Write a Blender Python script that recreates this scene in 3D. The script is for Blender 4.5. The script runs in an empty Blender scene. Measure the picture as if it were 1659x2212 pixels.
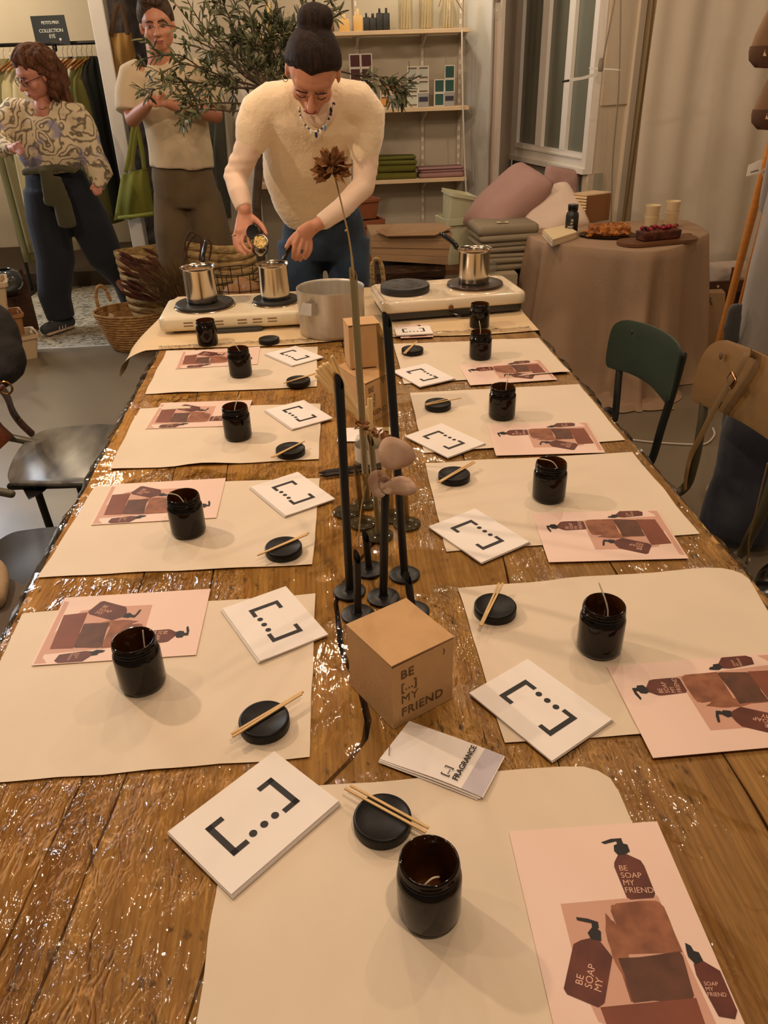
import bpy, bmesh, math, random
from mathutils import Vector, Matrix, noise
PI = math.pi
R = random.Random(7)
SC = bpy.context.scene
COL = SC.collection

# ---------------------------------------------------------------- camera (world: table runs along +Y, metres)
F, CX, CY = 1661.0, 829.5, 1106.0
_dir = lambda u, v: Vector((u - CX, -(v - CY), -F))
_Z = -_dir(925, 4000).normalized()
_Y = _dir(670, 156); _Y -= _Z * _Y.dot(_Z); _Y.normalize()
_X = _Y.cross(_Z)
ROT = Matrix((_X, _Y, _Z))
CAM = Vector((0, 0, 1.53))
cd = bpy.data.cameras.new('camera'); cam = bpy.data.objects.new('camera', cd); COL.objects.link(cam)
cd.sensor_fit = 'VERTICAL'; cd.sensor_height = 24.0; cd.lens = F / 2212 * 24.0; cd.clip_start = .05; cd.clip_end = 60
cam.matrix_world = Matrix.Translation(CAM) @ ROT.to_4x4()
SC.camera = cam
def on(u, v, z=.75):
    r = ROT @ (_dir(u, v) / F); return CAM + r * ((z - CAM.z) / r.z)
def at(u, v, Y):
    r = ROT @ (_dir(u, v) / F); return CAM + r * ((Y - CAM.y) / r.y)
def atx(u, v, X):
    r = ROT @ (_dir(u, v) / F); return CAM + r * ((X - CAM.x) / r.x)

# ---------------------------------------------------------------- world, lamps, exposure
w = bpy.data.worlds.new('world'); SC.world = w; w.use_nodes = True
bg = w.node_tree.nodes['Background']; bg.inputs[0].default_value = (1.0, .80, .60, 1); bg.inputs[1].default_value = .11
WARM = (1.0, .735, .53)
def area(name, loc, power, size, col=WARM, target=None, sy=None):
    l = bpy.data.lights.new(name, 'AREA'); l.energy = power; l.color = col; l.shape = 'ELLIPSE' if sy else 'DISK'; l.size = size
    if sy: l.size_y = sy
    o = bpy.data.objects.new(name, l); COL.objects.link(o); o.location = loc
    if target is not None: o.rotation_euler = (Vector(target) - Vector(loc)).to_track_quat('-Z', 'Y').to_euler()
    return o
def point(name, loc, power, size=.03, col=WARM):
    l = bpy.data.lights.new(name, 'POINT'); l.energy = power; l.color = col; l.shadow_soft_size = size
    o = bpy.data.objects.new(name, l); COL.objects.link(o); o.location = loc; return o
point('bulb_and_sparkle_light', (-1.45, 2.05, 2.4), 52, .045)
point('bulb_and_sparkle_light', (.35, .15, 2.6), 28, .035)
point('bulb_and_sparkle_light', (.95, 1.9, 2.6), 16, .03)
point('bulb_and_sparkle_light', (-.15, 3.2, 2.7), 24, .035)
point('bulb_and_sparkle_light', (1.25, 3.5, 2.6), 21, .04, (1, .76, .56))
point('bulb_and_sparkle_light', (-1.5, 1.1, 2.6), 12, .03, (1, .8, .6))
point('bulb_and_sparkle_light', (-.45, 1.0, 2.75), 7, .022)  # small lamps of this radius are added for more glints on the film
point('bulb_and_sparkle_light', (.1, 1.7, 2.8), 7, .022)
point('bulb_and_sparkle_light', (-1.0, 3.1, 2.8), 7, .022)
point('bulb_and_sparkle_light', (.5, 2.9, 2.8), 7, .022)
point('shop_light', (-1.9, 5.75, 2.75), 36, .06, (1, .80, .56))
point('shop_light', (-2.9, 7.3, 2.55), 26, .06, (1, .80, .56))
point('shelf_light', (.70, 5.25, 2.40), 13, .05, (1, .84, .64))
area('shop_window_glow', (-3.4, 5.7, 2.2), 42, 1.3, (.84, .90, 1), (-1.2, 2.2, .1))
SC.view_settings.view_transform = 'Standard'; SC.view_settings.look = 'None'
SC.view_settings.exposure = 0.36; SC.view_settings.gamma = 1.0
try: SC.view_settings.use_curve_mapping = False
except Exception: pass

# ---------------------------------------------------------------- materials
def lin(c):
    return tuple(((x / 255) / 12.92 if x / 255 <= .04045 else ((x / 255 + .055) / 1.055) ** 2.4) for x in c)
def M(name, rgb, rough=.6, metal=0.0, var=0.0, scale=12, bump=0.0, bscale=80, stretch=(1, 1, 1), rgb2=None, spec=None, sheen=0, trans=0, ior=1.45, coat=0, sss=0, emit=None, wave=None, lo=.35, hi=.65, bdist=.004):
    m = bpy.data.materials.new(name); m.use_nodes = True
    nt = m.node_tree; N = nt.nodes; L = nt.links; b = N['Principled BSDF']
    c = lin(rgb) + (1,)
    b.inputs['Base Color'].default_value = c; b.inputs['Roughness'].default_value = rough; b.inputs['Metallic'].default_value = metal
    if spec is not None: b.inputs['Specular IOR Level'].default_value = spec
    if sheen: b.inputs['Sheen Weight'].default_value = sheen
    if trans: b.inputs['Transmission Weight'].default_value = trans; b.inputs['IOR'].default_value = ior
    if coat: b.inputs['Coat Weight'].default_value = coat
    if sss: b.inputs['Subsurface Weight'].default_value = sss; b.inputs['Subsurface Scale'].default_value = .01
    if emit: b.inputs['Emission Color'].default_value = lin(emit[0]) + (1,); b.inputs['Emission Strength'].default_value = emit[1]
    tc = N.new('ShaderNodeTexCoord'); mp = N.new('ShaderNodeMapping'); L.new(tc.outputs['Object'], mp.inputs[0]); mp.inputs['Scale'].default_value = stretch
    if var or rgb2 is not None:
        nz = N.new('ShaderNodeTexNoise'); nz.inputs['Scale'].default_value = scale; nz.inputs['Detail'].default_value = 4; L.new(mp.outputs[0], nz.inputs[0])
        cr = N.new('ShaderNodeValToRGB'); L.new(nz.outputs[0], cr.inputs[0])
        cr.color_ramp.elements[0].position = lo; cr.color_ramp.elements[1].position = hi
        c2 = lin(rgb2) + (1,) if rgb2 is not None else tuple(x * (1 - var) for x in c[:3]) + (1,)
        cr.color_ramp.elements[0].color = c2; cr.color_ramp.elements[1].color = c
        L.new(cr.outputs[0], b.inputs['Base Color'])
    if bump:
        if wave:
            nb = N.new('ShaderNodeTexWave'); nb.inputs['Scale'].default_value = wave; nb.inputs['Distortion'].default_value = 1.5
            nb.bands_direction = 'Z'
        else:
            nb = N.new('ShaderNodeTexNoise'); nb.inputs['Scale'].default_value = bscale; nb.inputs['Detail'].default_value = 3
        L.new(mp.outputs[0], nb.inputs[0])
        bp = N.new('ShaderNodeBump'); bp.inputs['Strength'].default_value = bump; bp.inputs['Distance'].default_value = bdist
        L.new(nb.outputs[0], bp.inputs['Height']); L.new(bp.outputs[0], b.inputs['Normal'])
    return m

# ---------------------------------------------------------------- mesh helpers
class G:
    def __init__(s): s.v = []; s.f = []
    def add(s, vs, fs):
        k = len(s.v); s.v += [Vector(p) for p in vs]; s.f += [tuple(i + k for i in f) for f in fs]; return s
    def quad(s, *p): return s.add(p, [tuple(range(len(p)))])
    def box(s, c, d, rot=None, bev=0.0):
        bm = bmesh.new(); bmesh.ops.create_cube(bm, size=1)
        for v in bm.verts: v.co = Vector((v.co.x * d[0], v.co.y * d[1], v.co.z * d[2]))
        if bev: bmesh.ops.bevel(bm, geom=bm.edges[:], offset=bev, segments=2, affect='EDGES', profile=.6)
        bm.verts.index_update()
        Mx = rot if rot is not None else Matrix.Identity(3)
        s.add([Mx @ v.co + Vector(c) for v in bm.verts], [[v.index for v in f.verts] for f in bm.faces]); bm.free(); return s
    def prism(s, pts, z0, z1):
        n = len(pts)
        a = sum(pts[i][0] * pts[(i + 1) % n][1] - pts[(i + 1) % n][0] * pts[i][1] for i in range(n))
        if a < 0: pts = pts[::-1]
        return s.add([(p[0], p[1], z0) for p in pts] + [(p[0], p[1], z1) for p in pts],
                     [tuple(range(n - 1, -1, -1)), tuple(range(n, 2 * n))] + [(i, (i + 1) % n, n + (i + 1) % n, n + i) for i in range(n)])
    def loft(s, rings, cap=True, close=True):
        n = len(rings[0]); vs = [p for r in rings for p in r]; fs = []
        for j in range(len(rings) - 1):
            for i in range(n if close else n - 1):
                fs.append((j * n + i, j * n + (i + 1) % n, (j + 1) * n + (i + 1) % n, (j + 1) * n + i))
        if cap: fs.append(tuple(range(n - 1, -1, -1))); fs.append(tuple(range((len(rings) - 1) * n, len(rings) * n)))
        return s.add(vs, fs)
    def tube(s, pts, r, n=10, flat=None, up=None, ends=True):
        """tube along points; r number or list; flat = ratio of second radius (list or number), up = reference side axis"""
        pts = [Vector(p) for p in pts]; m = len(pts)
        rr = r if isinstance(r, (list, tuple)) else [r] * m
        ff = flat if isinstance(flat, (list, tuple)) else [flat or 1.0] * m
        P_, r_, f_, T_ = [], [], [], []
        for i in range(m):
            t = (pts[min(i + 1, m - 1)] - pts[max(i - 1, 0)]).normalized()
            P_.append(pts[i]); r_.append(rr[i]); f_.append(ff[i]); T_.append(t)
        if ends:   # rounded ends
            for k, (i, sg) in enumerate(((0, -1), (m - 1, 1))):
                ext = [(.0, 1), (.5, .86), (.85, .5)] if True else []
                add = [(pts[i] + T_[0 if k == 0 else -1] * sg * rr[i] * min(ff[i], 1) * e, rr[i] * q, ff[i]) for e, q in ext[1:]]
                if k == 0:
                    for a in add: P_.insert(0, a[0]); r_.insert(0, a[1]); f_.insert(0, a[2]); T_.insert(0, T_[0])
                else:
                    tt = T_[-1]
                    for a in add: P_.append(a[0]); r_.append(a[1]); f_.append(a[2]); T_.append(tt)
        rings = []; side = None
        for p, q, f, t in zip(P_, r_, f_, T_):
            if up is not None:
                u0 = Vector(up); sd = u0 - t * u0.dot(t)
                side = sd.normalized() if sd.length > 1e-4 else (side or t.orthogonal().normalized())
            else:
                if side is None: side = t.orthogonal().normalized()
                sd = side - t * side.dot(t); side = sd.normalized() if sd.length > 1e-5 else t.orthogonal().normalized()
            b = t.cross(side)
            rings.append([p + side * math.cos(2 * PI * i / n) * q + b * math.sin(2 * PI * i / n) * q * f for i in range(n)])
        return s.loft(rings)
    def lathe(s, prof, n=24, c=(0, 0, 0), rot=None, sx=1, sy=1):
        c = Vector(c); Mx = rot if rot is not None else Matrix.Identity(3); vs = []; fs = []
        idx = []
        for (r, z) in prof:
            if r < 1e-6: idx.append([len(vs)]); vs.append(c + Mx @ Vector((0, 0, z)))
            else:
                idx.append(list(range(len(vs), len(vs) + n)))
                vs += [c + Mx @ Vector((r * sx * math.cos(2 * PI * i / n), r * sy * math.sin(2 * PI * i / n), z)) for i in range(n)]
        for a, b in zip(idx, idx[1:]):
            for i in range(n):
                j = (i + 1) % n
                if len(a) == 1 and len(b) == 1: continue
                if len(a) == 1: fs.append((a[0], b[j], b[i]))
                elif len(b) == 1: fs.append((a[i], a[j], b[0]))
                else: fs.append((a[i], a[j], b[j], b[i]))
        return s.add(vs, fs)
    def ball(s, c, r, n=12, rot=None):
        r = (r, r, r) if isinstance(r, (int, float)) else r
        Mx = rot if rot is not None else Matrix.Identity(3)
        k = n // 2; prof = [(math.sin(PI * i / k), -math.cos(PI * i / k)) for i in range(k + 1)]
        g = G().lathe([(max(a, 0) if 0 < i < k else 0, b) for i, (a, b) in enumerate(prof)], n)
        return s.add([Vector(c) + Mx @ Vector((v.x * r[0], v.y * r[1], v.z * r[2])) for v in g.v], g.f)
def wmat(o):
    m = o.matrix_basis.copy(); p = o.parent
    while p is not None: m = p.matrix_basis @ m; p = p.parent
    return m
def tag(o, label=None, cat=None, group=None, kind=None):
    for k, v in (('label', label), ('category', cat), ('group', group), ('kind', kind)):
        if v: o[k] = v
    return o
def obj(name, g, m, parent=None, smooth=True, label=None, cat=None, group=None, kind=None, angle=40, loc=None):
    """link the builder as ONE mesh object; vertices are given in world space"""
    me = bpy.data.meshes.new(name)
    if parent is not None: inv = wmat(parent).inverted()
    elif loc is not None: inv = Matrix.Translation(-Vector(loc))
    else: inv = Matrix.Identity(4)
    me.from_pydata([inv @ v for v in g.v], [], g.f); me.update()
    bm = bmesh.new(); bm.from_mesh(me); bmesh.ops.recalc_face_normals(bm, faces=bm.faces[:]); bm.to_mesh(me); bm.free()
    if smooth:
        me.polygons.foreach_set('use_smooth', [True] * len(me.polygons))
        try: me.set_sharp_from_angle(angle=math.radians(angle))
        except Exception: pass
    me.materials.append(m)
    o = bpy.data.objects.new(name, me); COL.objects.link(o)
    if parent is not None: o.parent = parent
    elif loc is not None: o.location = loc
    tag(o, label, cat, group, kind)
    return o
def thing(name, label, cat, loc=(0, 0, 0), group=None, rotz=0):
    o = bpy.data.objects.new(name, None); COL.objects.link(o); o.location = loc; o.rotation_euler = (0, 0, rotz); o.empty_display_size = .05
    return tag(o, label, cat, group)
def dup(root, loc, rotz=0, label=None, group=None, scale=1):
    r = root.copy(); COL.objects.link(r); r.location = loc; r.rotation_euler = (0, 0, rotz); r.scale = (scale,) * 3
    if label: r['label'] = label
    if group: r['group'] = group
    for ch in list(root.children):
        c = ch.copy(); COL.objects.link(c); c.parent = r
        for gch in list(ch.children):
            d = gch.copy(); COL.objects.link(d); d.parent = c
    return r
def struct(name, g, m, parent=None, smooth=False):
    return obj(name, g, m, parent, smooth, kind=None if parent else 'structure')
def body(name, g, m, parent, voxel=.012, smooth=4, label=None):
    """weld the overlapping tubes and balls of g into one continuous surface"""
    o = obj(name, g, m, parent, True, label)
    md = o.modifiers.new('r', 'REMESH'); md.mode = 'VOXEL'; md.voxel_size = voxel; md.use_smooth_shade = True
    sm = o.modifiers.new('s', 'SMOOTH'); sm.iterations = smooth; sm.factor = .5
    dg = bpy.context.evaluated_depsgraph_get(); ev = o.evaluated_get(dg)
    me = bpy.data.meshes.new_from_object(ev); o.modifiers.clear(); old = o.data; o.data = me
    if not me.materials: me.materials.append(m)
    me.polygons.foreach_set('use_smooth', [True] * len(me.polygons))
    return o
def text(name, s, size, mat4, m, parent, align='CENTER', bold=0.0, depth=.0002, space=1.0, line=1.0, label=None):
    cu = bpy.data.curves.new(name, 'FONT'); cu.body = s; cu.size = size; cu.align_x = align; cu.align_y = 'CENTER'; cu.offset = bold; cu.extrude = depth
    cu.space_character = space; cu.space_line = line; cu.resolution_u = 3
    o = bpy.data.objects.new(name, cu); COL.objects.link(o)
    dg = bpy.context.evaluated_depsgraph_get(); me = bpy.data.meshes.new_from_object(o.evaluated_get(dg))
    bpy.data.objects.remove(o); bpy.data.curves.remove(cu)
    inv = wmat(parent).inverted() if parent else Matrix.Identity(4)
    me.transform(inv @ mat4); me.materials.clear(); me.materials.append(m)
    o = bpy.data.objects.new(name, me); COL.objects.link(o); o.parent = parent
    if label: o['label'] = label
    return o
def frame3(o, x, y):
    """4x4 with origin o, x axis along x, y axis toward y"""
    x = Vector(x).normalized(); y = Vector(y); y = (y - x * y.dot(x)).normalized(); z = x.cross(y)
    m = Matrix((x, y, z)).transposed().to_4x4(); m.translation = Vector(o); return m
def spline(pts, n=6):
    pts = [Vector(p) for p in pts]; out = []
    for i in range(len(pts) - 1):
        p0, p1, p2, p3 = pts[max(i - 1, 0)], pts[i], pts[i + 1], pts[min(i + 2, len(pts) - 1)]
        for k in range(n):
            t = k / n
            out.append(.5 * ((2 * p1) + (p2 - p0) * t + (2 * p0 - 5 * p1 + 4 * p2 - p3) * t * t + (3 * p1 - p0 - 3 * p2 + p3) * t ** 3))
    out.append(pts[-1]); return out
# ================================================================= structure
m_floor = M('painted_concrete', (128, 116, 96), .32, var=.12, scale=2.5, bump=.12, bscale=260, bdist=.002)
m_wall = M('taupe_wall', (186, 176, 154), .85, var=.05, scale=3, bump=.1, bscale=150)
m_cream = M('cream_wall', (226, 214, 190), .85, var=.05, scale=2, bump=.1, bscale=100)
m_white = M('white_paint', (226, 220, 208), .5, var=.04, scale=6)
m_greywhite = M('pale_grey_panel', (200, 198, 188), .6, var=.05, scale=4)
m_ceil = M('ceiling_paint', (96, 84, 72), .9)
m_stone = M('dark_stone', (74, 62, 52), .9, rgb2=(38, 31, 26), scale=9, bump=.8, bscale=14, bdist=.02)
def mosaic():
    m = M('pebble_terrazzo', (150, 140, 118), .5); nt = m.node_tree; N = nt.nodes; L = nt.links; b = N['Principled BSDF']
    tc = N.new('ShaderNodeTexCoord'); mp = N.new('ShaderNodeMapping'); mp.inputs['Scale'].default_value = (.75, 1, 1); L.new(tc.outputs['Object'], mp.inputs[0])
    v = N.new('ShaderNodeTexVoronoi'); v.inputs['Scale'].default_value = 62; L.new(mp.outputs[0], v.inputs[0])
    n = N.new('ShaderNodeTexNoise'); n.inputs['Scale'].default_value = 30; n.inputs['Detail'].default_value = 3; L.new(mp.outputs[0], n.inputs[0])
    s = N.new('ShaderNodeSeparateColor'); L.new(v.outputs['Color'], s.inputs[0])
    a = N.new('ShaderNodeMath'); a.operation = 'ADD'; L.new(s.outputs[0], a.inputs[0]); L.new(n.outputs[0], a.inputs[1])
    cr = N.new('ShaderNodeValToRGB'); e = cr.color_ramp.elements; e[0].position = .55; e[0].color = lin((96, 84, 66)) + (1,); e[1].position = 1.15 if False else .98; e[1].color = lin((190, 180, 156)) + (1,)
    L.new(a.outputs[0], cr.inputs[0]); L.new(cr.outputs[0], b.inputs['Base Color'])
    return m
m_mosaic = mosaic()
YF = 5.12
struct('ceiling', G().box((-1.0, 3.6, 3.05), (9.2, 9.6, .1)), m_ceil)
struct('floor', G().box((-1.0, 1.56, -.05), (9, 7.12, .1)), m_floor)
struct('floor', G().box((-1.0, 7.56, -.052), (9, 4.88, .1)), m_mosaic)
struct('trim_1', G().box((-2.0, YF, .001), (2.6, .02, .006), bev=.002), m_greywhite)      # strip where the two floors meet
YB = 5.7
xa = at(300, 0, YB + .02).x; xb = -.55; xc = at(1003, 200, YB).x
struct('wall_back', G().box(((xb + xc) / 2 + .05, YB + .06, 1.5), (xc - xb + .12, .12, 3.0)), m_wall)
struct('wall_back_left', G().box(((xa + xb) / 2, YB + .07, 1.5), (xb - xa + .001, .12, 3.0)), m_cream)
# pilaster of dark stone, then the white post, then the deep clothes recess
xs0 = at(228, 40, 6.2).x; xs1 = at(292, 0, 6.2).x + .12
xs0 = at(214, 0, 6.3).x
struct('wall_stone', G().box(((xs0 + xs1) / 2, 6.38, 1.5), (xs1 - xs0, .3, 3.0)), m_stone)
pxa = at(189, 0, 6.0).x; pxb = at(222, 0, 6.0).x
struct('trim_2', G().box(((pxa + pxb) / 2, 6.05, 1.5), (pxb - pxa, .12, 3.0), bev=.006), m_white)
struct('wall_left', G().box((-3.9, 8.3, 1.5), (5.4, .12, 3.0)), m_cream)
struct('wall_left_side', G().box((-5.3, 6.7, 1.5), (.12, 3.2, 3.0)), m_cream)
# right side: alcove reveal, panels, glazed door, wall, curtain plane
def slab(name, a, b, z0, z1, m, t=.06, parent=None):
    a = Vector((a[0], a[1], 0)); b = Vector((b[0], b[1], 0)); d = (b - a).normalized(); nrm = Vector((d.y, -d.x, 0)) * -1
    if nrm.dot(a - Vector((0, 0, 0))) < 0: nrm = -nrm
    p = [a, b, b + nrm * t, a + nrm * t]
    return struct(name, G().prism([(q.x, q.y) for q in p], z0, z1), m, parent)
r1 = at(1003, 200, YB); r2 = at(1060, 200, 5.35); r3 = at(1078, 200, 5.3); r4 = at(1107, 300, 6.0)
slab('wall_right_reveal', r1, r2, 0, 3, m_greywhite)
slab('trim_3', r2, r3, 0, 3, m_white, .03)
slab('wall_right_panel', r3, (r4.x, r4.y), 0, 3, M('pinkish_plaster', (188, 170, 152), .8, var=.05))
zd = at(1107, 342, 5.95).z; dA = at(1107, 342, 5.95); dB = on(1270, 376, zd)
dn_ = (dB - dA); dn_.z = 0; dl = dn_.length; dn_.normalize(); dnm = Vector((-dn_.y, dn_.x, 0))
if dnm.dot(dA) < 0: dnm = -dnm
slab('wall_right', (dA.x, dA.y) , (dB.x, dB.y), 0, zd, M('grey_green_dado', (150, 146, 130), .8, var=.05), .1)
# glazed door leaf: frame, glazing bars and three dark panes
door = tag(thing('door_1', None, None, (dA.x, dA.y, zd)), kind='structure')
del_ = lambda t, z, out=0.0: Vector((dA.x, dA.y, 0)) + dn_ * t - dnm * out + Vector((0, 0, z))
def dbox(name, t0, t1, z0, z1, o0, o1, m, parent=door):
    g = G(); P8 = [del_(t, z, o) for z in (z0, z1) for t, o in ((t0, o0), (t1, o0), (t1, o1), (t0, o1))]
    g.add(P8, [(0, 1, 2, 3), (4, 5, 6, 7), (0, 1, 5, 4), (1, 2, 6, 5), (2, 3, 7, 6), (3, 0, 4, 7)]); return obj(name, g, m, parent, False)
zt = zd + 2.0
zb = on(1124, 303, 0).z
def tz(u, v):      # where the pixel ray meets the door plane -> (t, z)
    r = ROT @ (_dir(u, v) / F); nn = dnm; k = (Vector((dA.x, dA.y, 0)) - Vector((CAM.x, CAM.y, 0))).dot(nn) / Vector((r.x, r.y, 0)).dot(nn); p = CAM + r * k
    return (p - Vector((dA.x, dA.y, 0))).dot(dn_), p.z
t0 = tz(1124, 300)[0]; zrail = tz(1124, 303)[1]
b1 = (tz(1164, 310)[0], tz(1177, 310)[0]); b2 = (tz(1217, 315)[0], tz(1229, 316)[0]); te = tz(1268, 322)[0]
dbox('stile', 0, t0, zd, zt, -.02, .03, m_white); dbox('stile', te, te + .05, zd, zt, -.02, .03, m_white)
dbox('bottom_rail', t0, te, zd, zrail - .012, -.02, .028, m_white); dbox('bottom_moulding', 0, te + .05, zd, zd + .03, .028, .045, m_white)
dbox('rail_moulding', t0, te, zd + .08, zd + .09, .028, .036, m_white)
m_pane = M('dark_frosted_pane', (110, 112, 98), .3, var=.1, scale=2)
for a, b_ in ((t0, b1[0]), (b1[1], b2[0]), (b2[1], te)): dbox('pane', a, b_, zrail - .012, zt, .0, .006, m_pane)
for a, b_ in (b1, b2): dbox('glazing_bar', a, b_, zrail - .012, zt, -.01, .03, m_white)
# wall with a boxed panel between door and curtain
e0 = del_(te + .05, 0); e1 = at(1391, 0, 5.0)
slab('wall_right_casing', (e0.x, e0.y), (e1.x, e1.y), 0, 3, M('cream_casing', (206, 192, 168), .7, var=.04, scale=3), .05)
wd = Vector((e1.x - e0.x, e1.y - e0.y, 0)).normalized(); wn = Vector((-wd.y, wd.x, 0)); wn = wn if wn.dot(e0) < 0 else -wn
def onwall(u, v):
    r = ROT @ (_dir(u, v) / F); a = Vector((e0.x, e0.y, 0)); k = (a - Vector((CAM.x, CAM.y, 0))).dot(wn) / Vector((r.x, r.y, 0)).dot(wn); return CAM + r * k
g = G()
pz = [onwall(1296, 228), onwall(1356, 234), onwall(1372, 0), onwall(1300, 0)]
zlo = pz[0].z; ta = (Vector((pz[0].x, pz[0].y, 0)) - Vector((e0.x, e0.y, 0))).dot(wd); tb = (Vector((pz[1].x, pz[1].y, 0)) - Vector((e0.x, e0.y, 0))).dot(wd)
def wbox(g, ta, tb, z0, z1, th):
    a = Vector((e0.x, e0.y, 0)); P8 = [a + wd * t + wn * o + Vector((0, 0, z)) for z in (z0, z1) for t, o in ((ta, 0), (tb, 0), (tb, th), (ta, th))]
    g.add(P8, [(0, 1, 2, 3), (4, 5, 6, 7), (0, 1, 5, 4), (1, 2, 6, 5), (2, 3, 7, 6), (3, 0, 4, 7)])
wbox(g, ta, tb, zlo, 2.8, .012); struct('trim_4', g, m_white if False else bpy.data.materials['cream_casing'])
tw = (Vector((e1.x, e1.y, 0)) - Vector((e0.x, e0.y, 0))).length
g = G(); wbox(g, tw - .05, tw, 0, 3, .03); struct('trim_5', g, bpy.data.materials['cream_casing'])
struct('wall_right_curtain_side', G().box((3.25, 5.22, 1.5), (2.3, .06, 3)), M('dim_plaster', (170, 145, 112), .9))
struct('wall_right_far', G().box((3.5, 1.5, 1.5), (.1, 7, 3)), m_cream)
# curtain
m_curt = M('sheer_linen', (212, 200, 180), .9, var=.10, scale=1.5, bump=.3, bscale=300)
def curtain(name, x0, x1, y, z0, z1, amp, nf, m, label, seed=0):
    g = G(); nx, nz = 150, 14; rr = random.Random(seed); ph = [rr.uniform(0, 6.3) for _ in range(5)]
    vs = []
    for j in range(nz + 1):
        z = z0 + (z1 - z0) * j / nz
        for i in range(nx + 1):
            t = i / nx; x = x0 + (x1 - x0) * t + .012 * math.sin(j * .5 + ph[0])
            f = math.sin(t * nf * 2 * PI + ph[1] + 1.2 * math.sin(t * 7 + ph[2])) * .6 + .4 * math.sin(t * nf * 4.3 * PI + ph[3] + j * .06)
            vs.append((x, y + amp * f * (.7 + .3 * j / nz), z))
    g.add(vs, [(j * (nx + 1) + i, j * (nx + 1) + i + 1, (j + 1) * (nx + 1) + i + 1, (j + 1) * (nx + 1) + i) for j in range(nz) for i in range(nx)])
    return obj(name, g, m, None, True, label, 'curtain')
cx0 = at(1425, 0, 4.9).x
curtain('sheer_curtain', cx0 - .02, cx0 + 1.8, 4.9, .05, 2.9, .035, 4, m_curt, 'long beige sheer linen curtain hanging in folds behind the cake table', seed=3)
curtain('side_curtain', at(1375, 0, 5.02).x, cx0 + .12, 5.04, .05, 2.9, .02, 2, M('ochre_linen', (180, 156, 116), .9), 'narrow darker ochre curtain strip between cream casing and sheer curtain', seed=5)
# pipes and cords of the alcove corner
m_cord = M('cord_grey', (120, 108, 92), .6); m_whitecord = M('cord_white', (215, 208, 192), .5)
g = G(); pp = [at(u, v, 5.28) for u, v in ((1069, -40), (1066, 100), (1062, 240), (1058, 330), (1056, 440))]; g.tube(pp, .006, 6)
pc = obj('hanging_cord', g, m_cord, None, label='grey twisted cord running down the white pilaster beside the shelves', cat='cord')
pc.name = 'twisted_cable'
g = G(); g.tube([at(u, v, 5.4) for u, v in ((998, 66), (998, 130), (1000, 232), (1003, 330), (1008, 440), (1014, 510))], .005, 6)
obj('white_cable', g, m_whitecord, None, label='white cable dangling at the right ends of the wall shelves', cat='cable')

# ================================================================= the long table
m_under = M('joint_dark', (20, 13, 8), .9)
def wood_mat(name, c1, c2, seed):
    m = bpy.data.materials.new(name); m.use_nodes = True; nt = m.node_tree; N = nt.nodes; L = nt.links; b = N['Principled BSDF']
    tc = N.new('ShaderNodeTexCoord')
    def mapd(sc, loc=(0, 0, 0), rz=0):
        mp = N.new('ShaderNodeMapping'); mp.inputs['Scale'].default_value = sc; mp.inputs['Location'].default_value = loc; mp.inputs['Rotation'].default_value = (0, 0, rz); L.new(tc.outputs['Object'], mp.inputs[0]); return mp
    def nz(sc, mp, det=5, dist=0):
        n = N.new('ShaderNodeTexNoise'); n.inputs['Scale'].default_value = sc; n.inputs['Detail'].default_value = det; n.inputs['Distortion'].default_value = dist; L.new(mp.outputs[0], n.inputs[0]); return n
    g1 = nz(3, mapd((13, .6, 1), (seed, seed * 2, 0)), 6, .8)          # broad grain, warped like growth rings
    g2 = nz(40, mapd((6, .35, 1), (seed, 0, 0)), 4)                    # fine grain
    pit = nz(55, mapd((1.6, .8, 1), (0, seed, 0)), 2)                  # worm holes and dents
    pit2 = nz(3.5, mapd((1, 1, 1), (seed * 3, 1, 0)), 2)
    saw = N.new('ShaderNodeTexWave'); saw.inputs['Scale'].default_value = 34; saw.inputs['Distortion'].default_value = 2.5; saw.bands_direction = 'X'; L.new(mapd((1, .25, 1), (seed, 0, 0)).outputs[0], saw.inputs[0])
    cr = N.new('ShaderNodeValToRGB'); L.new(g1.outputs[0], cr.inputs[0]); e = cr.color_ramp.elements
    e[0].position = .30; e[0].color = lin(c2) + (1,); e[1].position = .66; e[1].color = lin(c1) + (1,)
    def mul(a, fac_sock, lo, hi, p0, p1):
        r = N.new('ShaderNodeMapRange'); r.inputs[1].default_value = p0; r.inputs[2].default_value = p1; r.inputs[3].default_value = lo; r.inputs[4].default_value = hi; L.new(fac_sock, r.inputs[0])
        mx = N.new('ShaderNodeVectorMath'); mx.operation = 'SCALE'; L.new(a, mx.inputs[0]); L.new(r.outputs[0], mx.inputs['Scale']); return mx.outputs[0]
    c = mul(cr.outputs[0], g2.outputs[0], .80, 1.06, .36, .64)
    c = mul(c, saw.outputs[0], .90, 1.03, .0, .5)
    mn = N.new('ShaderNodeMath'); mn.operation = 'MULTIPLY'
    r1_ = N.new('ShaderNodeMapRange'); r1_.inputs[1].default_value = .62; r1_.inputs[2].default_value = .72; L.new(pit.outputs[0], r1_.inputs[0])
    r2_ = N.new('ShaderNodeMapRange'); r2_.inputs[1].default_value = .5; r2_.inputs[2].default_value = .6; L.new(pit2.outputs[0], r2_.inputs[0])
    L.new(r1_.outputs[0], mn.inputs[0]); L.new(r2_.outputs[0], mn.inputs[1])
    c = mul(c, mn.outputs[0], 1, .28, 0, 1)
    L.new(c, b.inputs['Base Color']); b.inputs['Roughness'].default_value = .5
    bp = N.new('ShaderNodeBump'); bp.inputs['Strength'].default_value = .5; bp.inputs['Distance'].default_value = .0015; L.new(g2.outputs[0], bp.inputs['Height']); L.new(bp.outputs[0], b.inputs['Normal'])
    return m
ZT = .748; Y0, Y1 = .06, 3.16
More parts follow.
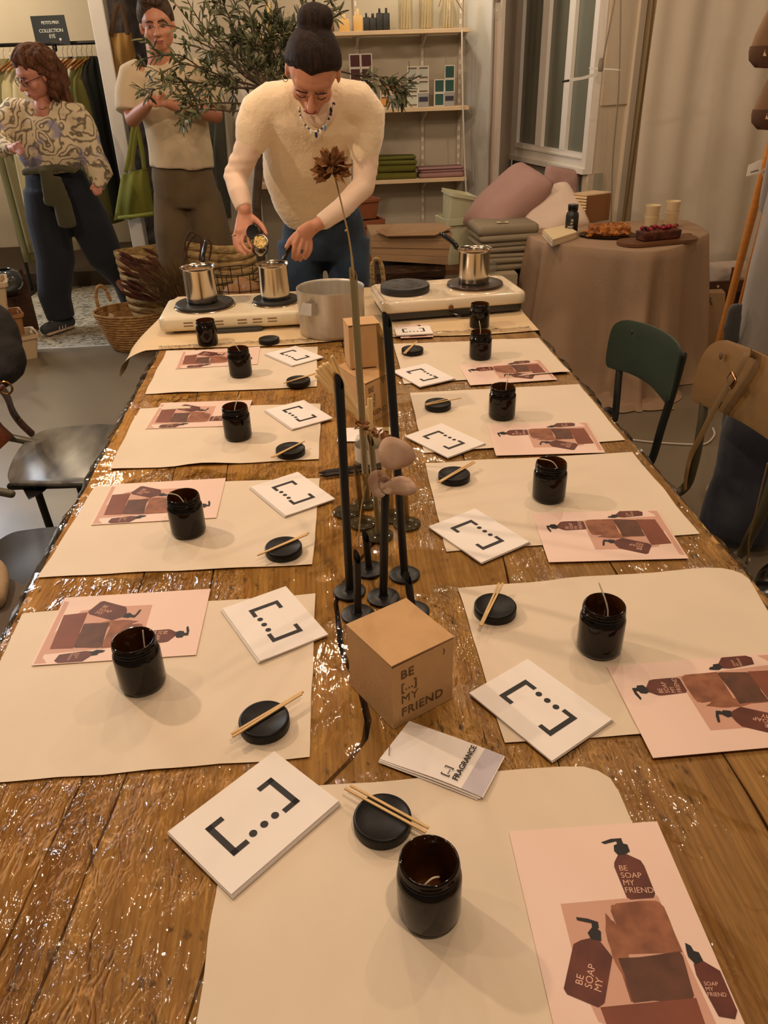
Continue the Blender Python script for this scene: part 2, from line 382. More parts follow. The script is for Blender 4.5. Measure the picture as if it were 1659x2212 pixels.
table = thing('dining_table', 'long rustic plank table wrapped in clear film, set for a candle workshop', 'table', (.07, 1.6, 0))
JO = [[(-.556, Y0), (-.556, Y1)],
      [(-.43, Y0), (-.38, .496), (-.353, .723), (-.36, 1.1), (-.40, Y1)],
      [(-.36, Y0), (-.331, .423), (-.297, .728), (-.235, 1.129), (-.262, 2.06), (-.26, Y1)],
      [(-.21, Y0), (-.177, .408), (-.160, .50), (-.10, .62), (-.039, .68), (.012, .735), (.021, .778), (.012, .853), (-.012, .94), (-.016, 1.075), (.02, 1.17), (.074, 1.261), (.07, 1.6), (.03, Y1)],
      [(.22, Y0), (.262, .7), (.286, 1.079), (.294, 1.167), (.30, Y1)],
      [(.47, Y0), (.50, Y1)],
      [(.702, Y0), (.702, Y1)]]
def xj(j, y):
    p = JO[j]
    for (xa_, ya), (xb_, yb) in zip(p, p[1:]):
        if y <= yb: return xa_ + (xb_ - xa_) * (y - ya) / (yb - ya)
    return p[-1][0]
tones = [((208, 160, 78), (174, 122, 46)), ((200, 152, 72), (166, 116, 42)), ((210, 164, 84), (176, 126, 52)), ((202, 158, 82), (166, 120, 50)), ((198, 156, 86), (162, 116, 54)), ((202, 160, 90), (166, 122, 56))]
for k in range(6):
    g = G(); n = 90; L_, R_ = [], []
    for i in range(n + 1):
        y = Y0 + (Y1 - Y0) * i / n
        ga = .0045 if (k == 3 or k == 2) and .66 < y < 1.28 else .0014
        wob = .0012 * math.sin(y * 37 + k)
        L_.append((xj(k, y) + (0 if k == 0 else (ga if k == 3 else .0014)) + wob, y)); R_.append((xj(k + 1, y) - (0 if k == 5 else (ga if k == 2 else .0014)) + wob * (.6), y))
    g.prism(R_ + L_[::-1], ZT - .045, ZT + (.0006 if k % 2 else 0))
    obj('plank', g, wood_mat('aged_plank_wood_%d' % k, *tones[k], seed=1.7 * k), table, False)
obj('batten', G().box((.073, 1.61, ZT - .055), (1.2, 3.0, .02)), m_under, table, False)
m_dkwood = M('table_leg_wood', (110, 72, 38), .6, var=.2, stretch=(8, 8, 1))
for sx in (-.48, .63):
    for sy in (.25, 3.0): obj('leg', G().box((sx, sy, .345), (.085, .085, .69), bev=.008), m_dkwood, table, False)
for sx in (-.48, .63): obj('apron', G().box((sx, 1.62, ZT - .115), (.03, 2.65, .1)), m_dkwood, table, False)

# clear cling film stretched over the top and round the edges
def film_mat():
    m = bpy.data.materials.new('cling_film'); m.use_nodes = True; nt = m.node_tree; N = nt.nodes; L = nt.links; N.clear()
    out = N.new('ShaderNodeOutputMaterial'); tr = N.new('ShaderNodeBsdfTransparent'); gl = N.new('ShaderNodeBsdfGlossy'); gl.inputs['Roughness'].default_value = .045
    mx = N.new('ShaderNodeMixShader'); fr = N.new('ShaderNodeFresnel'); fr.inputs['IOR'].default_value = 1.5
    tc = N.new('ShaderNodeTexCoord')
    def nz(sc, st, det, dist, rz=0):
        mp = N.new('ShaderNodeMapping'); mp.inputs['Scale'].default_value = st; mp.inputs['Rotation'].default_value = (0, 0, rz); L.new(tc.outputs['Object'], mp.inputs[0])
        n = N.new('ShaderNodeTexNoise'); n.inputs['Scale'].default_value = sc; n.inputs['Detail'].default_value = det; n.inputs['Distortion'].default_value = dist; L.new(mp.outputs[0], n.inputs[0]); return n
    a = nz(26, (1, .5, 1), 3, 1.2, .5); a2 = nz(75, (1, .4, 1), 2, .8, -.7); c = nz(4, (1, 1, 1), 2, 0)
    ms = N.new('ShaderNodeMapRange'); ms.inputs[1].default_value = .46; ms.inputs[2].default_value = .62; ms.inputs[3].default_value = .12; ms.inputs[4].default_value = 1; L.new(c.outputs[0], ms.inputs[0])
    ad = N.new('ShaderNodeMath'); ad.operation = 'MULTIPLY_ADD'; L.new(a2.outputs[0], ad.inputs[0]); ad.inputs[1].default_value = .6; L.new(a.outputs[0], ad.inputs[2])
    ml = N.new('ShaderNodeMath'); ml.operation = 'MULTIPLY'; L.new(ad.outputs[0], ml.inputs[0]); L.new(ms.outputs[0], ml.inputs[1])
    bp = N.new('ShaderNodeBump'); bp.inputs['Strength'].default_value = .9; bp.inputs['Distance'].default_value = .013; L.new(ml.outputs[0], bp.inputs['Height'])
    L.new(bp.outputs[0], gl.inputs['Normal']); L.new(bp.outputs[0], fr.inputs['Normal'])
    L.new(fr.outputs[0], mx.inputs[0]); L.new(tr.outputs[0], mx.inputs[1]); L.new(gl.outputs[0], mx.inputs[2]); L.new(mx.outputs[0], out.inputs[0])
    return m
m_film = film_mat()
g = G(); ny = 260
prof = [(-.578, .69), (-.579, .715), (-.575, .738), (-.562, .7502)] + [(-.55 + 1.235 * i / 60, .7496) for i in range(61)] + [(.705, .7502), (.716, .738), (.719, .715), (.717, .69)]
vs = []
for j in range(ny + 1):
    y = .09 + (2.54 - .09) * j / ny
    for i, (x, z) in enumerate(prof):
        e = abs(x - .07) > .62
        n1 = noise.noise(Vector((x * 9, y * 9, .3))); n2 = noise.noise(Vector((x * 40, y * 26, 2 + z * 40)))
        vs.append((x + (.009 * n2 + .008 * n1 if e else 0), y, z + (abs(n1) * .0008 if not e else .005 * n2)))
K = len(prof)
g.add(vs, [(j * K + i, j * K + i + 1, (j + 1) * K + i + 1, (j + 1) * K + i) for j in range(ny) for i in range(K - 1)])
film = obj('cling_film', g, m_film, table, label='crinkled transparent cling film')
# ridge of gathered film along the far hem
g = G(); vs = []
for i in range(161):
    x = -.56 + 1.25 * i / 160
    for k in range(7):
        a = PI * k / 6; n2 = noise.noise(Vector((x * 45, k * 1.3, 5)))
        vs.append((x, 2.535 - .018 * math.cos(a) + .01 * n2 - .055 * max(0, (x + .0)) * 0, .7535 + (.0045 + .003 * n2) * math.sin(a)))
g.add(vs, [(i * 7 + k, i * 7 + k + 1, (i + 1) * 7 + k + 1, (i + 1) * 7 + k) for i in range(160) for k in range(6)])
obj('gathered_hem', g, m_film, film)

# beige cloth over the far end of the table, hanging over its left corner
m_cloth = M('beige_cloth', (222, 196, 152), .85, var=.06, scale=5, bump=.25, bscale=220)
g = G(); NX, NY = 70, 34; vs = []
for j in range(NY + 1):
    y = 2.515 + (3.22 - 2.515) * j / NY
    for i in range(NX + 1):
        t = i / NX
        if t < .2:      # hanging flap on the left
            q = (.2 - t) / .2; x = -.60 - .105 * math.sin(q * 1.5) * (1 - .5 * max(0, (y - 2.7) / .5)) - .008 * math.sin(y * 14) * q; z = .7525 - .03 * q - .055 * q * q
        elif t > .9:
            q = (t - .9) / .1; x = .715 + .01 * math.sin(q * 2); z = .7525 - .05 * q
        else:
            x = -.60 + (t - .2) / .7 * 1.315; z = .7525
        n1 = noise.noise(Vector((x * 3, y * 16, 1.5)))
        fold = max(0, n1) * .006 if .2 <= t <= .9 else 0
        yy = y + (0 if j else .012 * math.sin(x * 9))
        vs.append((x, yy, z + fold * (1 if 0 < j else .2)))
g.add(vs, [(j * (NX + 1) + i, j * (NX + 1) + i + 1, (j + 1) * (NX + 1) + i + 1, (j + 1) * (NX + 1) + i) for j in range(NY) for i in range(NX)])
obj('table_cloth', g, m_cloth, None, label='beige cloth spread under the hotplates on the far table end', cat='tablecloth')
# ================================================================= things laid out on the table
m_mat = M('baking_paper', (228, 211, 184), .6, var=.05, scale=6, bump=.25, bscale=14, bdist=.003)
m_card = M('pink_card', (238, 208, 190), .42)
m_pinkrect = M('print_peach', (208, 160, 138), .55); m_stoneprint = M('print_stone', (158, 100, 68), .6, rgb2=(122, 72, 46), scale=40)
m_slate = M('print_dark_stone', (104, 62, 40), .6, rgb2=(80, 46, 28), scale=30); m_terra = M('print_terracotta', (134, 72, 48), .6, rgb2=(112, 58, 38), scale=10)
m_botprint = M('print_amber', (108, 50, 32), .55, rgb2=(84, 36, 22), scale=30); m_ink = M('black_ink', (26, 22, 20), .6); m_lettering = M('print_cream_letters', (226, 178, 150), .6)
m_paper = M('white_paper', (244, 236, 226), .6); m_paper2 = M('inner_pages', (226, 216, 206), .7)
m_amber = M('amber_glass', (26, 9, 2), .06, spec=.8, coat=.5, rgb2=(18, 6, 1), scale=3)
def amber():
    m = bpy.data.materials.new('amber_glass_wall'); m.use_nodes = True; nt = m.node_tree; N = nt.nodes; L = nt.links; N.clear()
    out = N.new('ShaderNodeOutputMaterial'); tr = N.new('ShaderNodeBsdfTransparent'); tr.inputs[0].default_value = (.25, .09, .015, 1)
    pr = N.new('ShaderNodeBsdfPrincipled'); pr.inputs['Base Color'].default_value = (.006, .003, .001, 1); pr.inputs['Roughness'].default_value = .05; pr.inputs['Specular IOR Level'].default_value = .38
    mx = N.new('ShaderNodeMixShader'); mx.inputs[0].default_value = .94
    L.new(tr.outputs[0], mx.inputs[1]); L.new(pr.outputs[0], mx.inputs[2]); L.new(mx.outputs[0], out.inputs[0]); return m
m_amberw = amber()
m_inner = M('amber_inner_wall', (92, 52, 18), .12, rgb2=(66, 34, 10), scale=30, coat=.5)
m_lid = M('black_lid', (12, 11, 10), .45, spec=.3, bump=.05, bscale=300); m_wick = M('cotton_wick', (232, 218, 186), .8); m_stick = M('pale_wood', (224, 186, 126), .6, var=.12, stretch=(1, 20, 1))
SIDES = dict(F='at the front end setting', L4='at the nearest left-side setting', L3='at the second nearest left-side setting',
             L2='at the third nearest left-side setting', L1='at the farthest left-side setting', R4='at the nearest right-side setting',
             R3='at the second nearest right-side setting', R2='at the third nearest right-side setting', R1='at the farthest right-side setting')
MATS = dict(L1=[(360, 760), (686, 750), (684, 836), (312, 853)], L2=[(302, 884), (693, 873), (689, 993), (236, 1016)], L3=[(206, 1051), (690, 1035), (675, 1221), (84, 1248)],
            L4=[(50, 1326), (680, 1285), (668, 1638), (-130, 1702)], R1=[(850, 745), (1164, 731), (1231, 808), (873, 830)], R2=[(885, 850), (1251, 831), (1350, 952), (916, 980)],
            R3=[(918, 1003), (1365, 978), (1511, 1155), (965, 1193)], R4=[(989, 1272), (1600, 1222), (1790, 1560), (1090, 1608)])
def sheet(name, q, z, m, label, cat, group, n=16, curl=.004, wave=.0012, seed=0, thick=.0004, rc=0.0, parent=None):
    """a thin sheet over four plan corners, slightly wavy, its rim lifting here and there"""
    q = [Vector((p.x, p.y, 0)) for p in q]; vs = []
    for s in (0, 1):
        for j in range(n + 1):
            for i in range(n + 1):
                u, v = i / n, j / n
                p = q[0].lerp(q[1], u).lerp(q[3].lerp(q[2], u), v)
                if rc:   # rounded corner top right
                    d = Vector((max(0, u - (1 - rc)), max(0, rc - v), 0)) / rc
                    if d.length > 1: u2 = 1 - rc + rc * d.x / d.length; v2 = rc - rc * d.y / d.length; p = q[0].lerp(q[1], u2).lerp(q[3].lerp(q[2], u2), v2)
                h = noise.noise(Vector((p.x * 5 + seed, p.y * 9, seed * 3.1))); ed = min(u, v, 1 - u, 1 - v)
                e2 = max(0, 1 - ed / .08); h2 = noise.noise(Vector((p.x * 6, p.y * 7, seed + 9)))
                edge = .003 * noise.noise(Vector((p.x * 14, p.y * 14, seed))) * e2
                vs.append((p.x + edge, p.y + edge, z + wave * abs(h) + curl * max(0, h2 - .05) * e2 ** 2 + s * thick))
    m1 = (n + 1) ** 2; W = n + 1
    f = [(m1 + j * W + i, m1 + j * W + i + 1, m1 + (j + 1) * W + i + 1, m1 + (j + 1) * W + i) for j in range(n) for i in range(n)]
    f += [tuple(a - m1 for a in reversed(ff)) for ff in f]
    rim = [(0, i) for i in range(n)] + [(j, n) for j in range(n)] + [(n, i) for i in range(n, 0, -1)] + [(j, 0) for j in range(n, 0, -1)]
    ids = [j * W + i for j, i in rim]
    f += [(ids[k], ids[(k + 1) % len(ids)], m1 + ids[(k + 1) % len(ids)], m1 + ids[k]) for k in range(len(ids))]
    c = (q[0] + q[1] + q[2] + q[3]) / 4; c.z = z
    return obj(name, G().add(vs, f), m, parent, True, label, cat, group, loc=None if parent else c, angle=60)
ZM = .7512
for k, (key, q) in enumerate(MATS.items()):
    sheet('paper_sheet', [on(*p) for p in q], ZM, m_mat, 'cream baking paper sheet ' + SIDES[key], 'paper sheet', 'paper sheets under the settings', seed=k * 1.7, curl=.012 if key in ('L2', 'R2', 'R1') else .006, rc=.13 if key == 'R4' else 0)
fq = [on(498, 1715), on(1310, 1652)]; fq += [Vector((.322, .31, 0)), Vector((-.170, .305, 0))]
sheet('paper_sheet', fq, ZM, m_mat, 'cream baking paper sheet ' + SIDES['F'], 'paper sheet', 'paper sheets under the settings', seed=21, rc=.1)

# ---- printed cards. design in card widths: u across, v down
SH = dict(
 bg=([(.21, .53), (.60, .525), (.81, .52), (.86, 1.39), (.62, 1.39), (.24, 1.20), (.20, 1.0)], 'pinkrect'),
 bg2=([(.08, 1.36), (.9, 1.36), (.98, 1.30), (.98, 1.41), (.06, 1.41)], 'pinkrect'),
 stone1=([(.51, .57), (.54, .555), (.79, .55), (.82, .59), (.83, .87), (.51, .86), (.49, .84), (.50, .6)], 'stone'),
 shard=([(.46, .61), (.5, .67), (.52, .86), (.50, 1.10), (.45, 1.12), (.43, .9), (.42, .77)], 'stone'),
 stone2=([(.45, .88), (.81, .87), (.82, .92), (.80, 1.11), (.76, 1.13), (.46, 1.12)], 'slate'),
 block3=([(.27, 1.13), (.80, 1.12), (.79, 1.33), (.29, 1.35)], 'terra'),
 bot1=([(.66, .23), (.72, .23), (.79, .28), (.80, .32), (.80, .51), (.78, .535), (.64, .535), (.62, .52), (.61, .31), (.62, .28)], 'bot'),
 pump1=([(.58, .13), (.65, .11), (.72, .11), (.72, .15), (.745, .16), (.745, .21), (.71, .23), (.66, .23), (.645, .20), (.655, .16), (.68, .15), (.68, .13), (.60, .145)], 'ink'),
 bot2=([(.27, .76), (.34, .75), (.38, .78), (.42, .87), (.30, 1.11), (.26, 1.13), (.11, 1.05), (.10, 1.02), (.20, .82), (.22, .78)], 'bot'),
 pump2=([(.28, .62), (.345, .635), (.40, .66), (.395, .695), (.385, .70), (.40, .72), (.385, .775), (.33, .76), (.32, .72), (.355, .69), (.36, .665), (.28, .64)], 'ink'),
 bot3=([(.86, .94), (.92, .93), (.99, .99), (1.0 - .01, 1.20), (.96, 1.24), (.88, 1.22), (.85, 1.0)], 'bot'),
 pump3=([(.86, .82), (.885, .84), (.89, .87), (.915, .88), (.92, .93), (.87, .945), (.845, .90), (.85, .86)], 'ink'))
PM = dict(pinkrect=m_pinkrect, stone=m_stoneprint, slate=m_slate, terra=m_terra, bot=m_botprint, ink=m_ink)
PN = dict(bg='printed_panel', bg2='printed_panel', stone1='printed_stone', shard='printed_stone', stone2='printed_stone', block3='printed_block', bot1='printed_bottle', bot2='printed_bottle', bot3='printed_bottle', pump1='printed_pump', pump2='printed_pump', pump3='printed_pump')
CW, CH = .176, .251
def make_card(lab):
    r = thing('product_card', lab, 'card', (0, 0, 0), 'pink product cards at the settings')
    obj('card_sheet', G().box((CW / 2, -CH / 2, .0008), (CW, CH, .0007)), m_card, r, False)
    lay = 0
    for k, (pts, mk) in SH.items():
        zz = .00125 + lay * .00004; lay += 1
        P3 = [Vector((u * CW, -v * CW, zz)) for u, v in pts]
        if k in ('stone1', 'stone2', 'shard'):
            rr = random.Random(len(k) + len(pts)); out = []
            for a, b in zip(P3, P3[1:] + P3[:1]):
                for t in (0, .33, .66): out.append(a.lerp(b, t) + Vector((rr.uniform(-.0012, .0012), rr.uniform(-.0012, .0012), 0)))
            P3 = out
        bm = bmesh.new(); f = bm.faces.new([bm.verts.new(p) for p in P3]); bmesh.ops.triangulate(bm, faces=[f]); bm.verts.index_update()
        g = G().add([v.co.copy() for v in bm.verts], [[v.index for v in ff.verts] for ff in bm.faces]); bm.free()
        obj(PN[k], g, PM[mk], r, False)
    zz = .0018
    text('printed_text', 'BE\nSOAP\nMY\nFRIEND', .0093, frame3((.628 * CW, -.40 * CW, zz), (1, -.08, 0), (0, 1, 0)), m_lettering, r, 'LEFT', 0, .00001, line=.95)
    text('printed_text', 'BE\nSOAP\nMY', .010, frame3((.235 * CW, -1.03 * CW, zz), (.42, .9, 0), (-.9, .42, 0)), m_lettering, r, 'LEFT', 0, .00001, line=.9)
    text('printed_text', 'SOAP\nMY\nFRIEND', .0055, frame3((.868 * CW, -1.08 * CW, zz), (1, -.1, 0), (0, 1, 0)), m_lettering, r, 'LEFT', 0, .00001, line=.9)
    return r
CARDS = dict(F=[(1100, 1797), (1418, 1775)], L4=[(456, 1268), (422, 1421)], L3=[(488, 1033), (467, 1119)], L2=[(545, 864), (525, 920)], L1=[(562, 748), (556, 788)],
             R4=[(1411, 1641), (1310, 1441)], R3=[(1184, 1211), (1150, 1113)], R2=[(1071, 983), (1052, 920)], R1=[(1015, 831), (991, 790)])
c0 = make_card('pink printed card with amber soap bottles ' + SIDES['F'])
for k, (key, (a, b)) in enumerate(CARDS.items()):
    A = on(*a, .753); B = on(*b, .753); d = B - A; rz = math.atan2(d.y, d.x)
    A = (A + B) / 2 - Vector((math.cos(rz), math.sin(rz), 0)) * CW / 2
    loc = (A.x, A.y, .7526 + (.0015 if key in ('R4',) else 0))
    if k == 0: c0.location = loc; c0.rotation_euler[2] = rz
    else: dup(c0, loc, rz, 'pink printed card with amber soap bottles ' + SIDES[key])
# small part of a further card and booklet beyond the film hem
A = on(945, 697, .7535); dup(c0, (on(858, 705).x, on(858, 705).y, .7545), -.02, 'small cut pink card lying under a booklet beside the right hotplate', scale=.62)

# ---- booklets with the bracket mark
def make_booklet(lab, W=.158, H=.117):
    r = thing('booklet', lab, 'booklet', (0, 0, 0), 'white bracket booklets at the settings')
    for k in range(4):
        g = G(); n = 8; o = .0011 * (3 - k); vs = []
        for s in (0, 1):
            for j in range(n + 1):
                for i in range(n + 1):
                    u, v = i / n, j / n
                    z = k * .0008 + .0006 * s * (1 if k == 3 else .8) + .0035 * max(0, v - .80) ** 1.5 * k * .8
                    vs.append((u * W - (o if u == 0 else 0) * .4, -v * H - (o if v == 1 else 0), z + .0002))
        W1 = n + 1; m1 = W1 * W1
        f = [(m1 + j * W1 + i, m1 + j * W1 + i + 1, m1 + (j + 1) * W1 + i + 1, m1 + (j + 1) * W1 + i) for j in range(n) for i in range(n)]
        f += [tuple(a - m1 for a in reversed(ff)) for ff in f]
        rim = [(0, i) for i in range(n)] + [(j, n) for j in range(n)] + [(n, i) for i in range(n, 0, -1)] + [(j, 0) for j in range(n, 0, -1)]
        ids = [j * W1 + i for j, i in rim]; f += [(ids[q], ids[(q + 1) % len(ids)], m1 + ids[(q + 1) % len(ids)], m1 + ids[q]) for q in range(len(ids))]
        obj('cover' if k == 3 else 'page', g.add(vs, f), m_paper if k % 2 else m_paper2, r, True, angle=60)
    return r
def bracket_mark(r, cx, cy, s, z, m=m_ink, ax=(1, 0, 0), ay=(0, 1, 0)):
    ax = Vector(ax); ay = Vector(ay); O = Vector((cx, cy, z)); up = ax.cross(ay).normalized()
    Q = lambda x, y: O + ax * x * s + ay * y * s
    for sg in (-1, 1):
        g = G()
        for x0, x1, y0, y1 in ((.42, .50, -.27, .27), (.27, .50, .20, .27), (.27, .50, -.27, -.20)):
            a, b = sorted((sg * x0, sg * x1)); P4 = [Q(a, y0), Q(b, y0), Q(b, y1), Q(a, y1)]
            g.add(P4 + [p + up * .00015 for p in P4], [(0, 1, 2, 3), (7, 6, 5, 4), (0, 4, 5, 1), (1, 5, 6, 2), (2, 6, 7, 3), (3, 7, 4, 0)])
        obj('bracket', g, m, r, False)
    for k in (-1, 0, 1):
        c = [Q(k * .165 + .048 * math.cos(2 * PI * i / 14), -.20 + .048 * math.sin(2 * PI * i / 14)) for i in range(14)]
        g = G(); g.add(c + [p + up * .00015 for p in c], [tuple(range(14)), tuple(range(14, 28))] + [(i, (i + 1) % 14, 14 + (i + 1) % 14, 14 + i) for i in range(14)]); obj('dot', g, m, r, False)
b0 = make_booklet('white booklet with black bracket mark ' + SIDES['F'])
bracket_mark(b0, .079, -.056, .098, .00345)
BOOKS = dict(F=[(370, 1797), (597, 1620), (728, 1732), (490, 1932)], L4=[(613, 1260), (709, 1373), (567, 1431), (480, 1315)], L3=[(638, 1018), (722, 1078), (618, 1112), (547, 1053)],
             L2=[(654, 863), (719, 901), (634, 929), (573, 885)], L1=[(632, 747), (700, 771), (632, 790), (578, 763)],
             R4=[(1195, 1645), (1013, 1497), (1136, 1420), (1323, 1556)], R3=[(1040, 1218), (928, 1138), (1023, 1097), (1143, 1168)],
             R2=[(972, 990), (875, 940), (950, 914), (1046, 957)], R1=[(910, 836), (853, 799), (911, 785), (982, 818)])
for k, (key, q) in enumerate(BOOKS.items()):
    q = [on(*p, .757) for p in q]; c = (q[0] + q[1] + q[2] + q[3]) / 4; d = (q[1] - q[0]) + (q[2] - q[3]); rz = math.atan2(d.y, d.x)
    sc = 1.0 if key != 'F' else 1.04
    L_ = c - Vector((math.cos(rz) * .079 + math.sin(rz) * .0585, math.sin(rz) * .079 - math.cos(rz) * .0585, 0)) * sc
    loc = (L_.x, L_.y, .7535)
    if k == 0: b0.location = loc; b0.rotation_euler[2] = rz; b0.scale = (sc,) * 3
    else: dup(b0, loc, rz, 'white booklet with black bracket mark ' + SIDES[key])
q = on(858, 730, .756); dup(b0, (q.x - .0, q.y + .105, .7585), .0, 'small white bracket booklet lying on beige cloth by the right hotplate', scale=.78)

# ---- fragrance booklet
q = [on(*p, .755) for p in ((884, 1558), (1091, 1635), (1043, 1725), (820, 1640))]
fb = thing('fragrance_booklet', 'narrow white fragrance booklet with lavender end strip, in front of the carton', 'booklet', q[0])
def bil(q, u, v): return q[0].lerp(q[1], u).lerp(q[3].lerp(q[2], u), v)
for k, (z0_, mm) in enumerate(((.7525, m_paper2), (.7537, m_paper), (.7549, m_paper))):
    vs = []; n = 10
    for s in (0, 1):
        for j in range(3):
            for i in range(n + 1):
                u = i / n; p = bil(q, u * (1 - .02 * (2 - k)), j / 2 + (.025 * (2 - k) if j == 2 else 0))
                vs.append((p.x, p.y, z0_ + .0009 * s + .006 * (k * .4 + .2) * (math.sin(u * 2.6) ** 2) * (.4 + .6 * j / 2) * .6))
    m1 = 3 * (n + 1); W1 = n + 1
    f = [(m1 + j * W1 + i, m1 + j * W1 + i + 1, m1 + (j + 1) * W1 + i + 1, m1 + (j + 1) * W1 + i) for j in range(2) for i in range(n)]
    f += [tuple(a - m1 for a in reversed(ff)) for ff in f]
    ids = [i for i in range(n)] + [j * W1 + n for j in range(2)] + [2 * W1 + i for i in range(n, 0, -1)] + [j * W1 for j in range(2, 0, -1)]
    f += [(ids[a], ids[(a + 1) % len(ids)], m1 + ids[(a + 1) % len(ids)], m1 + ids[a]) for a in range(len(ids))]
    obj('cover' if k == 2 else 'page', G().add(vs, f), mm, fb, True)
def fz(u, v): return .7549 + .0009 + .006 * 1.0 * (math.sin(u * 2.6) ** 2) * (.4 + .6 * v) * .6 + .0003
g = G(); vs = []
for i in range(5):
    for j in range(5):
        u = .80 + .19 * i / 4; v = .0 + 1.0 * j / 4; p = bil(q, u, v); vs.append((p.x, p.y, fz(u, v)))
g.add(vs, [(i * 5 + j, i * 5 + j + 1, (i + 1) * 5 + j + 1, (i + 1) * 5 + j) for i in range(4) for j in range(4)])
obj('end_strip', g, M('lavender_grey', (200, 192, 200), .6), fb, label='lavender grey strip')
o_ = bil(q, .715, .90); up_ = (q[1] - q[2]).normalized(); rt = (q[1] - q[0]).normalized()
text('printed_text', 'FRAGRANCE', .0108, frame3((o_.x, o_.y, fz(.74, 1.0) + .0008), up_, -rt), m_ink, fb, 'LEFT', .00025, .00005, space=1.02)
o_ = bil(q, .61, .90); text('printed_text', '[...]', .0130, frame3((o_.x, o_.y, fz(.64, 1.0) + .0008), up_, -rt), m_ink, fb, 'LEFT', .0001, .00005)
o_ = bil(q, .06, .88); obj('staple', G().tube([(o_.x, o_.y, .7576), (o_.x + .002, o_.y + .016, .7577)], .0005, 5), m_ink, fb)

# ---- jars, wicks, lids, sticks
JR, JH = .034, .0815
def make_jar(lab):
    r = thing('amber_jar', lab, 'jar', (0, 0, 0), 'amber glass candle jars')
    pr = [(0, .0), (.029, 0), (.0325, .002), (JR, .007), (JR, .056), (.0335, .060), (.0315, .0635), (.0298, .066), (.0314, .0675), (.0318, .069), (.0298, .0705), (.0314, .0725), (.0318, .074), (.0300, .0755), (.0310, .0795), (.0296, JH),
          (.0282, JH - .0005), (.0280, .066), (.0305, .058), (.0308, .01), (.029, .006), (0, .005)]
    obj('glass', G().lathe(pr[:17], 48), m_amberw, r, True, angle=75)
    obj('inner_wall', G().lathe(pr[16:], 48), m_inner, r, True, angle=75)
    return r
def wick(r, pts, m=m_wick): return obj('wick', G().tube(spline(pts, 5), .0011, 6), m, r)
j0 = make_jar('empty open amber glass jar ' + SIDES['F'])
JARS = dict(F=(927, 2030), L4=(318, 1506), L3=(412, 1167), L2=(517, 956), L1=(522, 818), R4=(1289, 1429), R3=(1183, 1092), R2=(1083, 911), R1=(1037, 780), L0=(451, 750), R0=(1035, 713))
jl = dict(SIDES, L0='standing alone on beige cloth before the left hotplate', R0='standing on beige cloth before the right hotplate')
WK = dict(F=[(.0, 0, .006), (-.006, .004, .03), (-.008, -.006, .046), (.002, -.004, .056), (.010, .0, .052)], L4=[(.012, .0, .02), (.012, .004, .06), (.013, .010, .088)], L3=[(.012, -.01, .04), (-.006, .0, .078), (-.027, .004, .0845)],
          L2=[(-.004, 0, .03), (.0, 0, .075), (.014, .012, .104)], L1=[(.008, 0, .05), (.0, .0, .082), (-.022, .012, .104)], R4=[(.006, -.002, .02), (.006, .0, .07), (-.006, .018, .108)], R3=[(.02, -.012, .05), (.004, 0, .08), (-.024, .012, .0850)],
          R2=[(.006, 0, .04), (.008, 0, .08), (.014, .006, .112)], R1=[(-.004, 0, .05), (-.002, 0, .085), (-.006, .004, .112)])
for k, (key, p) in enumerate(JARS.items()):
    c = on(*p, .7525); dd = Vector((c.x, c.y)).normalized(); loc = Vector((c.x + dd.x * JR * .98, c.y + dd.y * JR * .98, .7535))
    if k == 0: r = j0; r.location = loc
    else:
        r = r0 = j0.copy(); COL.objects.link(r); r.location = loc; r['label'] = ('empty amber glass jar ' if key in ('L0', 'R0') else 'open amber glass jar ') + jl[key]
        
        for c_ in [c_ for c_ in j0.children if not c_.name.startswith('wick')]: ch = c_.copy(); COL.objects.link(ch); ch.parent = r
    if key in WK: wick(r, [loc + Vector(q_) for q_ in WK[key]])
    r['label'] = {'F': 'open amber glass jar with a bent wick inside, nearest the camera'}.get(key, r['label'])
    JARS[key] = loc
# thin white rim reflection ring does not exist as a thing: R1 jar has a pale rim band
def make_lid(lab):
    r = thing('jar_lid', lab, 'lid', (0, 0, 0), 'black jar lids')
    obj('lid_shell', G().lathe([(0, 0), (.0335, 0), (.0345, .001), (.0345, .0135), (.0335, .0148), (.0315, .0152), (.031, .0146), (0, .0144)], 48), m_lid, r, True, angle=50)
    return r
LIDS = dict(F=(826, 1765), L4=(570, 1552), L3=(612, 1180), L2=(627, 968), L1=(644, 820), R4=(1070, 1308), R3=(981, 1023), R2=(946, 870), R1=(891, 753), L0=(581, 731))
l0 = make_lid('x')
for k, (key, p) in enumerate(LIDS.items()):
    c = on(*p, .767); loc = (c.x, c.y, .7532)
    lab = 'black round jar lid with wooden sticks across it ' + SIDES[key] if key != 'L0' else 'black round jar lid lying alone on beige cloth beside the pot'
    if k == 0: l0.location = loc; l0['label'] = lab
    else: dup(l0, loc, 0, lab)
    LIDS[key] = Vector(loc)
STK = dict(F=[((745, 1703), (920, 1798)), ((757, 1697), (926, 1789))], L4=[((502, 1592), (652, 1499)), ((500, 1586), (655, 1494))], L3=[((556, 1200), (664, 1155)), ((560, 1198), (667, 1151))], L2=[((586, 988), (652, 956)), ((590, 988), (658, 953))],
           L1=[((613, 828), (682, 806)), ((616, 827), (688, 806))], R4=[((1037, 1351), (1078, 1260)), ((1040, 1352), (1086, 1260))], R3=[((946, 1042), (1022, 997)), ((950, 1042), (1026, 999))], R2=[((919, 873), (965, 862)), ((921, 875), (996, 860))], R1=[((872, 763), (897, 740)), ((875, 764), (901, 738))])
sk = None
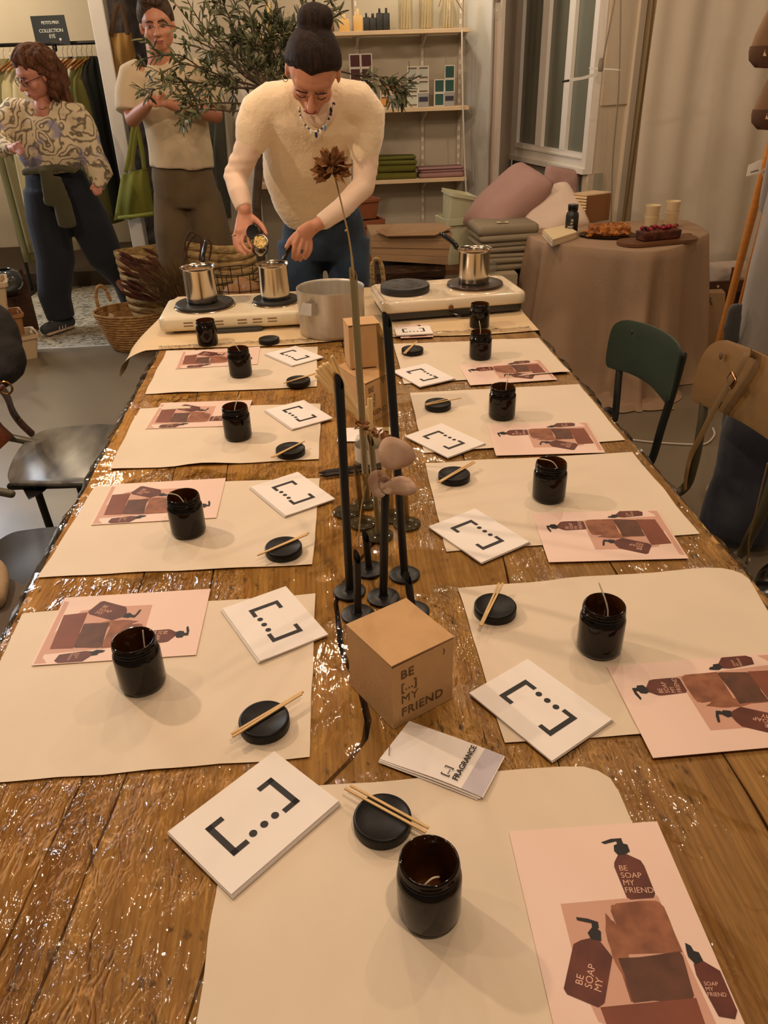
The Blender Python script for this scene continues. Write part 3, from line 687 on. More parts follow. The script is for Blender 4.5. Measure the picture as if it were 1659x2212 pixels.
for key, prs in STK.items():
    for i, (a, b) in enumerate(prs):
        A = on(*a, .7695); B = on(*b, .7695); d = (B - A); d.z = 0; Ln = .118 if key != 'F' else .105; mid = (A + B) / 2 + d.normalized().cross(Vector((0, 0, 1))) * (0 if key in ('F', 'R4') else 0)
        if d.length > .05: Ln = d.length
        if sk is None: sk = obj('wooden_stick', G().box((0, 0, 0), (1, .0032, .0022)), m_stick, None, False, 'x', 'stick', 'wooden wick sticks on the lids')
        o = sk if (key == 'F' and i == 0) else sk.copy()
        if o is not sk: COL.objects.link(o)
        o.location = (mid.x, mid.y, .7698); o.rotation_euler = (0, 0, math.atan2(d.y, d.x)); o.scale = (Ln, 1, 1)
        o['label'] = ('first' if i == 0 else 'second') + ' thin pale wooden stick on the black lid ' + SIDES[key]

# ---- kraft cartons
m_kraft = M('kraft_card', (202, 160, 108), .75, var=.07, scale=30, bump=.1, bscale=200); m_kraftd = M('kraft_seam', (104, 72, 40), .8); m_print = M('faded_black_print', (70, 52, 36), .7, rgb2=(120, 88, 56), scale=60)
def carton(lab, base, h, letters=True, turn=None, w=None):
    """base: left, front, right plan corners"""
    Lc, Fc, Rc = [Vector((p.x, p.y, 0)) for p in base]; ex = Rc - Fc; ey = Lc - Fc; z0 = base[0].z
    r = thing('carton_box', lab, 'box', (Fc.x, Fc.y, z0), 'kraft candle cartons')
    B = Fc + ex + ey
    P8 = [Vector((p.x, p.y, z)) for z in (z0, z0 + h) for p in (Fc, Rc, B, Lc)]
    obj('carton_body', G().add(P8, [(0, 1, 2, 3), (0, 1, 5, 4), (1, 2, 6, 5), (2, 3, 7, 6), (3, 0, 4, 7), (4, 5, 6, 7)]), m_kraft, r, False)
    e = .0018; t = z0 + h
    cc = (Fc + Rc + B + Lc) / 4
    out = [cc + (p - cc) * 1.012 for p in (Fc, Rc, B, Lc)]
    fl = [Vector((p.x, p.y, z)) for z in (t + .0006, t + .0022) for p in out]
    fl[4].z += .0012; fl[0].z += .0012
    obj('lid_flap', G().add(fl, [(0, 1, 2, 3), (4, 5, 6, 7), (0, 1, 5, 4), (1, 2, 6, 5), (2, 3, 7, 6), (3, 0, 4, 7)]), m_kraft, r, False)
    n_ = ex.cross(Vector((0, 0, 1))).normalized(); n_ = n_ if n_.dot(-ey) > 0 else -n_
    seam = [Fc + n_ * .0004 + Vector((0, 0, t - .0016)), Rc + n_ * .0004 + Vector((0, 0, t - .0010)), Rc + n_ * .0004 + Vector((0, 0, t + .0004)), Fc + n_ * .0004 + Vector((0, 0, t + .0010))]
    obj('seam', G().quad(*seam), m_kraftd, r, False)
    if letters:
        ux = ex.normalized(); o_ = lambda s, z: Fc + ux * (s * ex.length) + n_ * .0005 + Vector((0, 0, z0 + z * h))
        for s_, z_, t_, sz in ((.13, .80, 'BE', .185), (.13, .60, '[...]', .17), (.13, .405, 'MY', .185), (.13, .20, 'FRIEND', .185)):
            text('printed_text', t_, sz * h, frame3(o_(s_, z_), ux, (0, 0, 1)), m_print, r, 'LEFT', 0 if t_ == 'MY' else .0003, .0001, space=1.08)
        text('printed_mark', ')', .10 * h, frame3(o_(.84, .87), ux, (0, 0, 1)), m_print, r, 'CENTER', .0003, .0001)
    return r
carton('large kraft candle carton with black printed words, standing nearest the camera', [on(757, 1480), on(850, 1576), on(977, 1508)], .11)
# ================================================================= centre of the table
V3 = Vector
def quad_box_base(l, f, r_): return [l, f, r_]
zt = .7525
carton('lower kraft carton of the far two-box pile, printed words on its front', [on(736, 874), on(792, 918), on(838, 894)], .108)
bx = on(754, 799, zt + .112); 
F2 = on(757, 797, .865); R2_ = on(823, 790, .865); ex_ = (R2_ - F2); ey_ = V3((-ex_.y, ex_.x, 0)); L2_ = F2 + ey_ * .9
carton('plain upper kraft carton stacked on another, beside the aluminium pot', [L2_, F2, R2_], .110, letters=False)

m_blackm = M('satin_black_metal', (11, 11, 10), .42, bump=.03, bscale=120)
m_olive = M('smoky_olive_glass', (132, 116, 78), .15, coat=.5)
def tinted(name, col, fac=.5, base=(.2, .16, .08)):
    m = bpy.data.materials.new(name); m.use_nodes = True; nt = m.node_tree; N = nt.nodes; L = nt.links; N.clear()
    out = N.new('ShaderNodeOutputMaterial'); tr = N.new('ShaderNodeBsdfTransparent'); tr.inputs[0].default_value = col + (1,)
    pr = N.new('ShaderNodeBsdfPrincipled'); pr.inputs['Base Color'].default_value = base + (1,); pr.inputs['Roughness'].default_value = .06; pr.inputs['Specular IOR Level'].default_value = .8
    mx = N.new('ShaderNodeMixShader'); mx.inputs[0].default_value = fac
    L.new(tr.outputs[0], mx.inputs[1]); L.new(pr.outputs[0], mx.inputs[2]); L.new(mx.outputs[0], out.inputs[0]); return m
m_tglass = tinted('smoky_tube_glass', (.86, .76, .52), .30); m_clear = tinted('clear_glass', (.92, .92, .88), .14, (.6, .6, .55)); m_disc = tinted('smoky_disc_glass', (.55, .48, .30), .5, (.10, .085, .04))
def vase(lab, base, top, r=.0062, rb=.0275, m=m_blackm, black=True, cut=.012):
    t = thing('tube_vase', lab, 'vase', base, 'slim tube vases in the table centre')
    b = V3(base); tp = V3(top); d = (tp - b)
    obj('base_disc', G().lathe([(0, 0), (rb - .001, 0), (rb, .0012), (rb, .0032), (rb - .001, .0042), (r + .002, .0046), (r, .008), (0, .008)], 36, b), m if black else m_disc, t, True, angle=50)
    n = 20; up = d.normalized(); sx = up.orthogonal().normalized(); sx = V3((1, 0, 0)) - up * up.x; sx.normalize(); sy = up.cross(sx)
    def ring(p, q, c=0): return [p + sx * math.cos(2 * PI * i / n) * q + sy * math.sin(2 * PI * i / n) * q + up * c * math.sin(2 * PI * i / n - .6) for i in range(n)]
    g = G().loft([ring(b + up * .006, r), ring(tp, r, cut), ring(tp, r * .78, cut * .8), ring(tp - up * .09, r * .78), ring(tp - up * .1, r * .1)], cap=False)
    obj('tube', g, m, t, True, angle=60)
    return t
zb_ = .7512
vb = lambda u, v: V3((on(u, v, zb_).x, on(u, v, zb_).y, zb_))
vase('tall slim black tube vase, left one of the two tallest black vases', vb(756, 1279), at(733, 826, 1.088), r=.0070)
vase('short black tube vase standing just behind the other black vases', vb(797, 1232), at(790, 1160, 1.15))
vase('short black tube vase nearest the large carton box', vb(773, 1329), at(771, 1204, 1.02))
vase('medium black tube vase ending below the pale round leaves', vb(828, 1292), at(832, 1050, 1.063), r=.0070)
vase('tallest black tube vase with slanted top, right of the others', vb(874, 1243), at(836, 692, 1.126), r=.0070)
vase('short black tube vase half hidden behind the large carton', vb(892, 1322), at(881, 1250, 1.022))
vase('tallest smoky glass tube vase holding the dried flower stem', vb(793, 1088), at(763, 592, 1.393), m=m_olive, black=False, r=.0070)
vase('tall amber glass tube vase beside the tallest black vase', vb(846, 1117), at(820, 714, 1.329), m=m_tglass, black=False)
vase('short smoky glass tube vase left of the glass group', vb(784, 1131), at(770, 1016, 1.314), m=m_tglass, black=False, r=.006)
vase('medium smoky glass tube vase in front of the glass group', vb(819, 1158), at(801, 952, 1.261), m=m_olive, black=False, r=.006)
vase('short amber glass tube vase under the pale round leaves', vb(879, 1133), at(872, 1035, 1.30), m=m_tglass, black=False, r=.0064)
vase('smoky glass tube vase standing behind the left tall black vase', vb(749, 1107), at(727, 819, 1.363), m=m_tglass, black=False, r=.0066)
# dried flower in the tallest glass vase
m_stem = M('dried_stem', (176, 144, 92), .8); m_dry = M('dried_petals', (172, 124, 70), .85, rgb2=(124, 80, 46), scale=50); m_drypink = M('pale_dried_leaf', (200, 168, 142), .75, rgb2=(182, 148, 122), scale=18, bump=.2, bscale=60)
fl = thing('dried_flower', 'tall dried brown flower head on a thin stem in the smoky glass vase', 'dried flower', at(763, 592, 1.393))
st = spline([at(768, 700, 1.393), at(763, 590, 1.393), at(755, 520, 1.395), at(742, 460, 1.398), at(728, 400, 1.40), at(724, 385, 1.40)], 5)
obj('stem', G().tube(st, [.0022] * 8 + [.0015] * (len(st) - 8), 6), m_stem, fl)
obj('stem_node', G().ball(at(748, 498, 1.395), (.003, .003, .002), 8), m_stem, fl)
hc = at(716, 358, 1.40); rr = random.Random(4)
def petal(g, c, d, L_, W_, bend=.3):
    d = d.normalized(); s = d.orthogonal().normalized(); s = (s * math.cos(rr.uniform(0, 6)) + d.cross(s) * math.sin(rr.uniform(0, 6))).normalized(); n_ = d.cross(s); vs = []
    for i in range(6):
        t = i / 5; w_ = W_ * (math.sin(PI * min(1, t * .85 + .12)) ** .7) if i < 5 else W_ * .08; p = c + d * L_ * t + n_ * bend * L_ * t * t
        vs += [p - s * w_, p + n_ * w_ * .35, p + s * w_]
    g.add(vs, [(i * 3 + k, i * 3 + k + 1, i * 3 + k + 4, i * 3 + k + 3) for i in range(5) for k in range(2)])
for i in range(96):
    th = rr.uniform(0, 2 * PI); ph = rr.uniform(-.75, 1.35)
    d = V3((math.cos(th) * math.cos(ph), math.sin(th) * math.cos(ph) * .8, math.sin(ph) * .8))
    g = G(); petal(g, hc + V3((0, 0, -.006)) + d * .008, d, rr.uniform(.022, .030), .0056, rr.uniform(-.5, .6)); obj('petal', g, m_dry, fl)
# pale round leaves on a low stem
lf = thing('dried_leaf_sprig', 'pale pinkish round dried leaves on the medium black vase', 'dried leaves', at(832, 1050, 1.063))
obj('stem', G().tube([at(831, 1090, 1.07), at(836, 1050, 1.07), at(848, 1000, 1.075), at(853, 985, 1.08)], .0014, 6), m_stem, lf)
def roundleaf(u, v, Y, ru, rv, tilt, seed):
    c = at(u, v, Y); ax = V3((1, 0, tilt)).normalized(); ay = V3((-.1, .45, 1)).normalized(); vs = [c]; n = 22
    for k, q in ((1, .55), (2, 1.0)):
        for i in range(n):
            a = 2 * PI * i / n; rr2 = q * (1 + .06 * math.sin(2 * a + seed) + .05 * math.sin(3 * a + seed * 2)); dz = .010 * q * q * math.sin(2 * a + seed) + .006 * q
            vs.append(c + ax * ru * rr2 * math.cos(a) + ay * rv * rr2 * math.sin(a) + V3((0, -1, .3)) * dz)
    f = [(0, 1 + i, 1 + (i + 1) % n) for i in range(n)] + [(1 + i, 1 + n + i, 1 + n + (i + 1) % n, 1 + (i + 1) % n) for i in range(n)]
    o = obj('leaf', G().add(vs, f), m_drypink, lf, angle=80); md = o.modifiers.new('t', 'SOLIDIFY'); md.thickness = .0008
roundleaf(854, 980, 1.07, .027, .027, -.1, 1.0); roundleaf(862, 1050, 1.06, .026, .0155, 0, 2.2); roundleaf(816, 1042, 1.065, .0165, .0215, .3, 3.6); roundleaf(834, 1044, 1.06, .012, .014, -.2, 5.0)
obj('stem', G().tube([at(838, 1060, 1.062), at(832, 1072, 1.06)], .0014, 6), m_stem, lf)
# brown crumpled dried bloom in the medium smoky vase
dl_ = thing('dried_bloom', 'crumpled brown dried bloom in the medium smoky glass vase', 'dried flower', at(801, 952, 1.261))
obj('stem', G().tube([at(801, 975, 1.262), at(800, 945, 1.262), at(797, 930, 1.265)], .0015, 6), m_stem, dl_)
for i in range(52):
    t = rr.random(); c = at(772 + 62 * t + rr.uniform(-6, 6), 915 + 34 * t ** 1.5 + rr.uniform(-9, 9) * (1 - abs(t - .4)), 1.262 + rr.uniform(-.015, .015))
    d = V3((rr.uniform(-1, 1), rr.uniform(-1, 1), rr.uniform(-.6, .8))); g = G(); petal(g, c, d, rr.uniform(.008, .016), .0034, rr.uniform(-.5, .5)); obj('petal', g, m_dry, dl_)
# dried sprig leaning from short vase
ds = thing('dried_sprig', 'thin dried stem with a small brown bud leaning by the short smoky vase', 'dried sprig', vb(772, 1180))
obj('stem', G().tube(spline([vb(773, 1180), at(780, 1100, 1.27), at(790, 1050, 1.29)], 4), .0011, 5), m_stem, ds)
for i in range(6): g = G(); petal(g, at(790, 1045, 1.29), V3((rr.uniform(-1, 1), rr.uniform(-1, 1), 1)), .02, .004, .2); obj('petal', g, m_stem, ds)

# clear bottle with pale diffuser sticks
bo = vb(800, 1010); bo = V3((bo.x, on(806, 1000, zb_).y, zb_))
bt = thing('glass_bottle', 'small clear glass bottle holding pale wooden reeds behind the glass vases', 'bottle', bo)
obj('glass', G().lathe([(0, 0), (.029, 0), (.032, .004), (.032, .055), (.028, .066), (.019, .072), (.018, .088), (.020, .090), (.0185, .0905), (.0165, .088), (.0175, .071), (.026, .064), (.0300, .054), (.030, .005), (0, .003)], 32, bo), m_clear, bt)
obj('label_patch', G().lathe([(.0323, .012), (.0323, .048)], 32, bo), M('bottle_label', (226, 214, 196), .7), bt)
def reed(lab, a, b, r=.0028):
    o = obj('wooden_reed', G().tube([a, b], r, 8), m_reedp, None, label=lab, cat='stick', group='wooden reeds in the clear bottle', loc=a); return o
m_reedp = M('pale_reed', (240, 210, 150), .6)
tops = [(718, 772), (700, 788), (693, 794), (686, 800), (708, 786), (684, 812)]
labs = ['wooden reed with the highest tip of the left fan', 'wooden reed second highest in the left fan', 'third wooden reed from the top of the left fan', 'fourth wooden reed from the top of the left fan', 'wooden reed leaning between the two upper left tips', 'lowest wooden reed of the left fan']
mouth = bo + V3((0, 0, .088))
for k, ((u, v), lb) in enumerate(zip(tops, labs)):
    tip = at(u, v, bo.y - .02 - .01 * k * .3); q = mouth + V3((-.008 + .002 * k, -.004 + .0015 * k, 0)); d = (q - tip).normalized(); reed(lb, tip, q + d * .05, .0046)
for k, (u, v) in enumerate(((796, 862), (802, 862), (793, 880))):
    tip = at(u, v, bo.y); reed(['left short upright reed in the bottle mouth', 'right short upright reed in the bottle mouth', 'shortest upright reed in the bottle mouth'][k], tip, mouth + V3((.004 + .003 * k, 0, -.05)), .003)
# white card behind the vases and black pencils
q = [on(*p, .752) for p in ((731, 925), (850, 922), (850, 953), (727, 954))]
sheet('white_card', q, .7515, m_paper, 'blank white card lying flat behind the tube vases', 'card', None, n=6, curl=0)
def pencil(lab, a, b, r=.0052):
    a = on(*a, .751 + r); b = on(*b, .751 + r); d = (b - a).normalized(); t = thing('black_pencil', lab, 'pencil', a, 'black pencils lying behind the vases')
    obj('barrel', G().tube([a + d * .016, b], r, 6, ends=False), M('pencil_black', (24, 22, 20), .4) if 'pencil_black' not in bpy.data.materials else bpy.data.materials['pencil_black'], t, False)
    obj('tip', G().tube([a, a + d * .016], [.0008, r], 6, ends=False), bpy.data.materials['pencil_black'], t, False)
pencil('front black pencil of the pair behind the vases', (690, 1028), (823, 1010)); pencil('rear black pencil of the pair behind the vases', (688, 1022), (822, 1001))

# ================================================================= pots and hotplates
m_steel = M('brushed_steel', (196, 186, 170), .16, metal=1, bump=.05, bscale=60, stretch=(8, 8, .2))
m_alu = M('aluminium', (206, 198, 182), .45, metal=.7, var=.12, scale=8, bump=.08, bscale=50, stretch=(6, 6, .4))
m_enamel = M('white_enamel', (232, 216, 186), .18, coat=.4); m_enam2 = M('off_white_plastic', (226, 212, 180), .35); m_iron = M('cast_iron_plate', (40, 37, 33), .5, var=.3, scale=30, bump=.15, bscale=120)
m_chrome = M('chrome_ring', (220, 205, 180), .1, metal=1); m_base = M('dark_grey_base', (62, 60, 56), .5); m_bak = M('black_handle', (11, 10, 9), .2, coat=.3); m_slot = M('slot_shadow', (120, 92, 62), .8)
m_wax = M('melted_wax', (150, 120, 84), .25)
def saucepan(lab, c, r, h, hd, hlen=.10, hz=.05):
    c = V3(c); t = thing('saucepan', lab, 'saucepan', c, 'small steel saucepans on the hotplates')
    obj('pan_body', G().lathe([(0, 0), (r * .93, 0), (r * .97, .003), (r, .012), (r, h - .004), (r * 1.06, h + .001), (r * 1.13, h + .004), (r * 1.14, h + .0055), (r * 1.08, h + .0045), (r * .97, h - .004), (r * .96, .01), (0, .008)], 48, c), m_steel, t, True, angle=60)
    obj('base_ring', G().lathe([(r * .9, -.0005), (r * .985, .0), (r * .985, .007), (r * .97, .008)], 48, c), m_bak, t)
    obj('inner_bowl', G().lathe([(r * .93, h - .008), (r * .90, h - .013), (0, h - .017)], 40, c), m_wax, t)
    d = V3((hd[0], hd[1], 0)).normalized(); p0 = c + d * r * 1.05 + V3((0, 0, h - .008))
    obj('handle_bracket', G().tube([p0, p0 + d * .012 + V3((0, 0, .010))], .0042, 8, flat=.5, up=(0, 0, 1)), m_chrome, t)
    pts = spline([p0 + d * .010 + V3((0, 0, .006)), p0 + d * (hlen * .4) + V3((0, 0, hz * .55)), p0 + d * hlen + V3((0, 0, hz))], 5)
    obj('handle', G().tube(pts, [.007] + [.0098] * (len(pts) - 2) + [.0085], 12, flat=.7, up=(0, 0, 1)), m_bak, t)
    return t
def rrect(hx, hy, r, n=6):
    out = []
    for cx_, cy_, a0 in ((hx - r, hy - r, 0), (-hx + r, hy - r, PI / 2), (-hx + r, -hy + r, PI), (hx - r, -hy + r, 1.5 * PI)):
        for i in range(n + 1): a = a0 + PI / 2 * i / n; out.append((cx_ + r * math.cos(a), cy_ + r * math.sin(a)))
    return out
def slabloft(prof, hx, hy, r):
    """prof: list of (inset, z)"""
    return [[V3((x, y, z)) for x, y in rrect(hx - i_, hy - i_, max(.004, r - i_))] for i_, z in prof]
# left hotplate
hp = thing('hotplate', 'white double hotplate with two pans and slotted front, left of the pot', 'hotplate', (-.315, 2.82, .7535), 'double hotplates')
hp.rotation_euler = (0, 0, .02)
lz = lambda g: G().add([hp.matrix_basis @ v for v in g.v], g.f)
obj('housing', lz(G().loft(slabloft([(.012, .010), (.004, .014), (.0, .022), (.0, .050), (.006, .058), (.014, .060)], .268, .140, .035))), m_enam2, hp, True, angle=50)
for x in (-.2, .2): obj('foot', lz(G().box((x, -.09, .005), (.05, .03, .010))), m_base, hp, False)
obj('dial_shadow', lz(G().loft(slabloft([(0, .0), (0, .012)], .09, .155, .03))), m_base, hp)
for k in range(6):
    for j in range(2):
        x = (-.165 + .052 * (k % 3)) if k < 3 else (.02 + .052 * (k % 3)); obj('vent_slot', lz(G().box((x, -.1405, .030 + .011 * j), (.032, .002, .0035), bev=.0008)), m_slot, hp, False)
for cx_, r_, nm in ((-.118, .104, 'large'), (.136, .082, 'small')):
    obj('trim_ring', lz(G().lathe([(r_ * .8, .060), (r_ * 1.03, .060), (r_ * 1.05, .062), (r_ * .99, .066), (r_ * .9, .067)], 48, (cx_, .0, 0))), m_chrome, hp)
    obj('plate', lz(G().lathe([(0, .060), (r_ * .96, .062), (r_, .068), (r_, .073), (r_ * .97, .076), (r_ * .3, .076), (r_ * .27, .0745), (0, .0745)], 48, (cx_, .0, 0))), m_iron, hp)
obj('indicator', lz(G().lathe([(0, .0603), (.016, .0603), (.017, .0598)], 20, (.03, .10, 0), sy=.5)), M('pinkish_lamp', (212, 180, 150), .4), hp)
zl = .7535 + .0765
P1c = hp.matrix_basis @ V3((-.118, 0, .0765)); P2c = hp.matrix_basis @ V3((.136, 0, .0765))
saucepan('steel saucepan with upright black handle on the left plate of the left hotplate', at(437, 648, P1c.y - .0).to_tuple()[0:1] + (P1c.y, zl), .055, .118, (.15, 1), .09, .07)
saucepan('steel saucepan whose handle the pouring person grips, on the left hotplate', (at(595, 640, P2c.y).x, P2c.y, zl), .052, .115, (.55, .8), .085, .055)
# right hotplate
hp = thing('hotplate', 'white enamel double hotplate with raised rim and dark base, right of the pot', 'hotplate', (.448, 2.85, .7535), 'double hotplates')
hp.rotation_euler = (0, 0, .10); hp.name = 'hotplate'
obj('dark_base', lz(G().loft(slabloft([(.012, .004), (.0, .010), (.0, .036)], .252, .135, .02))), m_base, hp, True, angle=50)
for x in (-.2, .2):
    for y in (-.1, .1): obj('foot', lz(G().lathe([(0, 0), (.014, 0), (.012, .006), (0, .006)], 12, (x, y, 0))), m_bak, hp)
obj('enamel_tray', lz(G().loft(slabloft([(.0, .034), (-.004, .040), (-.002, .066), (.004, .073), (.012, .073), (.017, .066), (.03, .065)], .262, .142, .03))), m_enamel, hp, True, angle=60)
for cx_, r_, hh, nm in ((-.155, .090, .022, 'a'), (.110, .104, .010, 'b')):
    obj('plate_collar', lz(G().lathe([(r_ * 1.14, .065), (r_ * 1.10, .070), (r_ * 1.02, .073), (r_ * .9, .073)], 48, (cx_, 0, 0))), m_enamel, hp)
    if nm == 'b': obj('trim_ring', lz(G().lathe([(r_ * .9, .073), (r_ * 1.0, .0735), (r_ * 1.01, .077), (r_ * .97, .079)], 48, (cx_, 0, 0))), m_chrome, hp)
    obj('plate', lz(G().lathe([(0, .072), (r_ * .99, .073), (r_, .076), (r_, .073 + hh), (r_ * .98, .077 + hh), (r_ * .35, .077 + hh), (r_ * .32, .0755 + hh), (0, .0755 + hh)], 48, (cx_, 0, 0))), m_iron if nm == 'a' else M('brown_enamel_plate', (62, 46, 34), .3), hp)
for k in range(7):
    a = k * .9; g = G(); g.tube([V3((-.155 + .06 * math.cos(a + i * .12), .06 * math.sin(a + i * .12), .0995)) for i in range(5)], .0014, 5); obj('raised_mark', lz(g), M('burnt_mark_%d' % k, (86, 80, 70), .5) if k == 0 else bpy.data.materials['burnt_mark_0'], hp)
obj('control_knob', lz(G().lathe([(0, 0), (.008, 0), (.009, .002), (.007, .010), (0, .011)], 20, (-.02, -.146, .042), rot=Matrix.Rotation(PI / 2, 3, 'X'))), M('amber_knob', (110, 66, 36), .3), hp)
obj('lever', lz(G().tube([(-.02, -.14, .02), (.02, -.155, .008), (.06, -.15, .006)], .004, 8)), m_bak, hp)
P3c = hp.matrix_basis @ V3((.110, 0, .0835))
saucepan('steel saucepan on the right plate of the right hotplate, handle to the left', (at(1023, 615, P3c.y).x, P3c.y, P3c.z + .001), .056, .118, (-.75, .55), .08, .055)
# large aluminium pot
pc_ = V3((at(718, 700, 2.625).x, 2.625, .7545)); ph = at(718, 618, 2.625).z - .7545
pt = thing('stock_pot', 'tall dented aluminium pot standing between the two hotplates', 'pot', pc_)
pr_ = .1135
obj('pot_body', G().lathe([(0, 0), (pr_ * .94, 0), (pr_ * .98, .004), (pr_ * .985, .012), (pr_, ph - .006), (pr_ * 1.012, ph - .002), (pr_ * 1.005, ph), (pr_ * .985, ph - .002), (pr_ * .97, ph - .01), (pr_ * .965, .01), (0, .008)], 64, pc_), m_alu, pt, True, angle=60)
hx = at(675, 655, 2.54); a_ = math.atan2(hx.y - pc_.y, hx.x - pc_.x); ur = V3((math.cos(a_), math.sin(a_), 0)); ut = V3((-ur.y, ur.x, 0)); hb = pc_ + ur * (pr_ + .001) + V3((0, 0, ph - .045))
g = G()
for s in (-1, 1):
    g.add([hb + ut * s * .026 + V3((0, 0, -.022)), hb + ut * s * .018 + V3((0, 0, .018)), hb + ut * s * .018 + ur * .020 + V3((0, 0, .020)), hb + ut * s * .024 + ur * .034 + V3((0, 0, -.016))], [(0, 1, 2, 3)])
g.add([hb + ut * -.018 + ur * .020 + V3((0, 0, .020)), hb + ut * .018 + ur * .020 + V3((0, 0, .020)), hb + ut * .024 + ur * .034 + V3((0, 0, -.016)), hb + ut * -.024 + ur * .034 + V3((0, 0, -.016))], [(0, 1, 2, 3)])
o = obj('pot_handle', g, m_alu, pt, False); md = o.modifiers.new('t', 'SOLIDIFY'); md.thickness = .003
hb2 = pc_ - ur * (pr_ + .001) + V3((0, 0, ph - .045)); g2 = G().add([v + (hb2 - hb) for v in [Matrix.Rotation(PI, 3, 'Z') @ (q - hb) + hb for q in g.v]], g.f)
o = obj('pot_handle', g2, m_alu, pt, False); md = o.modifiers.new('t', 'SOLIDIFY'); md.thickness = .003
# ================================================================= wall shelves and what stands on them
m_shelf = M('pine_shelf', (222, 196, 156), .55, var=.12, stretch=(1, 14, 14), scale=6)
m_stripm = M('white_metal_strip', (200, 190, 174), .5)
SY0, SY1 = 5.42, 5.685
SHZ = [at(1000, 60, SY0).z, at(1000, 229, SY0).z, at(1000, 383, SY0).z]
sxl = -.48
ends = [at(1017, 64, SY0).x, at(1013, 231, SY0).x, at(1009, 385, SY0).x]
nm = ['topmost', 'middle', 'lowest']
what = ['carrying bottles and glass jars', 'carrying coloured soap boxes', 'carrying folded green and pink cloth']
shelves = []
for k in range(3):
    s_ = thing('wall_shelf', '%s pale wooden wall shelf %s' % (nm[k], what[k]), 'shelf', ((sxl + ends[k]) / 2, SY1, SHZ[k] - .022), 'pale wooden wall shelves')
    obj('board', G().box(((sxl + ends[k]) / 2, (SY0 + SY1) / 2, SHZ[k] - .011), (ends[k] - sxl, SY1 - SY0, .022), bev=.002), m_shelf, s_, False)
    for px_ in (771, 912, 994):
        x = at(px_, 100, SY1).x
        obj('bracket', G().add([V3((x + d, y, z)) for d in (-.006, .006) for y, z in ((SY1, SHZ[k] - .022), (SY0 + .06, SHZ[k] - .022), (SY0 + .06, SHZ[k] - .03), (SY1, SHZ[k] - .09))], [(0, 1, 2, 3), (7, 6, 5, 4), (0, 4, 5, 1), (1, 5, 6, 2), (2, 6, 7, 3), (3, 7, 4, 0)]), m_stripm, s_, False)
for i, px_ in enumerate((771, 912, 994)):
    x = at(px_, 100, SY1).x; r = thing('shelf_upright', ['left', 'middle', 'right'][i] + ' slotted metal upright holding the wall shelves', 'shelf rail', (x, 5.69, .2))
    obj('rail_strip', G().box((x, 5.692, 1.1), (.024, .012, 1.9)), M('rail_taupe', (186, 172, 152), .5) if i == 0 else bpy.data.materials['rail_taupe'], r, False)
    for k in range(34):
        obj('slot', G().box((x, 5.6856, .3 + k * .055), (.014, .002, .026)), bpy.data.materials['rail_slot'] if 'rail_slot' in bpy.data.materials else M('rail_slot', (222, 210, 188), .5), r, False)
def fx(u, Y=5.5, v=200): return at(u, v, Y).x
# soap boxes
m_box = M('soap_box_white', (226, 220, 206), .6); SOAP = dict(red=M('soap_dark_red', (74, 24, 26), .6), orange=M('soap_orange', (226, 150, 62), .6), pale=M('soap_pale_grey', (190, 194, 180), .6), teal=M('soap_teal', (30, 78, 70), .6), navy=M('soap_grey', (150, 150, 148), .6))
m_navy = M('navy_label', (40, 42, 58), .6); m_bandd = M('band_brown', (110, 96, 78), .6)
def soapbox(x0, x1, z, h, c, lab, y=5.5):
    w_ = x1 - x0 - .0012; cx_ = (x0 + x1) / 2; r = thing('soap_box', lab, 'soap box', (cx_, y, z), 'soap boxes on the middle shelf')
    obj('carton', G().box((cx_, y + .02, z + h / 2), (w_, .04, h - .001), bev=.001), m_box if c != 'navy' else SOAP['navy'], r, False)
    if c == 'navy': obj('label', G().box((cx_, y - .0006, z + h * .56), (w_ * .84, .001, h * .36)), m_navy, r, False)
    else:
        obj('front_panel', G().box((cx_, y - .0006, z + h * .5), (w_ * .84, .001, h * .84)), SOAP[c], r, False)
        if c in ('pale', 'orange'):
            for q_ in (.84, .16): obj('printed_band', G().box((cx_, y - .0014, z + h * q_), (w_ * .78, .001, h * .12)), m_bandd, r, False)
    return r
Z2 = SHZ[1] + .0005
def rows(cols, zrow, spec, y):
    for (ci, ri, c, lab) in spec: soapbox(cols[ci], cols[ci + 1], Z2 + zrow * ri, zrow, c, lab, y)
hr = .0755
c_ = [fx(757.5), fx(781.5), fx(806)]
rows(c_, hr, [(i, r_, 'red', 'dark red soap box in the %s column, %s of its tall stack' % (('left', 'right')[i], ('bottom', 'second', 'third', 'top')[r_])) for r_ in range(4) for i in range(2)], 5.5)
c_ = [fx(821), fx(844), fx(866)]
rows(c_, hr * .93, [(0, 0, 'orange', 'orange soap box at the bottom of the orange stack'), (1, 0, 'navy', 'grey soap box with navy label beside the bottom orange box'), (0, 1, 'orange', 'upper left orange soap box behind the olive sprig'), (1, 1, 'orange', 'upper right orange soap box behind the olive sprig')], 5.5)
c_ = [fx(879.5), fx(903), fx(926.5)]
rows(c_, hr, [(0, 0, 'pale', 'pale soap box at the bottom left of the pale stack'), (1, 0, 'navy', 'grey soap box with navy label under the pale boxes'), (0, 1, 'pale', 'pale soap box in the left middle of the pale stack'), (1, 1, 'pale', 'pale soap box in the right middle of the pale stack'),
              (0, 2, 'pale', 'pale soap box at the top left of the pale stack'), (1, 2, 'pale', 'pale soap box at the top right of the pale stack')], 5.5)
c_ = [fx(938), fx(960), fx(982)]
rows(c_, hr, [(0, 0, 'teal', 'teal soap box at the bottom of the stair-shaped stack'), (1, 0, 'navy', 'grey soap box with navy label at the right end of the shelf'), (0, 1, 'teal', 'teal soap box on the second level, left'), (1, 1, 'teal', 'teal soap box on the second level, right'), (1, 2, 'teal', 'teal soap box on top of the stair-shaped stack')], 5.5)
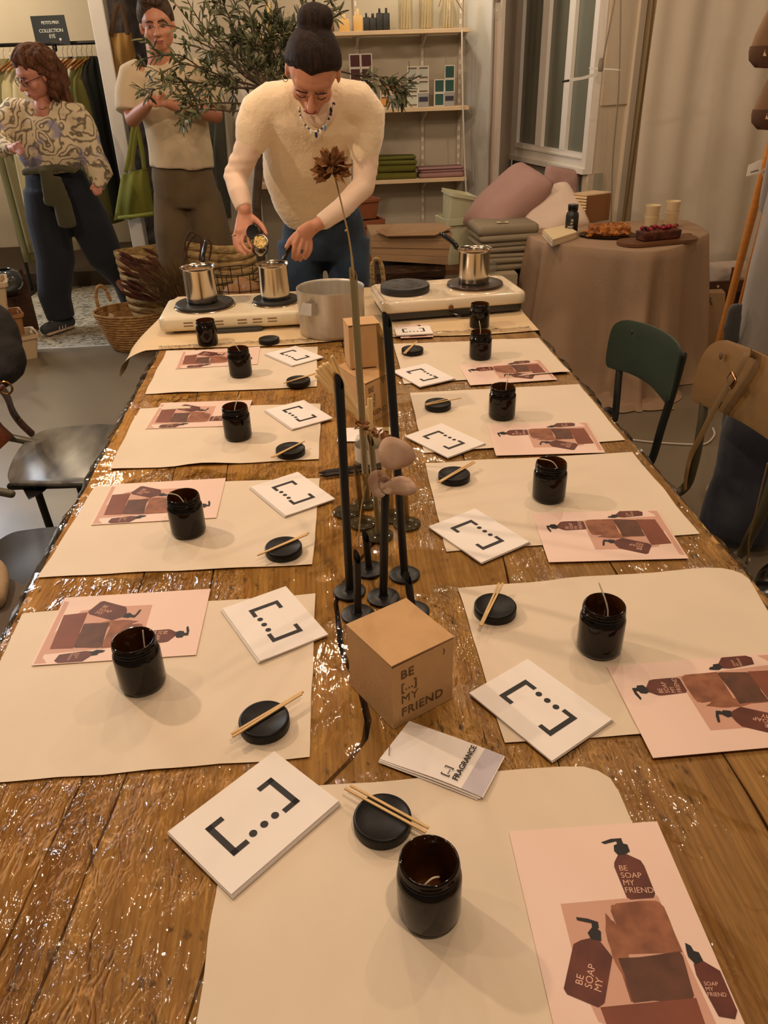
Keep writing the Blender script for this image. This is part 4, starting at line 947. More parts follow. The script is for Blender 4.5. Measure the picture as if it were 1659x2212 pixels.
# bottles and jars on the top shelf
Z1 = SHZ[0] + .0005
m_honey = M('honey_bottle', (218, 178, 104), .3); m_cork = M('pale_cap', (232, 206, 150), .5); m_blk = M('matt_black_bottle', (26, 26, 22), .45); m_brownpot = M('brown_pot', (112, 80, 58), .7)
def sqbottle(u0, u1, vtop, vsh, m, mc, lab, y=5.52, cap=.32):
    x0, x1 = fx(u0, y), fx(u1, y); w_ = x1 - x0; hs = at(u0, vsh, y).z - Z1; ht = at(u0, vtop, y).z - Z1; cx_ = (x0 + x1) / 2
    r = thing('square_bottle', lab, 'bottle', (cx_, y, Z1), 'square bottles on the top shelf')
    obj('bottle_body', G().box((cx_, y, Z1 + hs / 2), (w_, w_ * .8, hs), bev=.006), m, r, True)
    obj('cap', G().box((cx_, y, Z1 + hs + (ht - hs) / 2), (w_ * cap, w_ * cap, ht - hs), bev=.003), mc, r, True)
sqbottle(738, 761, 30, 41, m_honey, m_cork, 'squat honey coloured bottle, left of the two honey bottles')
sqbottle(769, 788, 19, 33, m_honey, m_cork, 'taller honey coloured bottle, right of the two honey bottles')
sqbottle(790, 803, 28, 37, m_blk, m_blk, 'leftmost short black bottle of the four black bottles')
sqbottle(803, 817, 29, 38, m_blk, m_blk, 'second short black bottle beside the taller black pair', cap=.4)
sqbottle(817, 831, 18, 28, m_blk, m_blk, 'left one of the two taller black bottles')
sqbottle(831, 845, 17, 28, m_blk, m_blk, 'right one of the two taller black bottles')
sqbottle(590, 602, -6, 10, M('yellow_bottle', (220, 190, 92), .35), m_cork, 'yellow bottle behind the olive branches at the shelf left end')
sqbottle(603, 622, 8, 22, m_blk, m_blk, 'black bottle behind the olive branches near the yellow bottle')
r = thing('brown_canister', 'brown round canister on the top shelf behind the hair bun', 'canister', (fx(717, 5.55), 5.55, Z1)); rb = (fx(729, 5.55) - fx(705, 5.55)) / 2
obj('canister_body', G().lathe([(0, 0), (rb, 0), (rb, .10), (rb * .96, .104), (0, .104)], 32, (fx(717, 5.55), 5.55, Z1)), m_brownpot, r); obj('canister_lid', G().lathe([(rb * 1.02, .104), (rb * 1.02, .125), (0, .127)], 32, (fx(717, 5.55), 5.55, Z1)), m_brownpot, r)
m_reedy = M('cream_sticks', (226, 200, 140), .6)
def glassjar(u, ru, h, lab, bail=False, hs=.16):
    c = V3((fx(u, 5.52), 5.52, Z1)); r_ = fx(u + ru, 5.52) - c.x; r = thing('glass_jar', lab, 'jar', c, 'glass jars of sticks on the top shelf')
    pr = [(0, 0), (r_ * .95, 0), (r_, .006), (r_, h), (r_ * .96, h), (r_ * .94, .008), (0, .006)] if not bail else [(0, 0), (r_ * 1.25, 0), (r_ * 1.3, .02), (r_ * 1.2, h * .45), (r_ * .8, h * .8), (r_ * .82, h), (r_ * .76, h), (r_ * .74, h * .8), (r_ * 1.12, h * .45), (r_ * 1.2, .02), (0, .008)]
    obj('glass', G().lathe(pr, 32, c), m_clear, r)
    for k in range(9):
        a = k * 2 * PI / 9; q = r_ * .62; obj('cream_stick', G().tube([c + V3((math.cos(a) * q, math.sin(a) * q, .01)), c + V3((math.cos(a + .3) * q * .9, math.sin(a + .3) * q * .9, hs))], .007, 6), m_reedy, r)
    if bail:
        obj('wire_bail', G().tube(spline([c + V3((-r_ * 1.3, 0, h * .7)), c + V3((-r_ * .8, -.01, h)), c + V3((0, -.02, h * 1.02)), c + V3((r_ * .8, 0, h * .98)), c + V3((r_ * 2.1, 0, h * .52))], 5), .0022, 6), m_steel, r)
glassjar(878, 15, .20, 'tall glass jar of cream sticks, left of the three jars')
glassjar(921, 15, .20, 'tall glass jar of cream sticks, middle of the three jars')
glassjar(966, 15, .165, 'wire-bail glass jar of cream sticks at the right shelf end', True, .15)
# folded cloth on the lowest shelf
Z3 = SHZ[2] + .0005
def folded(lab, cx_, cy, z, w_, d_, hs, m, cat='cloth', grp=None, seed=0, rz=0, name='folded_cloth', skew=0):
    """a folded cloth: each visible layer is a rounded, slightly wavy slab"""
    rr_ = random.Random(seed); t = thing(name, lab, cat, (cx_, cy, z), grp); zz = z
    for k, h in enumerate(hs):
        g = G(); n = 26; rings = []
        ox, oy = rr_.uniform(-.006, .006) + skew * k, rr_.uniform(-.004, .004); sc = rr_.uniform(.95, 1)
        for (ins, zf) in ((.012, 0), (.002, .18), (0, .5), (.003, .82), (.014, 1)):
            ring = []
            for (x, y) in rrect(w_ / 2 * sc - ins, d_ / 2 * sc - ins, .02, 5):
                wv = .003 * noise.noise(V3((x * 22, y * 22, k + seed)))
                c2, s2 = math.cos(rz), math.sin(rz); X_ = x + ox + wv; Y_ = y + oy + wv
                ring.append(V3((cx_ + X_ * c2 - Y_ * s2, cy + X_ * s2 + Y_ * c2, zz + h * zf + .35 * h * noise.noise(V3((x * 9, y * 9, k * 1.7 + seed))) * (.3 + .7 * zf))))
            rings.append(ring)
        obj('fold', g.loft(rings), m, t, True, angle=70); zz += h * .985
    return t
m_green = M('moss_green_cloth', (98, 96, 26), .9, var=.15, scale=10); m_lil = M('dusty_pink_cloth', (160, 122, 118), .9, var=.1, scale=10)
xg0, xg1 = fx(800, 5.5, 360), fx(900, 5.5, 360)
folded('pile of folded moss green cloth on the lowest wall shelf', (xg0 + xg1) / 2, 5.52, Z3, xg1 - xg0, .16, [.045, .042, .03, .022], m_green, seed=2, grp='folded cloth on the lowest shelf')
xg0, xg1 = fx(903, 5.5, 370), fx(1001, 5.5, 370)
folded('pile of folded dusty pink cloth on the lowest wall shelf', (xg0 + xg1) / 2, 5.52, Z3, xg1 - xg0, .16, [.034, .016, .014], m_lil, seed=5, grp='folded cloth on the lowest shelf')

# ================================================================= below the shelves
def bx8(name, m, parent, b4, t4, **k):   # hexahedron from 4 bottom + 4 top points
    return obj(name, G().add(list(b4) + list(t4), [(0, 1, 2, 3), (4, 5, 6, 7), (0, 1, 5, 4), (1, 2, 6, 5), (2, 3, 7, 6), (3, 0, 4, 7)]), m, parent, False, **k)
m_paperk = M('kraft_paper', (150, 120, 86), .85, var=.1, scale=5, bump=.3, bscale=30); m_bark = M('rough_bark_wood', (84, 56, 32), .9, rgb2=(48, 30, 18), scale=14, stretch=(1, 1, 6), bump=.8, bscale=30, bdist=.01)
kz = at(880, 572, 4.0).z
lowt = thing('log_crate', 'low crate of dark bark slabs under the kraft paper sacks', 'crate', (.45, 4.16, 0))
for k in range(5):
    z0_ = kz - .075 * (k + 1); g = G(); rr_ = random.Random(k); n = 9; rings = []
    for i in range(n):
        x = .27 + .36 * i / (n - 1); h = .070 + rr_.uniform(-.008, .002); y0_ = 4.02 + rr_.uniform(-.012, .012)
        rings.append([V3((x, y0_, z0_)), V3((x, 4.3, z0_)), V3((x, 4.3, z0_ + h)), V3((x, y0_ + .01, z0_ + h)), V3((x, y0_ - .012, z0_ + h * .5))])
    obj('bark_slab', g.loft(rings), m_bark, lowt, False)
for x in (.29, .61):
    for y in (4.06, 4.26): obj('crate_post', G().box((x, y, (kz - .375) / 2), (.04, .04, kz - .375)), m_bark, lowt, False)
ks = thing('paper_sack_pile', 'pile of large kraft paper sacks with a folded top flap', 'paper sacks', (.45, 4.15, kz))
f4 = [at(804, 562, 4.0), at(965, 572, 4.0)]; t4 = [at(800, 507, 4.02), at(978, 503, 4.02)]
for k in range(4):
    q0, q1 = k / 4, (k + 1) / 4 - .01
    L0, R0_ = f4[0].lerp(t4[0], q0), f4[1].lerp(t4[1], q0); L1_, R1_ = f4[0].lerp(t4[0], q1), f4[1].lerp(t4[1], q1)
    dy = V3((0, .3, 0)); o_ = V3((0, .004 * (k % 2), 0))
    L0.z = max(L0.z, kz + .001)
    if k < 3: pass
    bx8('sack', m_paperk, ks, [L0 + o_, R0_ + o_, R0_ + dy, L0 + dy], [L1_ + o_, R1_ + o_, R1_ + dy, L1_ + dy])
fl_ = [at(812, 500, 4.015), at(835, 511, 3.995), at(940, 509, 3.995), at(977, 493, 4.03), at(950, 483, 4.3), at(850, 485, 4.3)]
o = obj('top_flap', G().quad(*fl_), m_paperk, ks, False); md = o.modifiers.new('t', 'SOLIDIFY'); md.thickness = .004
# square plastic planters
m_plant = M('pale_green_planter', (196, 194, 160), .5, var=.05)
def planter(lab, c, s0, s1, h, tilt=0.0, yaw=.3, m=m_plant, nm='square_planter', grp='square planters'):
    R3 = (Matrix.Rotation(tilt, 3, 'Y') @ Matrix.Rotation(yaw, 3, 'Z')); c = V3(c)
    t = thing(nm, lab, 'planter', c, grp); sq = lambda s, z: [c + R3 @ V3((x, y, z)) for x, y in rrect(s, s, s * .18, 3)]
    obj('planter_body', G().loft([sq(s0, 0), sq(s1, h * .86), sq(s1 * .9, h * .86), sq(s0 * .9, .01)], cap=True), m, t, True, angle=40)
    obj('rim', G().loft([sq(s1, h * .84), sq(s1 * 1.12, h * .86), sq(s1 * 1.14, h), sq(s1 * 1.0, h), sq(s1 * .96, h * .86)], cap=False), m, t, True, angle=40)
    return t
zp = at(985, 500, 4.75).z
pst = thing('plant_stand', 'plain wooden stand behind the paper sacks carrying planters', 'stand', (.66, 5.1, 0)); pb = zp - .20
obj('stand_top', G().box((.55, 5.0, pb - .015), (.95, .7, .03)), m_dkwood, pst, False)
for x in (.12, .98):
    for y in (4.7, 5.3): obj('leg', G().box((x, y, (pb - .03) / 2), (.04, .04, pb - .03)), m_dkwood, pst, False)
pc2 = V3((at(982, 500, 4.85).x, 4.85, pb + .001)); ztop2 = at(982, 470, 4.80).z
planter('lower pale green square planter with another planter resting in it', pc2, .062, .085, ztop2 - pb, 0, .25)
planter('tilted pale green square planter on top, beside the wall', (pc2.x - .005, 4.86, ztop2 - .02), .055, .078, .155, .22, .2)
m_terrac = M('terracotta', (136, 78, 44), .8, var=.1)
planter('upper terracotta square planter behind the pouring person', (at(790, 470, 4.9).x, 4.9, at(790, 470, 4.9).z), .05, .065, .11, 0, .4, m_terrac, 'terracotta_planter', 'terracotta planters')
planter('lower terracotta square planter behind the pouring person', (at(797, 505, 4.9).x, 4.88, pb + .001), .055, .07, max(.05, at(790, 470, 4.9).z - pb - .003), 0, .3, m_terrac, 'terracotta_planter', 'terracotta planters')
def pillow(lab, c, w_, h_, t_, Mx, m, grp=None, seed=0, name='cushion', cat='cushion'):
    """Mx: 3x3 with columns = width axis, height axis, thickness axis"""
    n = 20; c = V3(c); vs = []; fs = []
    for s in (1, -1):
        for j in range(n + 1):
            for i in range(n + 1):
                u, v = 2 * i / n - 1, 2 * j / n - 1
                th = max(0, (1 - abs(u) ** 3) * (1 - abs(v) ** 3)) ** .55
                pin = (1 - .05 * (1 - abs(u) ** 2) * abs(v) ** 4) * (1 - .09 * abs(u * v) ** 3); pin2 = (1 - .05 * (1 - abs(v) ** 2) * abs(u) ** 4) * (1 - .09 * abs(u * v) ** 3)
                w1 = noise.noise(V3((u * 2.2 + seed, v * 2.2, seed))) * .16 * th
                vs.append(c + Mx @ V3((u * w_ / 2 * pin2, v * h_ / 2 * pin, s * t_ / 2 * (th + w1))))
    W1 = n + 1; m1 = W1 * W1
    for s in (0, 1):
        for j in range(n):
            for i in range(n): q = (s * m1 + j * W1 + i, s * m1 + j * W1 + i + 1, s * m1 + (j + 1) * W1 + i + 1, s * m1 + (j + 1) * W1 + i); fs.append(q if s == 0 else tuple(reversed(q)))
    g = G().add(vs, fs); o = obj(name, g, m, None, True, lab, cat, grp, angle=180, loc=c)
    bm = bmesh.new(); bm.from_mesh(o.data); bmesh.ops.remove_doubles(bm, verts=bm.verts[:], dist=.0005); bmesh.ops.recalc_face_normals(bm, faces=bm.faces[:]); bm.to_mesh(o.data); bm.free()
    o.data.polygons.foreach_set('use_smooth', [True] * len(o.data.polygons)); return o
def MX(x, y):
    x = V3(x).normalized(); y = V3(y); y = (y - x * y.dot(x)).normalized(); return Matrix((x, y, x.cross(y))).transposed()
m_cush = M('cream_linen_cushion', (196, 178, 142), .9, bump=.2, bscale=200); m_pink = M('dusty_pink_linen', (168, 134, 124), .9, var=.06, scale=4, bump=.2, bscale=150); m_whitep = M('off_white_linen', (224, 204, 184), .9, var=.04, scale=4, bump=.2, bscale=150)
pillow('small cream cushion lying behind the kraft sacks, left one', (at(884, 470, 4.9).x, 4.95, pb + .035), .23, .17, .065, MX((1, .1, 0), (0, 1, .1)), m_cush, 'small cushions behind the sacks', 1)
pillow('small cream cushion beside the pale green planters', (at(930, 470, 5.0).x, 5.12, pb + .035), .22, .17, .065, MX((1, -.15, .05), (0, 1, 0)), m_cush, 'small cushions behind the sacks', 2)
folded('crumpled green cloth in front of the small cushions', at(900, 480, 4.75).x, 4.78, pb + .001, .24, .11, [.03, .025], m_green, seed=9, name='green_cloth')
# ================================================================= linen bench with cushions
bzt = at(1100, 592, 4.12).z
bench = thing('linen_bench', 'low bench under a pale linen cover beside the cake table', 'bench', (1.12, 4.5, 0))
m_bench = M('pale_linen_cover', (176, 162, 134), .9, var=.07, scale=3, bump=.25, bscale=120)
bq = [V3((.80, 4.12, 0)), V3((1.03, 4.11, 0)), V3((1.06, 4.98, 0)), V3((.90, 4.98, 0))]; bq2 = [V3((1.061, 4.62, 0)), V3((1.50, 4.62, 0)), V3((1.50, 4.86, 0)), V3((1.061, 4.98, 0))]
bx8('seat_cover', m_bench, bench, [p + V3((0, 0, bzt - .26)) for p in bq], [p + V3((0, 0, bzt)) for p in bq])
bx8('seat_cover', m_bench, bench, [p + V3((0, 0, .05)) for p in bq2], [p + V3((0, 0, bzt)) for p in bq2])
bx8('bench_base', m_dkwood, bench, [p * .99 + V3((.01, .05, .02)) for p in bq], [p * .99 + V3((.01, .05, bzt - .261)) for p in bq])
obj('hem_fold', G().tube([bq[0] + V3((0, -.006, bzt - .16)), bq[1] + V3((0, -.006, bzt - .155))], .006, 8), m_bench, bench)
pillow('big dusty pink linen pillow leaning on the white pillow', (at(1096, 440, 4.55).x, 4.56, at(1096, 440, 4.55).z), .50, .34, .22, MX((.78, .15, .66), (-.30, .86, .30)), m_pink, 'pillows on the linen bench', 3, 'pillow', 'pillow')
pillow('off white linen pillow between pink pillow and kraft box', (at(1186, 470, 4.45).x, 4.50, at(1186, 470, 4.45).z), .42, .34, .18, MX((.92, .1, .30), (-.25, .70, .62)), m_whitep, 'pillows on the linen bench', 4, 'pillow', 'pillow')
pillow('small pinkish cushion standing against the wall under the glazed door', (at(1213, 403, 4.9).x, 4.93, at(1213, 403, 4.9).z), .24, .22, .09, MX((1, .1, -.2), (.15, .25, 1)), m_pink, 'pillows on the linen bench', 6, 'pillow', 'pillow')
pillow('rear support cushion of pale linen behind the white pillow', (1.36, 4.86, bzt + .13), .50, .30, .16, MX((1, -.1, 0), (0, .3, 1)), m_bench, 'pillows on the linen bench', 8, 'pillow', 'pillow')
m_greylin = M('grey_green_linen', (142, 130, 106), .9, var=.1, scale=6, bump=.3, bscale=160)
lx = at(1095, 580, 4.2).x; folded('stack of folded grey linen sheets on the bench', lx, 4.33, bzt + .001, .34, .28, [.036, .030, .028, .030, .028, .034, .052], m_greylin, 'linen stack', seed=12, name='linen_stack', rz=.06)
tg = on(1095, 490, bzt + .24); tgo = thing('paper_tag', 'small printed paper tag lying on the grey linen stack', 'tag', (tg.x, 4.27, bzt + .238))
obj('tag_sheet', G().box((tg.x + .01, 4.27, bzt + .239), (.062, .035, .0015), rot=Matrix.Rotation(-.05, 3, 'Z')), m_kraft if False else M('tag_paper', (214, 192, 158), .7), tgo, False)
for k in range(4): obj('printed_line', G().box((tg.x + .01, 4.262 + .006 * k, bzt + .2401), (.026, .0016, .0003)), m_ink, tgo, False)
gb = thing('glass_ball', 'clear glass fishing float lying beside the right saucepan', 'glass ball', at(1068, 567, 4.02)); c = at(1068, 567, 4.06); c.z = max(c.z, bzt + .038)
obj('glass', G().ball((c.x, 4.16, bzt + .037), .036, 20), m_clear, gb); obj('net_cord', G().tube([V3((c.x + .0365 * math.cos(a), 4.16 + .0365 * math.sin(a) * .5, bzt + .037 + .0365 * math.sin(a) * .86)) for a in [k * PI / 8 for k in range(17)]], .0012, 5), m_cord, gb)

# ================================================================= cake table under linen
m_linen = M('taupe_linen', (164, 136, 108), .9, var=.08, scale=4, bump=.3, bscale=140)
plan = [(1.10, 4.20), (1.115, 4.05), (1.16, 3.955), (1.341, 3.80), (1.46, 3.70), (1.55, 3.665), (1.66, 3.70), (1.80, 3.82), (1.93, 3.95), (2.015, 4.06), (2.05, 4.36), (2.0, 4.45), (1.8, 4.46), (1.4, 4.46), (1.16, 4.42), (1.11, 4.34)]
pl = spline([V3((x, y, 0)) for x, y in plan] + [V3((plan[0][0], plan[0][1], 0))], 8)[:-1]
cen = V3((1.56, 4.08, 0)); rings = []
NP = len(pl)
for k, (z, off, amp) in enumerate([(.752, -.012, 0), (.7525, 0, 0), (.746, .006, .001), (.70, .012, .008), (.55, .022, .030), (.35, .04, .046), (.15, .06, .056), (.03, .085, .062), (.004, .12, .07)]):
    ring = []
    for i, p in enumerate(pl):
        t = i / NP; d = (p - cen).normalized(); f = math.sin(t * 2 * PI * 8 + 1.1 * math.sin(t * 17)) * .75 + .25 * math.sin(t * 2 * PI * 19 + 1.3)
        q = p + d * (off + amp * f); ring.append(V3((q.x, q.y, z)))
    rings.append(ring)
ct = thing('cake_table', 'small table under a floor-length taupe linen cloth holding cakes', 'table', (1.56, 4.08, 0))
obj('linen_drape', G().loft(rings, cap=False), m_linen, ct, True, angle=180)
obj('linen_top', G().add([V3((p.x, p.y, .752)) for p in rings[0]] + [V3((cen.x, cen.y, .753))], [(i, (i + 1) % NP, NP) for i in range(NP)]), m_linen, ct, True)
# puddle of cloth on the floor at the right front corner
g = G(); vs = []; N1 = 22
for j in range(N1 + 1):
    for i in range(N1 + 1):
        x = 1.30 + .42 * i / N1; y = 3.50 + .26 * j / N1; e = min(i, j, N1 - i, N1 - j) / N1
        vs.append((x + .02 * noise.noise(V3((y * 20, 1, 2))), y + .025 * noise.noise(V3((x * 12, 4, 2))), .006 + (.05 * abs(noise.noise(V3((x * 13, y * 18, 3)))) + .012) * min(1, e * 7)))
obj('linen_puddle', G().add(vs, [(j * (N1 + 1) + i, j * (N1 + 1) + i + 1, (j + 1) * (N1 + 1) + i + 1, (j + 1) * (N1 + 1) + i) for j in range(N1) for i in range(N1)]), m_linen, ct, True, angle=180)
ZC = .7545
# cups
m_cup = M('cream_paper_cup', (226, 204, 160), .6)
def cups(u, v, lab):
    c = on(u, v, ZC); t = thing('paper_cup', lab, 'cup', (c.x, c.y, ZC), 'cream paper cups on the cake table')
    return c
def cup(c, z, lab):
    t = thing('paper_cup', lab, 'cup', (c.x, c.y, z), 'cream paper cups on the cake table'); b = (c.x, c.y, z)
    obj('cup_wall', G().lathe([(0, .002), (.0265, 0), (.0285, .002), (.036, .078), (.0375, .080), (.0375, .083), (.0355, .083), (.0275, .004), (0, .004)], 32, b), m_cup, t, True, angle=60)
for (u, v, s) in ((1404, 502, 'left'), (1447, 492, 'right')):
    c = on(u, v, ZC); cup(c, ZC, 'lower cream paper cup of the %s nested pair behind the cakes' % s); cup(c, ZC + .052, 'upper cream paper cup of the %s nested pair behind the cakes' % s)
# supplement-style black bottle
c = on(1233, 506, ZC); t = thing('black_bottle', 'black bottle with white print beside the upright kraft box', 'bottle', (c.x, c.y, ZC)); b = (c.x, c.y, ZC)
obj('bottle_body', G().lathe([(0, 0), (.030, 0), (.033, .004), (.033, .095), (.029, .108), (.023, .114), (.023, .118), (0, .118)], 32, b), m_blk, t, True, angle=50)
obj('cap', G().lathe([(.0255, .118), (.0265, .12), (.0265, .146), (.025, .149), (0, .149)], 32, b), m_bak, t, True, angle=50)
fr_ = frame3((c.x - .008, c.y - .0337, ZC + .058), (1, .25, 0), (0, 0, 1)); text('printed_text', 'BE\nMY\nFRIEND', .016, fr_, m_lettering if False else m_paper, t, 'CENTER', 0, .0002)
# upright kraft box with ribbed side
k0 = on(1262, 483, ZC); k1 = on(1315, 475, ZC); kt = at(1263, 424, k0.y).z - ZC
t = thing('kraft_box', 'upright kraft box with a ribbed left edge on the cake table', 'box', (k0.x, k0.y, ZC)); kd = (k1 - k0); kn = V3((-kd.y, kd.x, 0)).normalized() * .10 + V3((-.03, 0, 0))
P4_ = [k0, k1, k1 + kn, k0 + kn]; bx8('box_body', M('brown_board', (128, 86, 48), .8), t, [V3((p.x, p.y, ZC)) for p in P4_], [V3((p.x, p.y, ZC + kt)) for p in P4_])
bx8('box_rim', M('pale_board_edge', (214, 186, 148), .7), t, [V3((p.x, p.y, ZC + kt)) for p in P4_], [V3((p.x, p.y, ZC + kt + .006)) for p in P4_])
lm_ = k0 - kd.normalized() * .004
for k in range(9): obj('rib', G().tube([V3((lm_.x, lm_.y, ZC + .012 + k * kt / 9.4)), V3((lm_.x + kn.x, lm_.y + kn.y, ZC + .012 + k * kt / 9.4))], .0062, 6), m_cup, t)
# napkins
q = [on(*p, ZC + .03) for p in ((1172, 497), (1222, 487), (1246, 502), (1193, 519))]
t = thing('napkin_stack', 'stack of folded cream paper napkins at the table corner', 'napkins', (q[0].x, q[0].y, ZC))
for k in range(4): bx8('napkin', m_cup if k % 2 else m_whitep, t, [V3((p.x + .002 * (k % 2), p.y, ZC + .0085 * k)) for p in q], [V3((p.x + .002 * (k % 2), p.y, ZC + .0085 * k + .0075)) for p in q])
# golden crumble cake on a dark plate
c = on(1312, 510, ZC); t = thing('oval_plate', 'dark oval plate under the golden cake', 'plate', (c.x, c.y, ZC)); plr = Matrix.Rotation(-.35, 3, 'Z')
obj('plate_body', G().lathe([(0, 0), (.11, 0), (.145, .008), (.147, .010), (.11, .004), (0, .004)], 40, (c.x, c.y, ZC), rot=plr, sx=1.0, sy=.72), M('dark_plate', (62, 46, 34), .4), t)
m_cake = M('golden_cake', (188, 116, 34), .45, rgb2=(104, 48, 12), scale=38, bump=.7, bscale=55, bdist=.006, coat=.2); m_caketop = M('pale_cake_crumb', (214, 164, 76), .7, rgb2=(150, 96, 30), scale=60)
t = thing('golden_cake', 'golden caramelised crumble cake on the dark plate', 'cake', (c.x, c.y, ZC + .005))
g = G(); cc_ = V3((c.x + .005, c.y, ZC + .005)); g.box(cc_ + V3((0, 0, .026)), (.20, .115, .046), rot=Matrix.Rotation(-.2, 3, 'Z'))
rr_ = random.Random(3)
for k in range(90):
    p = V3((rr_.uniform(-.115, .11), rr_.uniform(-.075, .06), 0)); h = .05 + .018 * max(0, (p.y + .05) * 5) if abs(p.x) < .09 else .022; h *= .9 if p.y > -.05 else .45
    pp_ = Matrix.Rotation(-.2, 3, 'Z') @ p; g.ball(cc_ + V3((pp_.x, pp_.y, h * rr_.uniform(.6, 1.0))), (rr_.uniform(.007, .015), rr_.uniform(.007, .014), rr_.uniform(.005, .011)), 8)
body('cake_body', g, m_cake, t, .0035, 1)
for k in range(26):
    p = Matrix.Rotation(-.2, 3, 'Z') @ V3((rr_.uniform(.0, .10), rr_.uniform(-.055, -.03), 0)); obj('apple_piece', G().ball(cc_ + V3((p.x, p.y, rr_.uniform(.02, .055))), (.009, .006, .006), 8), m_caketop, t)
# board with berry loaf
t = thing('serving_board', 'round-ended wooden serving board under the berry loaf', 'board', on(1420, 525, ZC)); a0 = on(1338, 527, ZC + .008); a1 = on(1500, 512, ZC + .008); d = (a1 - a0); ang = math.atan2(d.y, d.x)
mid = (a0 + a1) / 2; mid.z = ZC + .001
pts_ = [(x, y) for x, y in rrect(d.length / 2, .085, .08, 8)]; Rz = Matrix.Rotation(ang, 3, 'Z')
obj('board_body', G().prism([((mid + Rz @ V3((x, y, 0))).x, (mid + Rz @ V3((x, y, 0))).y) for x, y in pts_], ZC + .001, ZC + .015), M('walnut_board', (112, 72, 42), .5, var=.2, stretch=(1, 10, 1)), t, True, angle=40)
hp_ = mid + Rz @ V3((d.length / 2 - .01, .055, .009)); obj('board_handle', G().box(hp_, (.05, .03, .012), rot=Rz, bev=.004), bpy.data.materials['walnut_board'], t)
m_loaf = M('berry_loaf', (104, 52, 26), .6, rgb2=(58, 24, 14), scale=40, bump=.6, bscale=60, bdist=.005)
t = thing('berry_loaf', 'loaf cake topped with raspberries and blueberries on the board', 'cake', mid + V3((0, 0, .015))); lc = mid + V3((.005, .0, .0155)); La = .20
g = G(); Rl = Matrix.Rotation(ang + .02, 3, 'Z'); g.add([lc + Rl @ V3((x * La / 2, y * .036 * (1 + .15 * zz), zz * .042)) for zz in (0, 1) for x, y in ((-1.1, -1), (1, -1), (1, 1), (-1.1, 1))], [(0, 1, 2, 3), (4, 5, 6, 7), (0, 1, 5, 4), (1, 2, 6, 5), (2, 3, 7, 6), (3, 0, 4, 7)])
for k in range(60): g.ball(lc + Rl @ V3((rr_.uniform(-.105, .095), rr_.uniform(-.036, .036), .038 + rr_.uniform(-.01, .005))), rr_.uniform(.006, .011), 8)
body('loaf_body', g, m_loaf, t, .004, 1)
m_rasp = M('raspberry', (150, 28, 40), .4, bump=.6, bscale=120); m_blue = M('blueberry', (36, 24, 34), .4)
for k in range(17):
    x = -.095 + .185 * k / 16; p = lc + Rl @ V3((x, rr_.uniform(-.018, .018), .052 + rr_.uniform(-.002, .006))); isr = k % 3 != 1
    obj('raspberry' if isr else 'blueberry', G().ball(p, (.0115, .0115, .0105) if isr else .0085, 10), m_rasp if isr else m_blue, t)
# ---- crate chair with a white bag, kraft bag, easel poles at the far right
m_dk = M('dark_crate_wood', (84, 52, 28), .7, var=.2, stretch=(1, 1, 8))
yb_ = 4.42
t = thing('wooden_crate', 'dark wooden crate beside the cake table holding a white bag', 'crate', (at(1570, 700, yb_).x, yb_, 0))
lx0, lx1 = at(1528, 620, yb_).x, at(1600, 640, yb_).x
z_a, z_b = at(1560, 607, yb_).z, at(1560, 632, yb_).z
obj('crate_slat', G().box(((lx0 + lx1) / 2, yb_, (z_a + z_b) / 2), (lx1 - lx0 + .1, .02, abs(z_a - z_b)), bev=.002), m_dk, t, False)
for (u0, u1) in ((1583, 1600),): obj('crate_post', G().box(((at(u0, 600, yb_).x + at(u1, 600, yb_).x) / 2, yb_ + .02, at(1590, 580, yb_).z / 2), (.045, .03, at(1590, 580, yb_).z)), m_dk, t, False)
obj('crate_post', G().box((lx1 + .30, yb_ + .3, .26), (.045, .03, .52)), m_dk, t, False); obj('crate_slat', G().box((lx1 + .18, yb_ + .18, (z_a + z_b) / 2 - .02), (.45, .35, .02)), m_dk, t, False)
obj('crate_panel', G().box((lx1 + .12, yb_ + .34, (z_a + z_b) / 4), (.46, .02, (z_a + z_b) / 2 - .05)), m_dk, t, False)
obj('knot', G().lathe([(0, 0), (.008, 0), (.007, .002), (0, .0025)], 12, at(1551, 619, yb_ - .0115), rot=Matrix.Rotation(PI / 2, 3, 'X')), m_cup, t)
wb = at(1572, 590, 4.5)
o = pillow('crumpled white bag lying on the dark crate', (wb.x + .03, 4.56, wb.z - .02), .26, .16, .13, MX((1, .05, 0), (0, .4, 1)), M('white_bag', (206, 190, 176), .7, bump=.4, bscale=12, bdist=.02), None, 11, 'white_bag', 'bag')
kb = thing('kraft_bag', 'standing kraft paper bag with a black mark below the crate slat', 'bag', (at(1545, 740, 4.3).x, 4.3, 0))
k0, k1 = at(1530, 640, 4.25).x, at(1566, 640, 4.25).x; kh = at(1540, 634, 4.25).z
bx8('bag_body', m_paperk if False else M('pale_kraft', (176, 144, 106), .8, var=.08, bump=.2, bscale=20), kb, [V3((k0 + .02, 4.22, .002)), V3((k1 + .04, 4.22, .002)), V3((k1 + .04, 4.34, .002)), V3((k0 + .02, 4.34, .002))], [V3((k0, 4.25, kh)), V3((k1, 4.25, kh)), V3((k1 + .02, 4.34, kh)), V3((k0 + .02, 4.34, kh))])
g = G(); pk = at(1536, 646, 4.235); g.tube(spline([pk + V3((x, 0, z)) for x, z in ((-.012, .01), (.0, .0), (-.006, -.012), (.008, -.02), (.004, -.03), (.014, -.034))], 4), .0022, 5); obj('printed_mark', g, m_ink, kb)
m_pole = M('orange_pine_pole', (214, 140, 66), .45, var=.12, stretch=(1, 1, 6)); y_p = 3.15
t = thing('wooden_rack', 'orange wooden leaning rack of two poles at the right edge', 'rack', on(1522, 858, 0))
pa = at(1655, 352, y_p); foot = on(1522, 858, .004); dd = (foot - pa).normalized()
